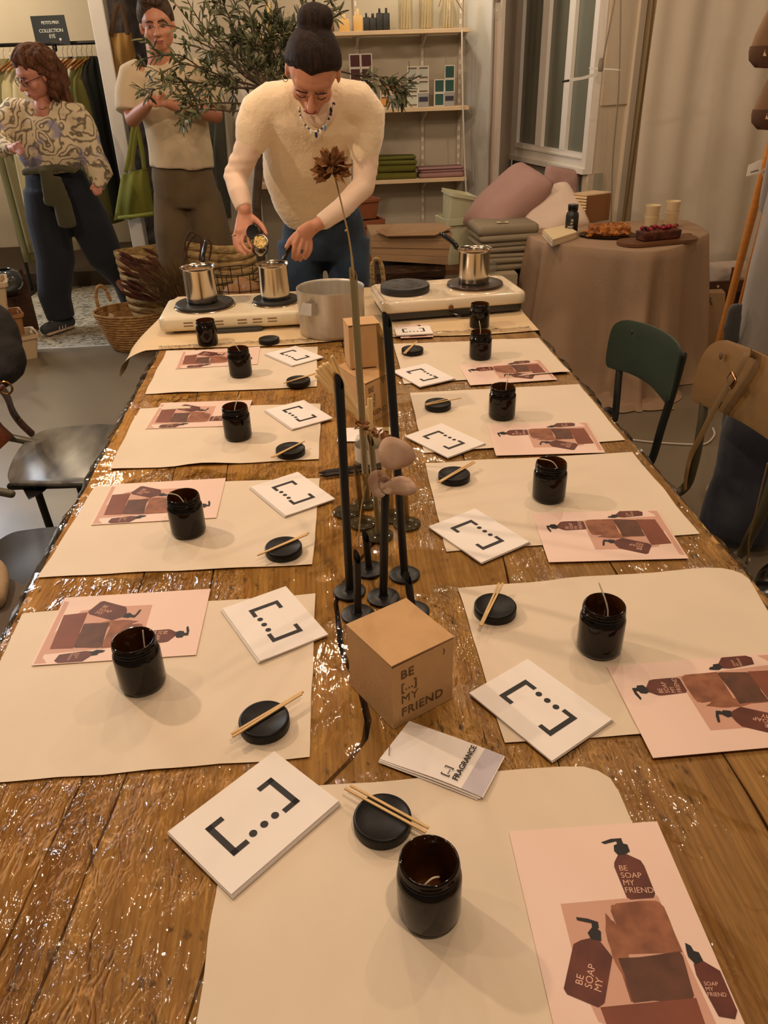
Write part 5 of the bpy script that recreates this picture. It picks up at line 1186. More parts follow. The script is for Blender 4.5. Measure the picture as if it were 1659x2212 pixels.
obj('pole', G().tube([pa - dd * .5, foot], .017, 12), m_pole, t)
pa2 = at(1672, 380, y_p + .06); foot = on(1548, 858, .004); dd = (foot - pa2).normalized(); obj('pole', G().tube([pa2 - dd * .5, foot], .012, 12), m_pole, t)
rz_ = at(1640, 360, y_p); obj('rung', G().tube([rz_ + V3((.02, .0, .35)), rz_ + V3((.6, .05, .35))], .012, 10), m_pole, t)
# tags and hats hanging from the rack
q = [at(*p, y_p - .03) for p in ((1617, 357), (1647, 344), (1643, 374), (1612, 381))]
t = thing('paper_tag', 'white paper tag with thin print hanging on the wooden rack', 'tag', q[0]); o = obj('tag_sheet', G().quad(*q), m_paper, t, False); md = o.modifiers.new('t', 'SOLIDIFY'); md.thickness = .001
qq = (q[0] * .3 + q[1] * .2 + q[2] * .2 + q[3] * .3); obj('printed_line', G().tube([q[3].lerp(q[0], .3).lerp(q[2].lerp(q[1], .3), .25) + V3((0, -.002, 0)), q[3].lerp(q[0], .3).lerp(q[2].lerp(q[1], .3), .8) + V3((0, -.002, 0))], .0012, 4), m_ink, t)
q = [at(*p, y_p - .02) for p in ((1645, 371), (1662, 352), (1668, 385), (1652, 394))]
t = thing('cardboard_tag', 'pinkish card tag with black dots tied beside the white tag', 'tag', q[0]); o = obj('tag_sheet', G().quad(*q), m_card, t, False); md = o.modifiers.new('t', 'SOLIDIFY'); md.thickness = .001
for u, v in ((1652, 371), (1653, 380)): obj('dot', G().ball(at(u, v, y_p - .024), (.005, .001, .003), 8), m_ink, t)
m_hat = M('brown_felt', (124, 96, 68), .9, var=.1)
for k, (u, v, lab) in enumerate(((1664, 95, 'upper brown pouch bag hanging high at the right edge'), (1668, 232, 'lower brown pouch bag hanging at the right edge'))):
    c = at(u, v, y_p); t = thing('pouch_bag', lab, 'bag', c, 'brown pouches hanging at the right edge')
    g = G(); g.lathe([(0, -.075), (.04, -.072), (.066, -.05), (.072, -.02), (.062, .03), (.04, .09), (.02, .13), (0, .132)], 28, c, sy=.5); obj('pouch_body', g, m_hat, t)
    obj('pouch_bottom', G().lathe([(0, -.077), (.042, -.0735), (.0685, -.050), (.0745, -.022), (.073, -.005), (.0725, -.02)], 28, c, sy=.52), M('brown_felt_dark', (84, 58, 40), .9) if k == 0 else bpy.data.materials['brown_felt_dark'], t)
    obj('tag_patch', G().box(c + V3((-.022, -.033, -.028)), (.026, .003, .020), rot=Matrix.Rotation(.1, 3, 'Y')), m_cup, t, False)
    obj('cord', G().tube([c + V3((0, 0, .13)), c + V3((.02, 0, .5 if k == 0 else .24))], .003, 6), m_cord, t)
# pendant cords, bulb and bird-like ornament
t = thing('pendant_cord', 'thin grey cord with a small clear bulb and blade ornament before the glazed door', 'pendant light', at(1300, 130, 4.2)); yq = 4.3
obj('cord', G().tube([at(1334, -120, yq), at(1328, 0, yq), at(1303, 128, yq)], .0035, 6), m_cord, t)
obj('cord', G().tube(spline([at(1341, -120, yq), at(1341, 0, yq), at(1336, 200, yq), at(1324, 340, yq), at(1320, 480, yq)], 4), .0035, 6), m_cord, t)
cb = at(1298, 140, yq); obj('socket', G().lathe([(0, .03), (.010, .028), (.013, 0), (.013, -.02), (.009, -.03), (0, -.03)], 16, cb), m_cord, t)
obj('bulb', G().lathe([(0, -.085), (.012, -.08), (.019, -.066), (.019, -.052), (.011, -.03), (0, -.03)], 16, cb), m_clear, t)
obj('blade', G().add([at(1218, 174, yq), at(1238, 168, yq), at(1256, 166, yq), at(1290, 156, yq), at(1290, 164, yq), at(1258, 172, yq), at(1222, 178, yq)] + [at(1218, 174, yq + .01), at(1238, 168, yq + .01), at(1256, 166, yq + .01), at(1290, 156, yq + .01), at(1290, 164, yq + .01), at(1258, 172, yq + .01), at(1222, 178, yq + .01)], [tuple(range(7)), tuple(range(13, 6, -1))] + [(i, (i + 1) % 7, 7 + (i + 1) % 7, 7 + i) for i in range(7)]), m_greywhite, t, False)
obj('blade_tip', G().tube([at(1216, 176, yq), at(1228, 174, yq)], .005, 8), m_ink, t)
obj('cross_bar', G().tube([at(1273, 147, yq), at(1340, 151, yq)], .0045, 8, flat=.5), m_greywhite, t)
t = thing('clear_bulb', 'clear glass bulb hanging from its cord beside the top shelf', 'light bulb', at(1077, 18, 5.1)); cb = at(1076, 0, 5.1)
obj('socket', G().lathe([(0, .05), (.014, .048), (.016, .0), (.012, -.012), (0, -.012)], 16, cb), m_cord, t); obj('cord', G().tube([cb + V3((0, 0, .04)), cb + V3((0, 0, .9))], .003, 6), m_cord, t)
obj('bulb', G().lathe([(0, -.10), (.016, -.095), (.026, -.075), (.026, -.055), (.013, -.012), (0, -.012)], 20, cb), m_clear, t)
# ================================================================= chairs
m_greenc = M('dark_green_paint', (54, 70, 58), .4, var=.08, scale=6); m_tubeg = M('dark_tube', (48, 50, 44), .4, metal=.3); m_tanw = M('tan_ply', (142, 108, 62), .5, var=.14, scale=5, stretch=(1, 1, 5)); m_olivet = M('olive_tube', (78, 72, 48), .4, metal=.2); m_dseat = M('worn_dark_seat', (126, 124, 116), .3, rgb2=(88, 86, 80), scale=7, stretch=(3, 1, 1))
def back_panel(name, pts, X0, m, parent, th=.011, bow=.025):
    """moulded backrest: outline given on the plane X = X0, bowed away from the table in its middle"""
    pts = [atx(u, v, X0) for u, v in pts]; pts = spline(pts + [pts[0]], 4)[:-1]; c = sum(pts, V3()) / len(pts); n = len(pts); vs = []; ymin = min(p.y for p in pts); ymax = max(p.y for p in pts)
    bw = lambda p: bow * (1 - ((p.y - (ymin + ymax) / 2) / ((ymax - ymin) / 2)) ** 2)
    for s in (0, 1):
        for q in (0, .5, .9, 1.0):
            for p in pts:
                r_ = c.lerp(p, q if q else .001); vs.append(V3((X0 + bw(r_) + (th if s else 0) + (-.002 if (q == 1.0 and s) else (.002 if q == 1.0 else 0)), r_.y, r_.z)))
    f = []
    for s in (0, 1):
        for k in range(3):
            for i in range(n): f.append((s * 4 * n + k * n + i, s * 4 * n + k * n + (i + 1) % n, s * 4 * n + (k + 1) * n + (i + 1) % n, s * 4 * n + (k + 1) * n + i))
        f.append(tuple(s * 4 * n + i for i in range(n)))
    for i in range(n): f.append((3 * n + i, 3 * n + (i + 1) % n, 7 * n + (i + 1) % n, 7 * n + i))
    return obj(name, G().add(vs, f), m, parent, True, angle=50)
def school_chair(lab, out, X0, tubes, m_b, m_t, yr, seatc, m_s, bow=.025, sgn=1):
    """sgn +1: chair on the right side of the table, -1 on the left"""
    t = thing('school_chair', lab, 'chair', (seatc[0], seatc[1], 0), 'school chairs round the table')
    if out: back_panel('backrest', out, X0, m_b, t, bow=bow)
    sx, sy = seatc; hw = .19
    sp = [V3((sx + x, sy + y, 0)) for x, y in rrect(.19, hw, .07, 6)]
    g = G().loft([[p + V3((0, 0, z)) - (p - V3((sx, sy, 0))) * i_ for p in sp] for z, i_ in ((.440, .03), (.443, 0), (.449, 0), (.452, .03))]); obj('seat', g, m_s, t, True, angle=50)
    for k, tb in enumerate(tubes): obj('frame_tube', G().tube(spline(tb, 6), .0125, 12), m_t, t)
    for s in (-1, 1):
        obj('leg', G().tube(spline([V3((sx - sgn * .14, sy + s * .16, .432)), V3((sx - sgn * .165, sy + s * .175, .2)), V3((sx - sgn * .18, sy + s * .185, .012))], 4), .0115, 10), m_t, t)
        obj('leg', G().tube(spline([V3((sx + sgn * .12, sy + s * .16, .432)), V3((sx + sgn * .19, sy + s * .175, .2)), V3((sx + sgn * .22, sy + s * .185, .012))], 4), .0115, 10), m_t, t)
    obj('seat_rail', G().tube([V3((sx, sy - .165, .430)), V3((sx, sy + .165, .430))], .010, 8), m_t, t)
    return t
X0 = .99
ta = [atx(1475, 768, X0 + .03), atx(1458, 830, X0 + .022), atx(1430, 920, X0 + .012), atx(1403, 1001, X0)]; ta += [V3((X0 - .05, ta[-1].y + .01, .434)), V3((X0 - .16, ta[-1].y + .02, .430))]
tb = [atx(1340, 780, X0 + .03), atx(1336, 820, X0 + .022), atx(1327, 907, X0 + .01)]; tb += [V3((tb[-1].x - .02, tb[-1].y + .01, .46)), V3((X0 - .08, tb[-1].y + .0, .434)), V3((X0 - .16, tb[-1].y, .430))]
ch = school_chair('school chair with dark green backrest on the right side of the table', [(1345, 692), (1380, 702), (1425, 722), (1455, 742), (1465, 760), (1461, 790), (1446, 850), (1434, 872), (1418, 862), (1385, 832), (1345, 808), (1316, 797), (1307, 785), (1312, 740), (1320, 706), (1332, 694)], X0, [ta, tb], m_greenc, m_tubeg, None, (X0 - .26, (ta[3].y + tb[2].y) / 2 + .0), m_greenc)
rv = atx(1365, 718, X0 - .001); obj('rivet', G().ball(rv, (.003, .006, .008), 10), m_tubeg, ch)
X1 = 1.0
ta = [atx(1530, 800, X1 + .03), atx(1522, 862, X1 + .022), atx(1515, 920, X1 + .014), atx(1500, 1000, X1 + .004), atx(1478, 1055, X1 - .01)]; ta += [V3((X1 - .08, ta[-1].y, .437)), V3((X1 - .2, ta[-1].y, .430))]
tb = [atx(1720, 840, X1 + .03), atx(1690, 960, X1 + .02), atx(1655, 1085, X1 + .004), atx(1620, 1160, X1 - .008), atx(1596, 1198, X1 - .02)]; tb += [V3((X1 - .10, tb[-1].y, .437)), V3((X1 - .2, tb[-1].y, .430))]
ch = school_chair('school chair with tan plywood backrest and a strap over it', [(1552, 736), (1610, 762), (1680, 800), (1740, 838), (1755, 860), (1740, 930), (1715, 985), (1695, 990), (1640, 952), (1560, 902), (1500, 872), (1491, 860), (1497, 820), (1510, 775), (1525, 748), (1540, 737)], X1, [ta, tb], m_tanw, m_olivet, None, (X1 - .28, (ta[4].y + tb[4].y) / 2), m_tanw)
rv = atx(1557, 768, X1 + .004); obj('rivet', G().ball(rv, (.003, .009, .011), 10), M('worn_rivet', (96, 70, 38), .6), ch)
# bag strap with buckle slung over the tan backrest
m_strap = M('olive_tan_webbing', (120, 92, 50), .7, bump=.3, bscale=300)
t = thing('shoulder_strap', 'tan webbing shoulder strap with square buckle hanging over the tan backrest', 'strap', atx(1580, 820, X1 - .01))
sp = [atx(u, v, x) for u, v, x in ((1632, 772, X1 + .04), (1622, 762, X1 + .012), (1612, 768, X1 - .006), (1582, 820, X1 - .008), (1545, 880, X1 - .008), (1515, 940, X1 - .010), (1492, 985, X1 - .012), (1482, 1030, X1 - .02), (1480, 1060, X1 - .03))]
spx = spline(sp, 6); obj('webbing', G().tube(spx, .0022, 8, flat=5.6, up=(1, 0, 0)), m_strap, t)
bk = atx(1580, 822, X1 - .014); g = G(); ax_ = (sp[2] - sp[4]).normalized(); ay_ = V3((1, 0, 0)).cross(ax_).normalized(); cs = [bk + ax_ * a * .015 + ay_ * b * .017 for a, b in ((-1, -.75), (-1, .75), (-.75, 1), (.75, 1), (1, .75), (1, -.75), (.75, -1), (-.75, -1), (-1, -.75))]
obj('buckle', g.tube(cs, .0022, 8), M('brass_buckle', (150, 100, 62), .3, metal=.8), t)
obj('buckle_tab', G().box(bk + V3((-.003, 0, 0)), (.004, .022, .024), rot=Matrix.Rotation(.5, 3, 'X'), bev=.001), m_strap, t)
obj('stitching', G().tube([atx(1560, 868, X1 - .012), atx(1552, 882, X1 - .012)], .0015, 5), m_olivet, t)
# chairs on the left
def left_seat(lab, out, zs, m_s, bar, legs, extra, m_t):
    pts = [on(u, v, zs) for u, v in out]; c = sum(pts, V3()) / len(pts); t = thing('school_chair', lab, 'chair', (c.x, c.y, 0), 'school chairs round the table'); pts = spline(pts + [pts[0]], 5)[:-1]
    rings = [[p * 1.0 + V3((0, 0, dz)) + (c - p) * s for p in pts] for dz, s in ((-.016, .03), (-.012, 0), (-.003, 0), (0, .02))]
    obj('seat', G().loft(rings), m_s, t, True, angle=60)
    for a, b in bar: obj('frame_rail', G().tube([a, b], .012, 10), m_t, t)
    for pl_ in legs: obj('leg', G().tube(spline(pl_, 4), .0125, 10), m_t, t)
    for pl_ in extra: obj('frame_tube', G().tube(spline(pl_, 6), .0135, 12), M('greenish_grey_tube', (96, 92, 76), .35, metal=.3) if 'greenish_grey_tube' not in bpy.data.materials else bpy.data.materials['greenish_grey_tube'], t)
    return t
m_blkt = M('black_tube', (18, 17, 15), .4)
zs = .45
A = on(22, 1046, zs - .018); B = on(230, 1043, zs - .018)
bar = [(V3((A.x, A.y, zs - .026)), V3((B.x + .15, B.y, zs - .026))), (V3((A.x + .02, A.y + .36, zs - .026)), V3((B.x + .15, A.y + .36, zs - .026)))]
L0_ = on(78, 1052, zs - .03); legs = [[V3((L0_.x, L0_.y, zs - .03)), V3((L0_.x + .01, L0_.y, .2)), V3((L0_.x + .02, L0_.y - .01, .012))], [V3((L0_.x, L0_.y + .34, zs - .03)), V3((L0_.x + .01, L0_.y + .34, .2)), V3((L0_.x + .02, L0_.y + .34, .012))],
        [V3((L0_.x + .36, L0_.y, zs - .03)), V3((L0_.x + .37, L0_.y, .012))], [V3((L0_.x + .36, L0_.y + .34, zs - .03)), V3((L0_.x + .37, L0_.y + .34, .012))]]
tk = on(58, 944, zs + .01)
bk_t = [V3((tk.x - .30, tk.y + .02, .86)), V3((tk.x - .245, tk.y + .02, .70)), V3((tk.x - .19, tk.y + .01, .57)), V3((tk.x - .11, tk.y, .485)), V3((tk.x - .02, tk.y - .01, zs + .006)), V3((tk.x + .06, tk.y - .01, zs - .02))]
bk2 = [p + V3((0, -.36, 0)) for p in bk_t]
c1 = left_seat('school chair with worn grey seat on the left side of the table', [(22, 1042), (16, 1022), (30, 985), (52, 955), (90, 930), (150, 920), (230, 915), (300, 930), (300, 1000), (290, 1035), (215, 1040), (120, 1043)], zs, m_dseat, bar, legs, [bk_t, bk2], m_blkt)
ctr = V3((L0_.x - .30, L0_.y + .18, .74)); g = G()
obj('backrest', G().box((tk.x - .285, tk.y - .17, .78), (.012, .42, .16), rot=Matrix.Rotation(-.3, 3, 'Y'), bev=.005), m_dseat, c1)
obj('seat_bracket', G().add([on(45, 1048, zs - .03), on(108, 1048, zs - .03), on(95, 1062, zs - .03), on(62, 1080, zs - .03)] + [on(45, 1048, zs - .04), on(108, 1048, zs - .04), on(95, 1062, zs - .04), on(62, 1080, zs - .04)], [(0, 1, 2, 3), (7, 6, 5, 4), (0, 4, 5, 1), (1, 5, 6, 2), (2, 6, 7, 3), (3, 7, 4, 0)]), m_blkt, c1, False)
c2 = left_seat('school chair with very dark seat, second from the near left corner', [(-60, 1300), (-60, 1230), (-20, 1180), (20, 1152), (60, 1143), (130, 1136), (190, 1136), (190, 1200), (120, 1290), (20, 1330)], zs, M('near_black_seat', (44, 38, 26), .45, var=.15), [], [[V3((-.98, 1.62, .43)), V3((-.98, 1.62, .012))], [V3((-.98, 1.9, .43)), V3((-.98, 1.9, .012))], [V3((-.70, 1.62, .43)), V3((-.70, 1.62, .012))], [V3((-.70, 1.9, .43)), V3((-.70, 1.9, .012))]], [], m_blkt)
# brown leather jacket over the first left chair
m_leath = M('brown_leather', (96, 44, 20), .4, rgb2=(48, 22, 10), scale=8, bump=.5, bscale=18, bdist=.01)
jk = thing('leather_jacket', 'brown leather jacket hanging over the back of the left chair', 'jacket', (tk.x - .26, tk.y - .15, .45))
def drape(name, m, parent, corners, n=18, amp=.02, th=.02, seed=0, f=9):
    q = corners; vs = []
    nrm = (q[1] - q[0]).cross(q[3] - q[0]).normalized()
    for s in (0, 1):
        for j in range(n + 1):
            for i in range(n + 1):
                u, v = i / n, j / n; p = q[0].lerp(q[1], u).lerp(q[3].lerp(q[2], u), v)
                k = amp * math.sin(u * f + 1.5 * noise.noise(V3((u * 2, v * 2, seed)))) * (.4 + .6 * v) + amp * noise.noise(V3((u * 5, v * 4, seed + 3)))
                vs.append(p + nrm * (k + s * th))
    W1 = n + 1; m1 = W1 * W1; fs = [(m1 + j * W1 + i, m1 + j * W1 + i + 1, m1 + (j + 1) * W1 + i + 1, m1 + (j + 1) * W1 + i) for j in range(n) for i in range(n)]
    fs += [tuple(a - m1 for a in reversed(ff)) for ff in fs]
    rim = [(0, i) for i in range(n)] + [(j, n) for j in range(n)] + [(n, i) for i in range(n, 0, -1)] + [(j, 0) for j in range(n, 0, -1)]; ids = [j * W1 + i for j, i in rim]
    fs += [(ids[k], ids[(k + 1) % len(ids)], m1 + ids[(k + 1) % len(ids)], m1 + ids[k]) for k in range(len(ids))]
    return obj(name, G().add(vs, fs), m, parent, True, angle=80)
drape('jacket_body', m_leath, jk, [V3((tk.x - .26, tk.y + .05, .80)), V3((tk.x - .27, tk.y - .42, .80)), V3((tk.x - .07, tk.y - .40, .468)), V3((tk.x - .05, tk.y - .02, .468))], seed=3)
e_ = [on(u, v, z) for u, v, z in ((2, 838, .80), (16, 858, .72), (28, 890, .63), (46, 915, .56), (70, 938, .49))]
obj('jacket_edge', G().tube(spline(e_, 5), [.012] * 21, 8, flat=.5), m_leath, jk)
sn = on(42, 907, .585); obj('snap_button', G().lathe([(0, .004), (.008, .004), (.009, 0)], 14, sn), M('brass', (140, 100, 56), .3, metal=.8), jk)
rg = on(12, 838, .80); obj('metal_ring', G().tube([rg + V3((.018 * math.cos(a), 0, .018 * math.sin(a))) for a in [k * PI / 6 for k in range(13)]], .003, 6), bpy.data.materials['brass'], jk)
# dark coat bulge above it
g = G(); g.ball(V3(at(-14, 775, 2.9)), (.12, .10, .11), 14); g.ball(V3(at(-20, 730, 2.95)), (.11, .1, .15), 14); g.ball(at(-30, 800, 2.85), (.12, .1, .08), 12)
dc = thing('dark_coat', 'dark coat sleeve bunched on the chair back at the left edge', 'coat', (at(-14, 775, 2.9).x, 2.9, .7)); body('coat_body', g, M('charcoal_wool', (34, 32, 30), .9, bump=.5, bscale=30, bdist=.01), dc, .012, 3)
# beige sleeve and grey cushion at the near left edge
gc = thing('grey_cushion', 'grey seat pad on the stool at the near left corner', 'cushion', (-.82, 1.28, .45)); q = [on(u, v, .47) for u, v in ((-60, 1215), (15, 1244), (70, 1272), (52, 1320), (0, 1392), (-60, 1420))]
g = G().loft([[p + V3((0, 0, dz)) + (sum(q, V3()) / 6 - p) * s for p in spline(q + [q[0]], 4)[:-1]] for dz, s in ((-.04, .05), (-.03, 0), (-.01, 0), (0, .06))]); obj('pad', g, M('grey_wool', (96, 84, 72), .9, bump=.3, bscale=80), gc)
stl = thing('stool', 'plain dark stool under the grey seat pad at the near left corner', 'stool', (-.87, 1.28, 0)); obj('seat', G().lathe([(0, .40), (.17, .40), (.175, .41), (.175, .425), (0, .427)], 32, (-.88, 1.27, 0)), m_dkwood, stl)
for a in (.8, 2.4, 3.9, 5.5): obj('leg', G().tube([V3((-.88 + .12 * math.cos(a), 1.27 + .12 * math.sin(a), .405)), V3((-.88 + .17 * math.cos(a), 1.27 + .17 * math.sin(a), .012))], .013, 10), m_dkwood, stl)
bs = thing('beige_scarf', 'beige woollen scarf end hanging at the near left corner', 'scarf', on(0, 1260, .49)); g = G(); g.tube(spline([on(-45, 1215, .50), on(-12, 1232, .50), on(-4, 1262, .49), on(-12, 1300, .485)], 4), .028, 12, flat=.8); obj('scarf_body', g, M('beige_wool', (168, 142, 108), .95, bump=.5, bscale=60), bs)
# white cable on the floor by the chairs
g = G(); g.tube(spline([on(u, v, .006) for u, v in ((1330, 942), (1366, 950), (1420, 956), (1490, 960), (1525, 958), (1543, 940), (1540, 925))], 6), .0045, 8)
obj('floor_cable', g, m_whitecord, None, label='white cable looping over the floor between the two right chairs', cat='cable')
# black bag and strap at the right bottom edge
t = thing('black_bag', 'black bag on the floor at the right edge beside the table', 'bag', on(1690, 1290, 0)); g = G(); c = on(1700, 1300, .06); g.ball(c, (.14, .1, .07), 14); g.ball(c + V3((.05, .06, .02)), (.12, .1, .08), 14); body('bag_body', g, m_bak, t, .012, 3)
t2 = thing('hanging_strap', 'thin brown strap with a metal clip hanging under the tan chair', 'strap', on(1620, 1190, .3)); a = atx(1617, 1170, .93); obj('strap_band', G().tube([a + V3((0, 0, .20)), a, a + V3((.01, 0, -.05))], .005, 8, flat=.3), m_strap, t2); obj('clip', G().ball(a + V3((.01, 0, -.055)), (.006, .006, .010), 10), m_steel, t2)

# ================================================================= baskets and planters at the back left
m_wick = M('woven_straw', (196, 152, 92), .8, rgb2=(146, 104, 58), scale=30, stretch=(1, 1, 3), bump=.8, bscale=60, bdist=.006)
m_seag = M('seagrass', (204, 172, 114), .85, rgb2=(150, 120, 72), scale=24, stretch=(1, 1, 3), bump=.8, bscale=50, bdist=.006)
def basket(lab, c, r0, r1, h, n_band, m, sx=1.0, sy=1.0, handles=(), tag_=False, flare=.25, wavy=0, rz=0):
    c = V3(c); t = thing('woven_basket', lab, 'basket', c, 'woven straw baskets'); Rz = Matrix.Rotation(rz, 3, 'Z')
    band = h / n_band
    for k in range(n_band):     # each coiled band is a rounded ring of its own
        q0, q1 = k / n_band, (k + 1) / n_band; ra = r0 + (r1 - r0) * (q0 ** .7); rb_ = r0 + (r1 - r0) * (q1 ** .7); g = G(); n = 40; rings = []
        for (dr, zf) in ((-.006, 0), (.003, .1), (.0065, .5), (.003, .9), (-.006, 1), (-.009, .5)):
            r_ = ra + (rb_ - ra) * zf + dr; rings.append([c + Rz @ V3((r_ * sx * math.cos(2 * PI * i / n), r_ * sy * math.sin(2 * PI * i / n), (k + zf) * band + wavy * q0 * math.sin(4 * PI * i / n + .5))) for i in range(n)])
        rings.append(rings[0]); obj('band', g.loft(rings, cap=False), m, t, True, angle=80)
    obj('basket_base', G().lathe([(0, .004), (r0, .002), (r0, .012), (0, .014)], 32, c, rot=Rz, sx=sx, sy=sy), m, t)
    for hpts in handles: obj('handle', G().tube(spline(hpts, 6), .011, 8), m, t)
    if tag_: obj('leather_tag', G().box(tag_[0], (.03, .004, .026), rot=Matrix.Rotation(.5, 3, 'Y')), M('pale_tag', (206, 182, 150), .7) if 'pale_tag' not in bpy.data.materials else bpy.data.materials['pale_tag'], t, False)
    return t
bc = on(290, 766, 0); bc = V3((bc.x + .01, bc.y + .17, 0)); zr = at(285, 660, bc.y).z
hl = at(228, 650, bc.y - .02); hr_ = at(345, 645, bc.y)
basket('large straw basket with looped handles beside the left table end', bc, .165, .255, zr - .02, 15, m_wick, 1.0, .78,
       handles=[[at(214, 668, bc.y - .05), at(207, 640, bc.y - .05), at(212, 619, bc.y - .03), at(226, 622, bc.y), at(238, 648, bc.y)], [at(345, 640, bc.y - .02), at(343, 618, bc.y), at(352, 612, bc.y + .06), at(364, 640, bc.y + .1)]], tag_=[at(240, 682, bc.y - .19)])
# bigger baskets behind
yb1 = 5.25; c1b = V3((at(345, 640, yb1).x, yb1 + .05, 0)); z1 = at(345, 540, yb1).z
basket('wide pale seagrass basket behind the dried grass bundle', c1b, .18, .235, z1, 12, m_seag, 1.05, .9, wavy=.012)
yb2 = 5.0; c2b = V3((at(478, 640, yb2).x, yb2 + .12, 0)); z2 = at(478, 520, yb2).z
basket('tallest pale seagrass basket, behind the saucepan on the left hotplate', c2b, .19, .265, z2, 13, m_seag, 1.0, .8, wavy=.02)
# basket with loop handle between jeans and the right hotplate
y3_ = 3.75; hb0 = at(812, 600, y3_)
basket('straw basket with a rope loop handle under the paper sacks', (hb0.x + .05, y3_ + .03, 0), .10, .135, at(812, 632, y3_).z, 10, m_seag, handles=[[at(806, 612, y3_ - .02), at(804, 575, y3_ - .02), at(812, 560, y3_ - .02), at(823, 570, y3_ - .02), at(828, 600, y3_ - .02), at(829, 616, y3_ - .02)]])
# wire basket with bread-like round shapes
wb_ = V3((at(522, 640, 4.5).x, 4.55, 0)); zw = at(520, 592, 4.45).z
t = thing('wire_basket', 'dark wire basket holding pale round wooden bowls', 'basket', wb_); m_wire = M('rusty_wire', (52, 36, 24), .6, metal=.5)
for k in range(16): a = 2 * PI * k / 16; obj('wire', G().tube([wb_ + V3((.13 * math.cos(a), .10 * math.sin(a), .01)), wb_ + V3((.17 * math.cos(a), .13 * math.sin(a), zw))], .0028, 5), m_wire, t)
for k in range(7): z_ = .01 + (zw - .01) * k / 6; s_ = .13 + .04 * k / 6; obj('wire_hoop', G().tube([wb_ + V3((s_ * math.cos(a), s_ * .77 * math.sin(a), z_)) for a in [i * PI / 12 for i in range(25)]], .003, 5), m_wire, t)
m_bowl = M('pale_wood_bowl', (168, 122, 74), .6, var=.1)
for k, (dx, dy, z_, r_) in enumerate(((-.05, -.02, zw - .13, .06), (.05, -.01, zw - .12, .062), (.0, .04, zw - .10, .055), (0, 0, zw - .26, .085))):
    tt = thing('wooden_ball', ['left', 'right', 'rear', 'lowest'][k] + ' pale wooden ball inside the dark wire basket', 'ball', wb_ + V3((dx, dy, z_ - r_)), 'wooden balls in the wire basket'); obj('ball_body', G().ball(wb_ + V3((dx, dy, z_)), r_, 16), m_bowl, tt)
# bundles of dried grass and red-brown leaves standing in pots
m_grass = M('dried_grass', (124, 96, 54), .9, rgb2=(84, 60, 32), scale=20); m_redl = M('red_brown_leaf', (98, 44, 24), .7, rgb2=(58, 26, 16), scale=18)
gp = V3((at(405, 640, 4.75).x, 4.80, 0)); gt = thing('dried_grass_bundle', 'bushy bundle of fine dried grass standing in a low pot', 'dried grass', gp)
obj('pot', G().lathe([(0, 0), (.10, 0), (.13, .20), (.135, .21), (.12, .21), (.09, .01), (0, .01)], 28, gp), m_dk, gt)
rr_ = random.Random(12); g = G()
for k in range(620):
    a = rr_.uniform(0, 2 * PI); s = rr_.uniform(.1, 1); b = gp + V3((.06 * math.cos(a) * s, .06 * math.sin(a) * s, .19)); L_ = rr_.uniform(.26, .48); sp_ = rr_.uniform(.0, .26)
    d1 = V3((math.cos(a) * sp_ - .08, math.sin(a) * sp_, L_)); p1 = b + d1 * .6 + V3((0, 0, .02)); p2 = b + d1 + V3((math.cos(a) * .05, math.sin(a) * .05, -.02)); w_ = V3((-math.sin(a), math.cos(a), 0)) * .0022
    g.add([b - w_, b + w_, p1 - w_, p1 + w_, p2], [(0, 1, 3, 2), (2, 3, 4)])
obj('grass_blades', g, m_grass, gt, False, kind='stuff')
rp = V3((at(300, 610, 5.0).x, 5.0, 0)); rt = thing('red_leaf_bunch', 'bunch of long red-brown dried leaves between jeans leg and basket', 'dried leaves', rp)
obj('pot', G().lathe([(0, 0), (.07, 0), (.09, .18), (.08, .18), (.06, .01), (0, .01)], 24, rp), m_dk, rt)
for k in range(46):
    a = rr_.uniform(0, 2 * PI); b = rp + V3((.03 * math.cos(a), .03 * math.sin(a), .17)); tip = at(rr_.uniform(252, 318), rr_.uniform(526, 628), 4.98 + rr_.uniform(-.08, .06)); d = tip - b; mid_ = b + d * .75; L_ = .13
    g = G(); dn2 = V3((-.7, rr_.uniform(-.3, .3), .55)).normalized(); s_ = dn2.cross(V3((0, 1, .3))).normalized(); vs = []
    for i in range(5): q_ = i / 4; w_ = .014 * math.sin(PI * (q_ * .9 + .08)); p = tip - dn2 * L_ * (1 - q_) + V3((0, 0, -.02 * q_ * q_)); vs += [p - s_ * w_, p + V3((0, -.004, 0)), p + s_ * w_]
    g.add(vs, [(i * 3 + j, i * 3 + j + 1, i * 3 + j + 4, i * 3 + j + 3) for i in range(4) for j in range(2)]); obj('leaf', g, m_redl, rt)
m_curl = M('curled_bark', (74, 44, 24), .7)
for k, pts_ in enumerate(([(400, 560), (406, 530), (420, 508), (432, 512), (434, 540), (430, 560)], [(432, 562), (436, 530), (446, 516), (456, 528), (452, 560)], [(398, 540), (402, 515), (412, 500), (424, 505)])):
    obj('curled_stem', G().tube(spline([at(u, v, 4.7) for u, v in pts_], 5), .006, 8), m_curl, gt)
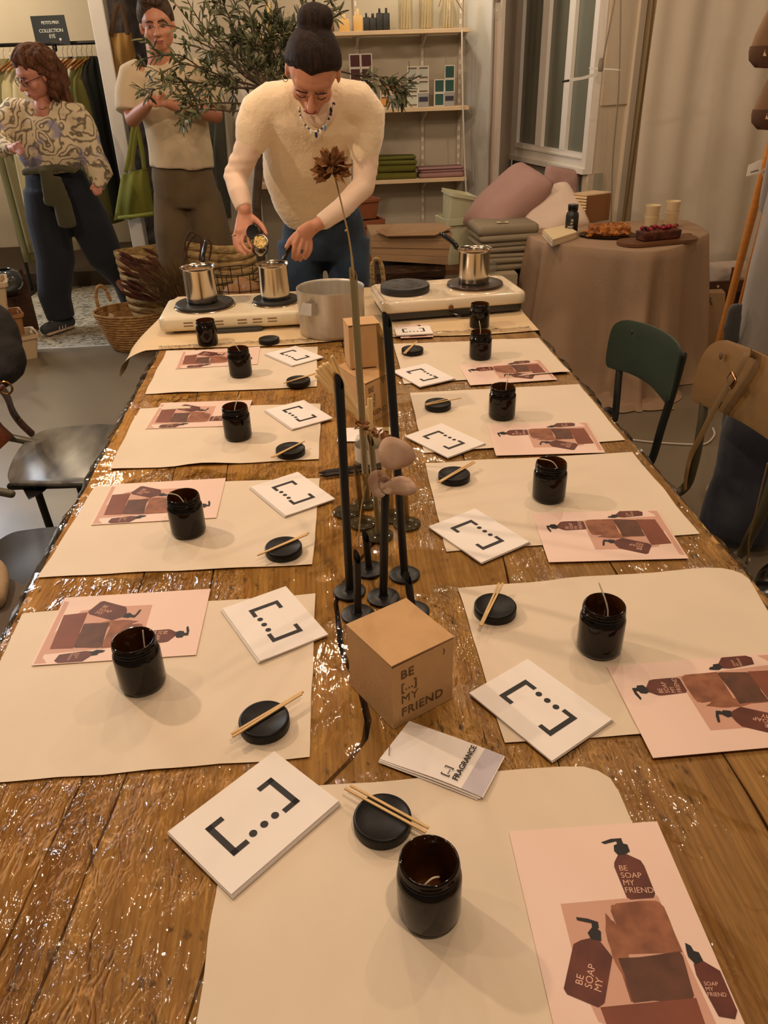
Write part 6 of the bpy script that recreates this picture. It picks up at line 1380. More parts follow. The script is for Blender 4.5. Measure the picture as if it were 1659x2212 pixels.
# white square planters stacked at the left edge
m_wpl = M('cream_planter', (206, 180, 140), .6, var=.05); zb1 = 0
y_s = 4.95
pA = on(50, 782, 0); pA = V3((pA.x - .03, pA.y + .10, 0))
m_wood_ = M('raw_wood_planter', (160, 112, 64), .7, var=.15, stretch=(1, 1, 4))
planter('cream square planter at the bottom of the left floor stack', (pA.x, pA.y, .001), .075, .10, .155, 0, .5, m_wpl, 'square_planter', 'stacked planters at the left')
planter('raw wooden square planter in the middle of the left floor stack', (pA.x - .05, pA.y, .158), .085, .095, .13, 0, .45, m_wood_, 'square_planter', 'stacked planters at the left')
planter('cream square planter on top of the left floor stack', (pA.x - .11, pA.y, .290), .085, .115, .20, 0, .35, m_wpl, 'square_planter', 'stacked planters at the left')
bz = V3((pA.x - .17, pA.y + .06, .492))
basket('small straw basket with tall handle on the planters at the left edge', bz, .09, .125, .13, 8, m_wick, handles=[[bz + V3((.10, -.03, .10)), bz + V3((.14, -.02, .18)), bz + V3((.175, 0, .27)), bz + V3((.165, .02, .29)), bz + V3((.13, .02, .2))]], tag_=[bz + V3((.07, -.115, .06))])
gl = thing('glass_globe', 'shiny glass globe vase with bright reflections at the left edge', 'globe', at(10, 610, 5.3)); c = at(14, 612, 5.45)
obj('stand', G().lathe([(0, 0), (.12, 0), (.12, .02), (.03, .04), (.03, c.z - .10), (.10, c.z - .085), (0, c.z - .085)], 28, (c.x, c.y, 0)), m_dk, gl); obj('glass', G().lathe([(0, -.085), (.05, -.075), (.10, -.02), (.11, .02), (.09, .07), (.055, .09), (.053, .088), (.085, .068), (.104, .02), (.095, -.02), (.045, -.068), (0, -.075)], 32, c), M('mirror_glass', (70, 72, 70), .05, spec=1, coat=.8), gl)
bd = thing('brown_board', 'brown angled board behind the glass globe at the left', 'board', at(45, 610, 5.6)); q = [at(*p, 5.6) for p in ((20, 600), (47, 580), (60, 612), (58, 640))]; q = [q[0], q[1], q[2], V3((q[2].x, q[2].y, .0)), V3((q[0].x, q[0].y, .0))]
o = obj('board_panel', G().quad(*q), m_dk, bd, False); md = o.modifiers.new('t', 'SOLIDIFY'); md.thickness = .02

# ================================================================= clothes rail in the recess
m_rail = M('black_rail', (34, 32, 30), .4, metal=.4); m_hang = M('hanger_wood', (156, 98, 44), .5, var=.15)
YR = 6.75
ra, rb2 = at(-80, 97, YR), at(206, 93, YR); rb2.z = ra.z = at(60, 96, YR).z; RZ = ra.z
t = thing('clothes_rail', 'black metal clothes rail running through the white recess', 'clothes rail', (ra.x, YR, 0)); obj('rail_bar', G().tube([ra, rb2 + V3((.10, 0, 0))], .013, 10), m_rail, t)
for x in (ra.x + .05, rb2.x + .08): obj('rail_post', G().tube([V3((x, YR, .012)), V3((x, YR, RZ))], .013, 10), m_rail, t); obj('rail_foot', G().box((x, YR, .012), (.05, .45, .024)), m_rail, t, False)
def hanger(t, x, y, z, ang, m=m_hang, w_=.2):
    d = V3((math.sin(ang), math.cos(ang), 0)); c = V3((x, y, z))
    obj('hook', G().tube(spline([c + V3((0, 0, -.075)), c + V3((0, 0, -.03)), c + d * .016 + V3((0, 0, -.008)), c + d * .010 + V3((0, 0, .016)), c + d * -.012 + V3((0, 0, .016))], 4), .0018, 5), m_steel, t)
    obj('hanger', G().tube(spline([c - d * w_ + V3((0, 0, -.15)), c - d * w_ * .5 + V3((0, 0, -.105)), c + V3((0, 0, -.078)), c + d * w_ * .5 + V3((0, 0, -.105)), c + d * w_ + V3((0, 0, -.15))], 4), .012, 8, flat=.6), m, t)
def garment(lab, u, ang, col, zlo_px, kind, w_=.19, grp='clothes on the rail', y=None, hm=m_hang):
    """kind: 'shirt' wide shoulders, 'trousers' two hanging legs, 'dress'"""
    x = at(u, 96, YR).x; t = thing('hanging_garment', lab, 'garment', (x, YR, RZ - .02), grp); d = V3((math.sin(ang), math.cos(ang), 0)); s = V3((d.y, -d.x, 0))
    zl_ = at(u, zlo_px, YR).z; z0_ = RZ - .085; hanger(t, x, YR, RZ + .0 - .016, ang, hm)
    n, mrow = 22, 16; rings = []; rr3 = random.Random(int(u * 7) + 3); ph = rr3.uniform(0, 6)
    for j in range(mrow + 1):
        q = j / mrow; z = z0_ + (zl_ - z0_) * q
        W_ = {'shirt': .05 + w_ * min(1, q * 7) * (1 - .12 * q), 'dress': .05 + w_ * min(1, q * 7) * (.8 + .35 * q), 'trousers': .035 + w_ * .62 * min(1, q * 12)}[kind]
        D_ = .018 + .028 * min(1, q * 4)
        ring = []
        for i in range(n * 2):
            a = 2 * PI * i / (2 * n); fo = .012 * math.sin(a * 5 + ph + q) * min(1, q * 3) * (1 + q) + .008 * math.sin(a * 9 + ph * 2)
            ring.append(V3((x, YR, z)) + d * (W_ * math.cos(a)) + s * ((D_ + fo) * math.sin(a)))
        rings.append(ring)
    nm_ = 'g_%02x%02x%02x' % col; m = bpy.data.materials.get(nm_) or M(nm_, col, .9, var=.12, scale=6)
    obj('cloth', G().loft(rings), m, t, True, angle=180); return t
CR = (208, 196, 150); OLV = (104, 98, 42); SG = (128, 124, 84); DKG = (40, 44, 38); WH = (226, 220, 196)
specs = [(-14, .5, SG, 560, 'shirt', 'sage linen shirt at the far left of the rail'), (2, .45, (150, 140, 104), 540, 'shirt', 'khaki linen shirt, second from the left of the rail'), (16, .45, (140, 134, 92), 330, 'shirt', 'short olive-grey shirt, third from the left of the rail'), (27, .4, CR, 535, 'dress', 'cream dress hanging behind the turning woman'),
         (38, .5, (170, 160, 120), 540, 'trousers', 'pale khaki trousers hanging behind the turning woman'), (50, .45, (214, 200, 160), 545, 'dress', 'ivory dress hanging behind the turning woman'), (132, .5, (222, 214, 190), 330, 'shirt', 'white blouse under the price sign'), (142, .45, WH, 420, 'trousers', 'off white trousers clipped to the right of the sign'),
         (152, .55, DKG, 430, 'trousers', 'charcoal green trousers between two white pairs'), (162, .5, WH, 400, 'trousers', 'second off white trousers right of the sign'), (173, .45, (90, 92, 40), 470, 'dress', 'dark olive dress hanging near the white post'), (184, .5, OLV, 480, 'dress', 'olive green dress hanging next to the white post'), (195, .4, (34, 36, 30), 470, 'trousers', 'black trousers hanging last before the white post')]
for u, ang, col, zl_, kd_, lab in specs: garment(lab, u, .48, col, zl_, kd_)
# low platform under the rail
struct('trim_6', G().box((-3.6, 7.55, .06), (4.2, 1.3, .12)), M('dark_plinth', (70, 56, 40), .8))
# blackboard price sign
q = [at(*p, YR - .12) for p in ((65, 35), (138, 32), (153, 97), (78, 93))]; sc_ = sum(q, V3()) / 4
t = thing('price_sign', 'small blackboard sign with white handwriting above the clothes rail', 'sign', sc_); o = obj('board_panel', G().quad(*q), M('blackboard', (44, 48, 48), .6), t, False); md = o.modifiers.new('t', 'SOLIDIFY'); md.thickness = .008; md.offset = 0
m_chalk = M('chalk', (222, 222, 210), .8); ux = (q[1] - q[0]).normalized(); uy = (q[0] - q[3]).normalized(); ww = (q[1] - q[0]).length; hh = (q[0] - q[3]).length
for (s_, fx_, fy_, sz) in (('PETITS PRIX', .54, .80, .165), ('COLLECTION', .52, .50, .185), ('ÉTÉ', .52, .28, .185)):
    p = q[3] + (q[2] - q[3]) * fx_ + (q[0] - q[3]) * fy_ + V3((0, -.006, 0)); text('chalk_text', s_, sz * hh, frame3(p, ux, uy), m_chalk, t, 'CENTER', .0002, .0002, space=.88)
p = q[3] + (q[2] - q[3]) * .74 + (q[0] - q[3]) * .19 + V3((0, -.007, 0)); obj('chalk_heart', G().ball(p, (.008, .001, .009), 10), m_chalk, t); obj('clip', G().tube([q[3].lerp(q[2], .35) + V3((0, -.006, .012)), q[3].lerp(q[2], .75) + V3((0, -.006, .012))], .003, 6), m_steel, t)
obj('clamp', G().lathe([(0, -.03), (.016, -.02), (.018, .01), (.01, .03), (0, .03)], 14, V3((at(118, 103, YR - .08).x, YR - .08, at(118, 103, YR - .08).z))), m_rail, t); obj('sign_stem', G().tube([at(118, 100, YR - .1), at(118, 118, YR - .04)], .004, 6), m_steel, t)
# tote bags on the stone pilaster
m_ochre = M('ochre_canvas', (140, 104, 46), .85, var=.08, scale=5); m_lime = M('lime_green_canvas', (122, 122, 40), .85, var=.1, scale=5)
def tote(lab, pts, ytop, m, handle, Y, n=14, grp='tote bags on the pillar', dk=None):
    q = [at(*p, Y) for p in pts]; t = thing('tote_bag', lab, 'bag', (q[0] + q[1]) / 2, grp)
    rings = []
    for j in range(9):
        v = j / 8; a = q[0].lerp(q[3], v); b = q[1].lerp(q[2], v); th = .012 + .035 * math.sin(PI * min(1, v * 1.1) * .9); ring = []
        for i in range(n): u = i / (n - 1); p = a.lerp(b, u); ring.append(p + V3((0, -th * math.sin(PI * u) - .006 * math.sin(u * 17 + v), .004 * math.sin(u * 12) * v)))
        for i in range(n): u = 1 - i / (n - 1); ring.append(a.lerp(b, u) + V3((0, .008, 0)))
        rings.append(ring)
    obj('bag_body', G().loft(rings), m, t, True, angle=60)
    for hp in handle: obj('handle', G().tube(spline([at(*p, Y - .015) for p in hp], 5), .015, 8, flat=.2, up=(1, 0, 0)), dk or m, t)
    return t
tote('ochre tote bag hanging high on the dark stone pilaster', [(237, 73), (284, 70), (294, 122), (252, 166)], None, m_ochre, [[(240, 78), (246, 40), (253, 14), (262, 14), (270, 40), (276, 74)]], 6.02, dk=M('dark_strap', (72, 50, 28), .9))
t = tote('lime green tote bag hanging low on the dark stone pilaster', [(262, 378), (318, 362), (334, 466), (246, 476)], None, m_lime, [[(272, 372), (280, 330), (287, 282), (292, 262), (298, 282), (306, 320), (312, 366)], [(284, 370), (288, 330), (293, 290), (296, 280)]], 5.95)
obj('hem_band', G().tube([at(256, 470, 5.89), at(295, 466, 5.86), at(330, 461, 5.89)], .014, 8, flat=.5), m_lime, t)
# white panel edge and grey garment behind the man
struct('trim_7', G().box(((at(515, 300, 5.35).x + at(548, 300, 5.35).x) / 2, 5.38, at(530, 190, 5.35).z / 2), (at(548, 300, 5.35).x - at(515, 300, 5.35).x, .25, at(530, 190, 5.35).z), bev=.004), m_white)
m_bluegrey = M('blue_grey_cloth', (92, 94, 82), .9, var=.1)
gg = thing('hanging_coat', 'blue-grey coat hanging on the wall behind the smiling man', 'coat', at(465, 230, 5.68)); drape('coat_cloth', m_bluegrey, gg, [at(448, 225, 5.67), at(484, 232, 5.67), at(500, 470, 5.67), at(450, 470, 5.67)], 16, .012, -.03, 4)
# ================================================================= people
def fabric(name, rgb, fuzz=.3, **k): return M(name, rgb, .9, sheen=fuzz, **k)
m_skin = M('skin_warm', (196, 136, 104), .5, sss=.1, var=.05, scale=8); m_skin2 = M('skin_rosy', (190, 128, 104), .5, sss=.1, var=.05, scale=8); m_skin3 = M('skin_tan', (184, 124, 92), .5, sss=.1)
m_lips = M('lips', (150, 78, 66), .4); m_eye = M('eye_white', (176, 156, 142), .3); m_iris = M('iris_dark', (40, 26, 18), .2); m_brow = M('brow_hair', (48, 30, 20), .9); m_nail = M('nail', (214, 160, 134), .3)
def hairmat(name, a, b): return M(name, a, .7, rgb2=b, scale=26, stretch=(5, 5, .6), bump=.7, bscale=70, bdist=.006, spec=.2)
def hd(C, W_, F_, U, s):
    return lambda w, f, u: C + W_ * (w * s) + F_ * (f * s) + U * (u * s)
def head_geo(g, C, F_, U, s=1.0):
    """adds skull, jaw, nose, ears to g; returns local->world function and axes"""
    F_ = V3(F_).normalized(); U = V3(U); U = (U - F_ * U.dot(F_)).normalized(); W_ = F_.cross(U); q = hd(V3(C), W_, F_, U, s); Rm = Matrix((W_, F_, U)).transposed()
    B = lambda w, f, u, r: g.ball(q(w, f, u), tuple(x * s for x in r), 20, rot=Rm)
    B(0, -.008, .024, (.076, .096, .092)); B(0, .020, -.035, (.060, .070, .074)); B(0, .042, -.070, (.040, .044, .034)); B(0, .062, -.092, (.020, .018, .016))
    B(0, .060, .028, (.052, .030, .030)); B(-.038, .052, -.030, (.024, .028, .026)); B(.038, .052, -.030, (.024, .028, .026))
    g.tube([q(0, .084, .012), q(0, .099, -.012), q(0, .110, -.032)], [.008 * s, .0095 * s, .0125 * s], 12); B(-.012, .094, -.035, (.009, .010, .008)); B(.012, .094, -.035, (.009, .010, .008))
    B(0, .090, -.062, (.022, .008, .010)); B(0, .086, -.076, (.018, .008, .008))
    for sg in (-1, 1): g.ball(q(sg * .080, -.004, -.014), (.007 * s, .018 * s, .030 * s), 14, rot=Rm)
    return q, W_, F_, U, Rm
def face_parts(root, q, Rm, s, m_h, skin=None, down=True):
    for sg in (-1, 1):
        if down:
            e = q(sg * .031, .080, -.002); o = obj('eyelid', G().ball(e, (.0135 * s, .0095 * s, .0075 * s), 12, rot=Rm), skin, root)
            obj('eyelashes', G().tube(spline([q(sg * .018, .087, -.006), q(sg * .031, .0905, -.008), q(sg * .045, .083, -.004)], 3), .0014 * s, 5), m_brow, root)
            obj('eyebrow', G().tube(spline([q(sg * .012, .090, .016), q(sg * .027, .093, .020), q(sg * .047, .082, .013)], 4), [.0022 * s] * 6 + [.003 * s] + [.0016 * s] * 2, 6), m_brow, root); continue
        e = q(sg * .031, .0815, -.002); o = obj('eye', G().ball(e, (.0125 * s, .008 * s, .0044 * s), 12, rot=Rm), m_eye, root)
        obj('iris', G().ball(q(sg * .031, .0872, -.002), (.0060 * s, .003 * s, .0044 * s), 10, rot=Rm), m_iris, o)
        obj('eyelashes', G().tube(spline([q(sg * .017, .084, -.001), q(sg * .024, .089, .0035 if not down else -.001), q(sg * .034, .089, .004 if not down else -.002), q(sg * .046, .081, .0)], 3), .0013 * s, 5), m_brow, root)
        obj('eyebrow', G().tube(spline([q(sg * .013, .090, .017), q(sg * .027, .092, .022), q(sg * .047, .080, .017)], 4), [.0026 * s] * 6 + [.0032 * s] + [.0018 * s] * 2, 6), m_brow, root)
    obj('lips', G().ball(q(0, .0955, -.0615), (.025 * s, .005 * s, .0036 * s), 12, rot=Rm).ball(q(0, .0935, -.069), (.018 * s, .0055 * s, .0046 * s), 12, rot=Rm), m_lips, root)
def hair_cap(g, q, s, th=1.10, k0=-.35, k1=1.1, top=.0, n=36, side=0, temple=0):
    """shell over the skull that dips inside it below the hairline"""
    vs = []; ids = []
    for j in range(n // 2 + 1):
        a = PI * j / (n // 2)
        for i in range(n):
            b = 2 * PI * i / n; w_, f_, u_ = math.sin(a) * math.cos(b), math.sin(a) * math.sin(b), math.cos(a)
            e = u_ - (k0 + k1 * f_ - side * abs(w_) + temple * max(0, f_) * abs(w_)); mk = min(1, max(0, e / .42 + .52)); mk = mk * mk * (3 - 2 * mk); r = .86 + (th - .86) * mk + .012 * noise.noise(V3((w_ * 5, f_ * 5, u_ * 5)))
            vs.append(q(w_ * .079 * r, -.008 + f_ * .099 * r, .022 + u_ * .095 * r + top * max(0, u_)))
    N_ = n // 2
    g.add(vs, [(j * n + i, j * n + (i + 1) % n, (j + 1) * n + (i + 1) % n, (j + 1) * n + i) for j in range(N_) for i in range(n)])
def A(*t): return at(t[0], t[1], t[2])
def limb(g, pts, n=16, flat=None, up=None, ends=True): g.tube([A(*p[:3]) for p in pts], [p[3] for p in pts], n, flat=flat, up=up, ends=ends)
def fingers(g, lst, r0=.0082, r1=.0064):
    for f in lst:
        p = spline([A(*x) for x in f], 3); m_ = len(p); g.tube(p, [r0 + (r1 - r0) * i / (m_ - 1) + (.0006 if i % 3 == 0 else 0) for i in range(m_)], 10)

# ---------------- the person pouring wax
p1 = thing('person', 'person in cream fuzzy sweater and blue jeans bending to pour from a jar', 'person', (at(700, 500, 3.5).x, 3.5, 0))
g = G(); HC = at(676, 152, 2.90)
q, W_, F_, U_, Rm = head_geo(g, HC, (-.12, -.62, -.78), (.05, -.78, .62), 1.06)
limb(g, [(684, 222, 3.04, .058), (682, 196, 2.99, .052), (680, 178, 2.95, .050)])
limb(g, [(700, 500, 3.52, .115), (698, 440, 3.43, .10), (668, 340, 3.26, .12), (684, 250, 3.08, .13), (684, 220, 3.04, .09)], 20, .62, (1, 0, 0))
limb(g, [(640, 228, 3.06, .05), (566, 240, 3.07, .050), (548, 300, 3.07, .034), (507, 385, 3.06, .029), (520, 425, 2.98, .026), (529, 455, 2.95, .0235)])
limb(g, [(730, 228, 3.06, .05), (788, 245, 3.07, .050), (790, 320, 3.07, .034), (786, 400, 3.05, .029), (735, 452, 2.97, .026), (684, 486, 2.935, .0235)])
hx0 = at(650, 560, 3.5).x; hx1 = at(752, 560, 3.5).x
for hx_ in (hx0, hx1): g.tube([V3((hx_, 3.53, .92)), V3((hx_, 3.50, .5)), V3((hx_, 3.54, .10)), V3((hx_, 3.54, .05))], [.055, .045, .034, .032], 14); g.tube([V3((hx_, 3.54, .045)), V3((hx_, 3.38, .035))], [.038, .032], 12)
# left-photo hand round the jar
limb(g, [(529, 455, 2.95, .0235), (527, 478, 2.935, .030), (527, 500, 2.91, .036)], 16, .5, (1, 0, 0))
fingers(g, [[(541, 498, 2.90), (538, 514, 2.880), (539, 526, 2.866), (545, 534, 2.856)], [(530, 502, 2.90), (524, 522, 2.885), (531, 537, 2.868), (544, 546, 2.858)],
            [(520, 500, 2.905), (513, 522, 2.893), (519, 540, 2.878), (532, 551, 2.866)], [(512, 494, 2.915), (506, 512, 2.905), (508, 530, 2.893), (516, 543, 2.882)]])
fingers(g, [[(541, 466, 2.95), (556, 478, 2.925), (568, 491, 2.90), (575, 506, 2.88)]], .0115, .0085)
# right-photo hand on the saucepan handle
limb(g, [(684, 486, 2.935, .0235), (670, 494, 2.93, .030), (655, 508, 2.92, .036)], 16, .55, (-.35, 0, -.9))
fingers(g, [[(646, 506, 2.91), (637, 525, 2.89), (634, 542, 2.885), (632, 556, 2.895)], [(654, 516, 2.91), (648, 535, 2.893), (644, 550, 2.89), (638, 561, 2.90)],
            [(663, 522, 2.915), (660, 540, 2.903), (655, 553, 2.90), (648, 562, 2.905)], [(671, 522, 2.925), (671, 538, 2.915), (666, 550, 2.912), (659, 558, 2.915)]], .0088, .0068)
fingers(g, [[(654, 497, 2.93), (638, 508, 2.91), (626, 521, 2.895), (619, 534, 2.89)]], .0115, .0082)
body('body', g, m_skin, p1, .0046, 3)
face_parts(p1, q, Rm, 1.06, m_brow, skin=m_skin)
m_hair1 = hairmat('dark_brown_hair', (46, 29, 20), (20, 12, 8))
g = G(); hair_cap(g, q, 1.06, 1.12, -.26, .92, side=.0, temple=.55); bn = q(0, -.084, .104); g.ball(bn, (.058, .050, .046), 18, rot=Rm); g.ball(bn + V3((.026, 0, .004)), (.034, .038, .036), 14, rot=Rm); g.ball(bn + V3((-.028, 0, -.002)), (.030, .036, .034), 14, rot=Rm); g.ball(q(0, -.055, .085), (.044, .05, .03), 14, rot=Rm)
body('hair', g, m_hair1, p1, .005, 2)
m_sweat = fabric('fuzzy_cream_knit', (240, 218, 180), .6, var=.06, scale=14, bump=.6, bscale=90, bdist=.004); m_white_t = fabric('white_jersey', (228, 200, 174), .2, bump=.25, bscale=16, bdist=.006)
g = G()
limb(g, [(690, 466, 3.42, .148), (676, 425, 3.37, .164), (663, 375, 3.29, .170), (668, 300, 3.17, .168), (680, 242, 3.08, .180), (684, 212, 3.04, .135), (684, 196, 3.01, .085)], 28, [.62, .64, .62, .60, .56, .60, .75], (1, 0, 0), ends=False)
limb(g, [(640, 215, 3.05, .066), (590, 222, 3.07, .072), (560, 245, 3.08, .070), (548, 278, 3.08, .067), (544, 300, 3.08, .060)], 20); limb(g, [(725, 215, 3.05, .066), (772, 224, 3.07, .072), (795, 250, 3.08, .068), (793, 290, 3.08, .066), (790, 322, 3.08, .058)], 20)
o = body('sweater', g, m_sweat, p1, .009, 5)
# soft folds in the knit
for v in o.data.vertices:
    p = v.co; k = noise.noise(V3((p.x * 9, p.y * 6, p.z * 7))) * .010 + noise.noise(V3((p.x * 70, p.y * 70, p.z * 70))) * .0018; v.co = p + v.normal * k
g = G(); limb(g, [(552, 285, 3.075, .050), (530, 335, 3.07, .047), (508, 383, 3.06, .044), (517, 418, 2.99, .037), (527, 450, 2.958, .030)], 18, ends=False); g2_ = G(); limb(g2_, [(790, 305, 3.075, .050), (790, 355, 3.07, .047), (785, 402, 3.05, .044), (738, 450, 2.975, .037), (692, 482, 2.942, .030)], 18, ends=False)
for gg_ in (g, g2_):
    o = body('sleeve', gg_, m_white_t, p1, .006, 3)
    for v in o.data.vertices: p = v.co; v.co = p + v.normal * (.004 * math.sin(p.z * 130 + 9 * noise.noise(V3((p.x * 12, p.y * 12, p.z * 12)))) * max(0, noise.noise(V3((p.x * 8, p.y * 8, p.z * 6 + 2)))))
obj('undershirt', G().ball(at(690, 236, 2.985), (.062, .02, .055), 16), m_white_t, p1)
# necklace of beads
nk = spline([A(646, 232, 2.945), A(650, 252, 2.94), A(663, 272, 2.935), A(683, 282, 2.935), A(702, 268, 2.935), (A(714, 245, 2.94)), A(721, 222, 2.95)], 5)
obj('necklace_chain', G().tube(nk, .0016, 6), M('gold_chain', (150, 120, 60), .3, metal=.8), p1)
BC = [M('bead_white', (226, 214, 190), .3), M('bead_blue', (34, 44, 92), .25), M('bead_pale_blue', (96, 136, 170), .25), M('bead_dark', (28, 20, 20), .3)]
for k, pt in enumerate(nk):
    if k % 1 == 0: obj('bead', G().ball(pt + V3((0, -.003, -.003)), .0042 if k % 5 else .0055, 8), BC[(0, 0, 3, 0, 1, 0, 0)[k % 7]], p1)
for (u, v, mi, hh) in ((683, 290, 1, .013), (702, 274, 2, .012), (672, 285, 0, .010), (692, 285, 0, .009), (715, 238, 3, .010)): obj('pendant', G().ball(at(u, v, 2.93), (.005, .003, hh), 10), BC[mi], p1)
er = q(.086, .0, -.045); obj('earring', G().tube([er + V3((.009 * math.cos(a), 0, .012 * math.sin(a))) for a in [i * PI / 6 for i in range(13)]], .0013, 6), bpy.data.materials['gold_chain'], p1)
def fring(c, ax, r=.0095): ax = V3(ax).normalized(); s_ = ax.orthogonal().normalized(); t_ = ax.cross(s_); return G().tube([c + s_ * r * math.cos(a) + t_ * r * math.sin(a) for a in [i * PI / 8 for i in range(17)]], .0013, 5)
obj('finger_ring', fring(at(507, 509, 2.906), (0, -.3, -1)), m_chrome, p1); obj('finger_ring', fring(at(655, 552, 2.90), (-.3, .2, -1), .0092), m_chrome, p1)
m_jean = fabric('blue_denim', (50, 70, 92), .1, rgb2=(34, 48, 66), scale=7, bump=.3, bscale=240)
g = G(); limb(g, [(699, 450, 3.44, .150), (699, 478, 3.48, .172), (700, 520, 3.51, .186), (700, 545, 3.52, .180)], 26, [.66, .66, .66, .6], (1, 0, 0), ends=False)
for hx_ in (hx0, hx1): g.tube([V3((hx_, 3.52, .90)), V3((hx_, 3.50, .70)), V3((hx_, 3.49, .50)), V3((hx_, 3.54, .25)), V3((hx_, 3.54, .09))], [.102, .090, .074, .070, .072], 20, ends=False)
o = body('jeans', g, m_jean, p1, .009, 3)
obj('belt_loop', G().box(at(655, 452, 3.33), (.010, .006, .03)), m_jean, p1); obj('zip_fly', G().tube([at(703, 500, 3.385), at(704, 530, 3.39)], .003, 5), M('denim_seam', (30, 34, 40), .8), p1)
obj('pocket_seam', G().tube(spline([at(612, 455, 3.40), at(618, 468, 3.385), at(640, 474, 3.365)], 4), .0022, 5), bpy.data.materials['denim_seam'], p1)
for hx_ in (hx0, hx1): g = G(); g.tube([V3((hx_, 3.56, .045)), V3((hx_, 3.36, .035))], [.046, .038], 14, flat=.8, up=(1, 0, 0)); body('shoe', g, m_bak, p1, .009, 2)
# jar held over the pan and its wax flakes, plus a lid held behind
jc = at(562, 522, 2.835); ax = V3((.10, -.80, .52)).normalized(); rj = ax.to_track_quat('Z', 'Y').to_matrix()
t = thing('held_jar', 'amber jar full of cream wax flakes held in the pouring hand', 'jar', jc); c0_ = jc - ax * .062
obj('glass', G().lathe([(0, 0), (.026, 0), (.029, .004), (.029, .045), (.0265, .052), (.027, .062), (.0245, .062), (.0245, .052), (.026, .044), (.026, .005), (0, .004)], 36, c0_, rot=rj), m_amber, t, True, angle=60)
rr_ = random.Random(8); g = G()
for k in range(70): a = rr_.uniform(0, 6.28); r_ = .0225 * math.sqrt(rr_.random()); g.ball(c0_ + rj @ V3((r_ * math.cos(a), r_ * math.sin(a), .055 + rr_.uniform(0, .006))), rr_.uniform(.0025, .0045), 6)
g.lathe([(0, .052), (.024, .052), (.024, .0555), (0, .0565)], 24, c0_, rot=rj)
obj('wax_flakes', g, M('cream_wax_flakes', (240, 214, 140), .6), t, kind='stuff')
t = thing('jar_lid', 'black jar lid held behind the wax jar in the pouring hand', 'lid', at(549, 500, 2.872)); rl_ = V3((-.35, -.85, .35)).to_track_quat('Z', 'Y').to_matrix()
obj('lid_shell', G().lathe([(0, 0), (.024, 0), (.025, .002), (.025, .012), (.023, .014), (0, .013)], 30, at(549, 502, 2.872), rot=rl_), m_bak, t)

# ---------------- the person turning away at the left
p2 = thing('person', 'person with long brown hair, glasses and swirl-patterned blouse by the rail', 'person', (at(120, 500, 5.5).x, 5.5, 0))
g = G(); HC2 = at(76, 160, 5.40)
q, W_, F_, U_, Rm = head_geo(g, HC2, (-.66, -.66, -.36), (-.20, -.28, .93), 1.12)
limb(g, [(92, 236, 5.46, .055), (90, 215, 5.44, .050), (86, 195, 5.43, .050)])
limb(g, [(125, 390, 5.52, .12), (112, 350, 5.50, .10), (100, 290, 5.46, .12), (96, 245, 5.45, .13), (92, 230, 5.45, .07)], 20, .62, (1, 0, 0))
limb(g, [(60, 240, 5.45, .05), (30, 244, 5.44, .05), (-2, 290, 5.38, .04), (10, 318, 5.25, .03), (28, 322, 5.18, .024)])
limb(g, [(135, 240, 5.45, .05), (165, 250, 5.46, .05), (190, 310, 5.48, .04), (208, 365, 5.42, .03), (213, 392, 5.38, .024)])
f1 = at(128, 700, 5.5); f1.z = .06; f1.y = 5.52; k1_ = at(112, 540, 5.5)
f2 = V3((at(285, 640, 5.75).x, 5.8, .06)); k2_ = at(232, 560, 5.6)
g.tube([at(98, 395, 5.52), k1_, f1 + V3((0, .02, .06))], [.085, .056, .038], 14); g.tube([at(155, 395, 5.52), k2_, f2 + V3((0, 0, .06))], [.085, .056, .038], 14)
limb(g, [(28, 322, 5.18, .024), (34, 320, 5.15, .032)], 14, .6, (0, 0, 1)); fingers(g, [[(36, 315, 5.14), (44, 315, 5.12), (50, 319, 5.11)], [(37, 319, 5.14), (46, 321, 5.12), (51, 325, 5.11)], [(36, 323, 5.14), (45, 327, 5.12), (49, 331, 5.11)], [(34, 327, 5.14), (41, 332, 5.12), (44, 335, 5.11)], [(32, 316, 5.15), (37, 309, 5.13), (43, 307, 5.12)]], .0095, .0075)
limb(g, [(213, 392, 5.38, .024), (213, 402, 5.36, .032)], 14, .6, (1, 0, 0)); fingers(g, [[(206, 404, 5.35), (202, 411, 5.33), (203, 417, 5.33)], [(210, 406, 5.35), (207, 415, 5.33), (207, 421, 5.33)], [(214, 406, 5.35), (212, 416, 5.33), (212, 421, 5.33)], [(218, 405, 5.35), (218, 414, 5.33), (217, 418, 5.33)], [(204, 398, 5.35), (198, 403, 5.33), (196, 408, 5.33)]], .0095, .0075)
body('body', g, m_skin2, p2, .006, 2)
face_parts(p2, q, Rm, 1.12, m_brow, skin=m_skin2, down=True)
g = G(); hair_cap(g, q, 1.12, 1.16, -.30, .95, top=.01)
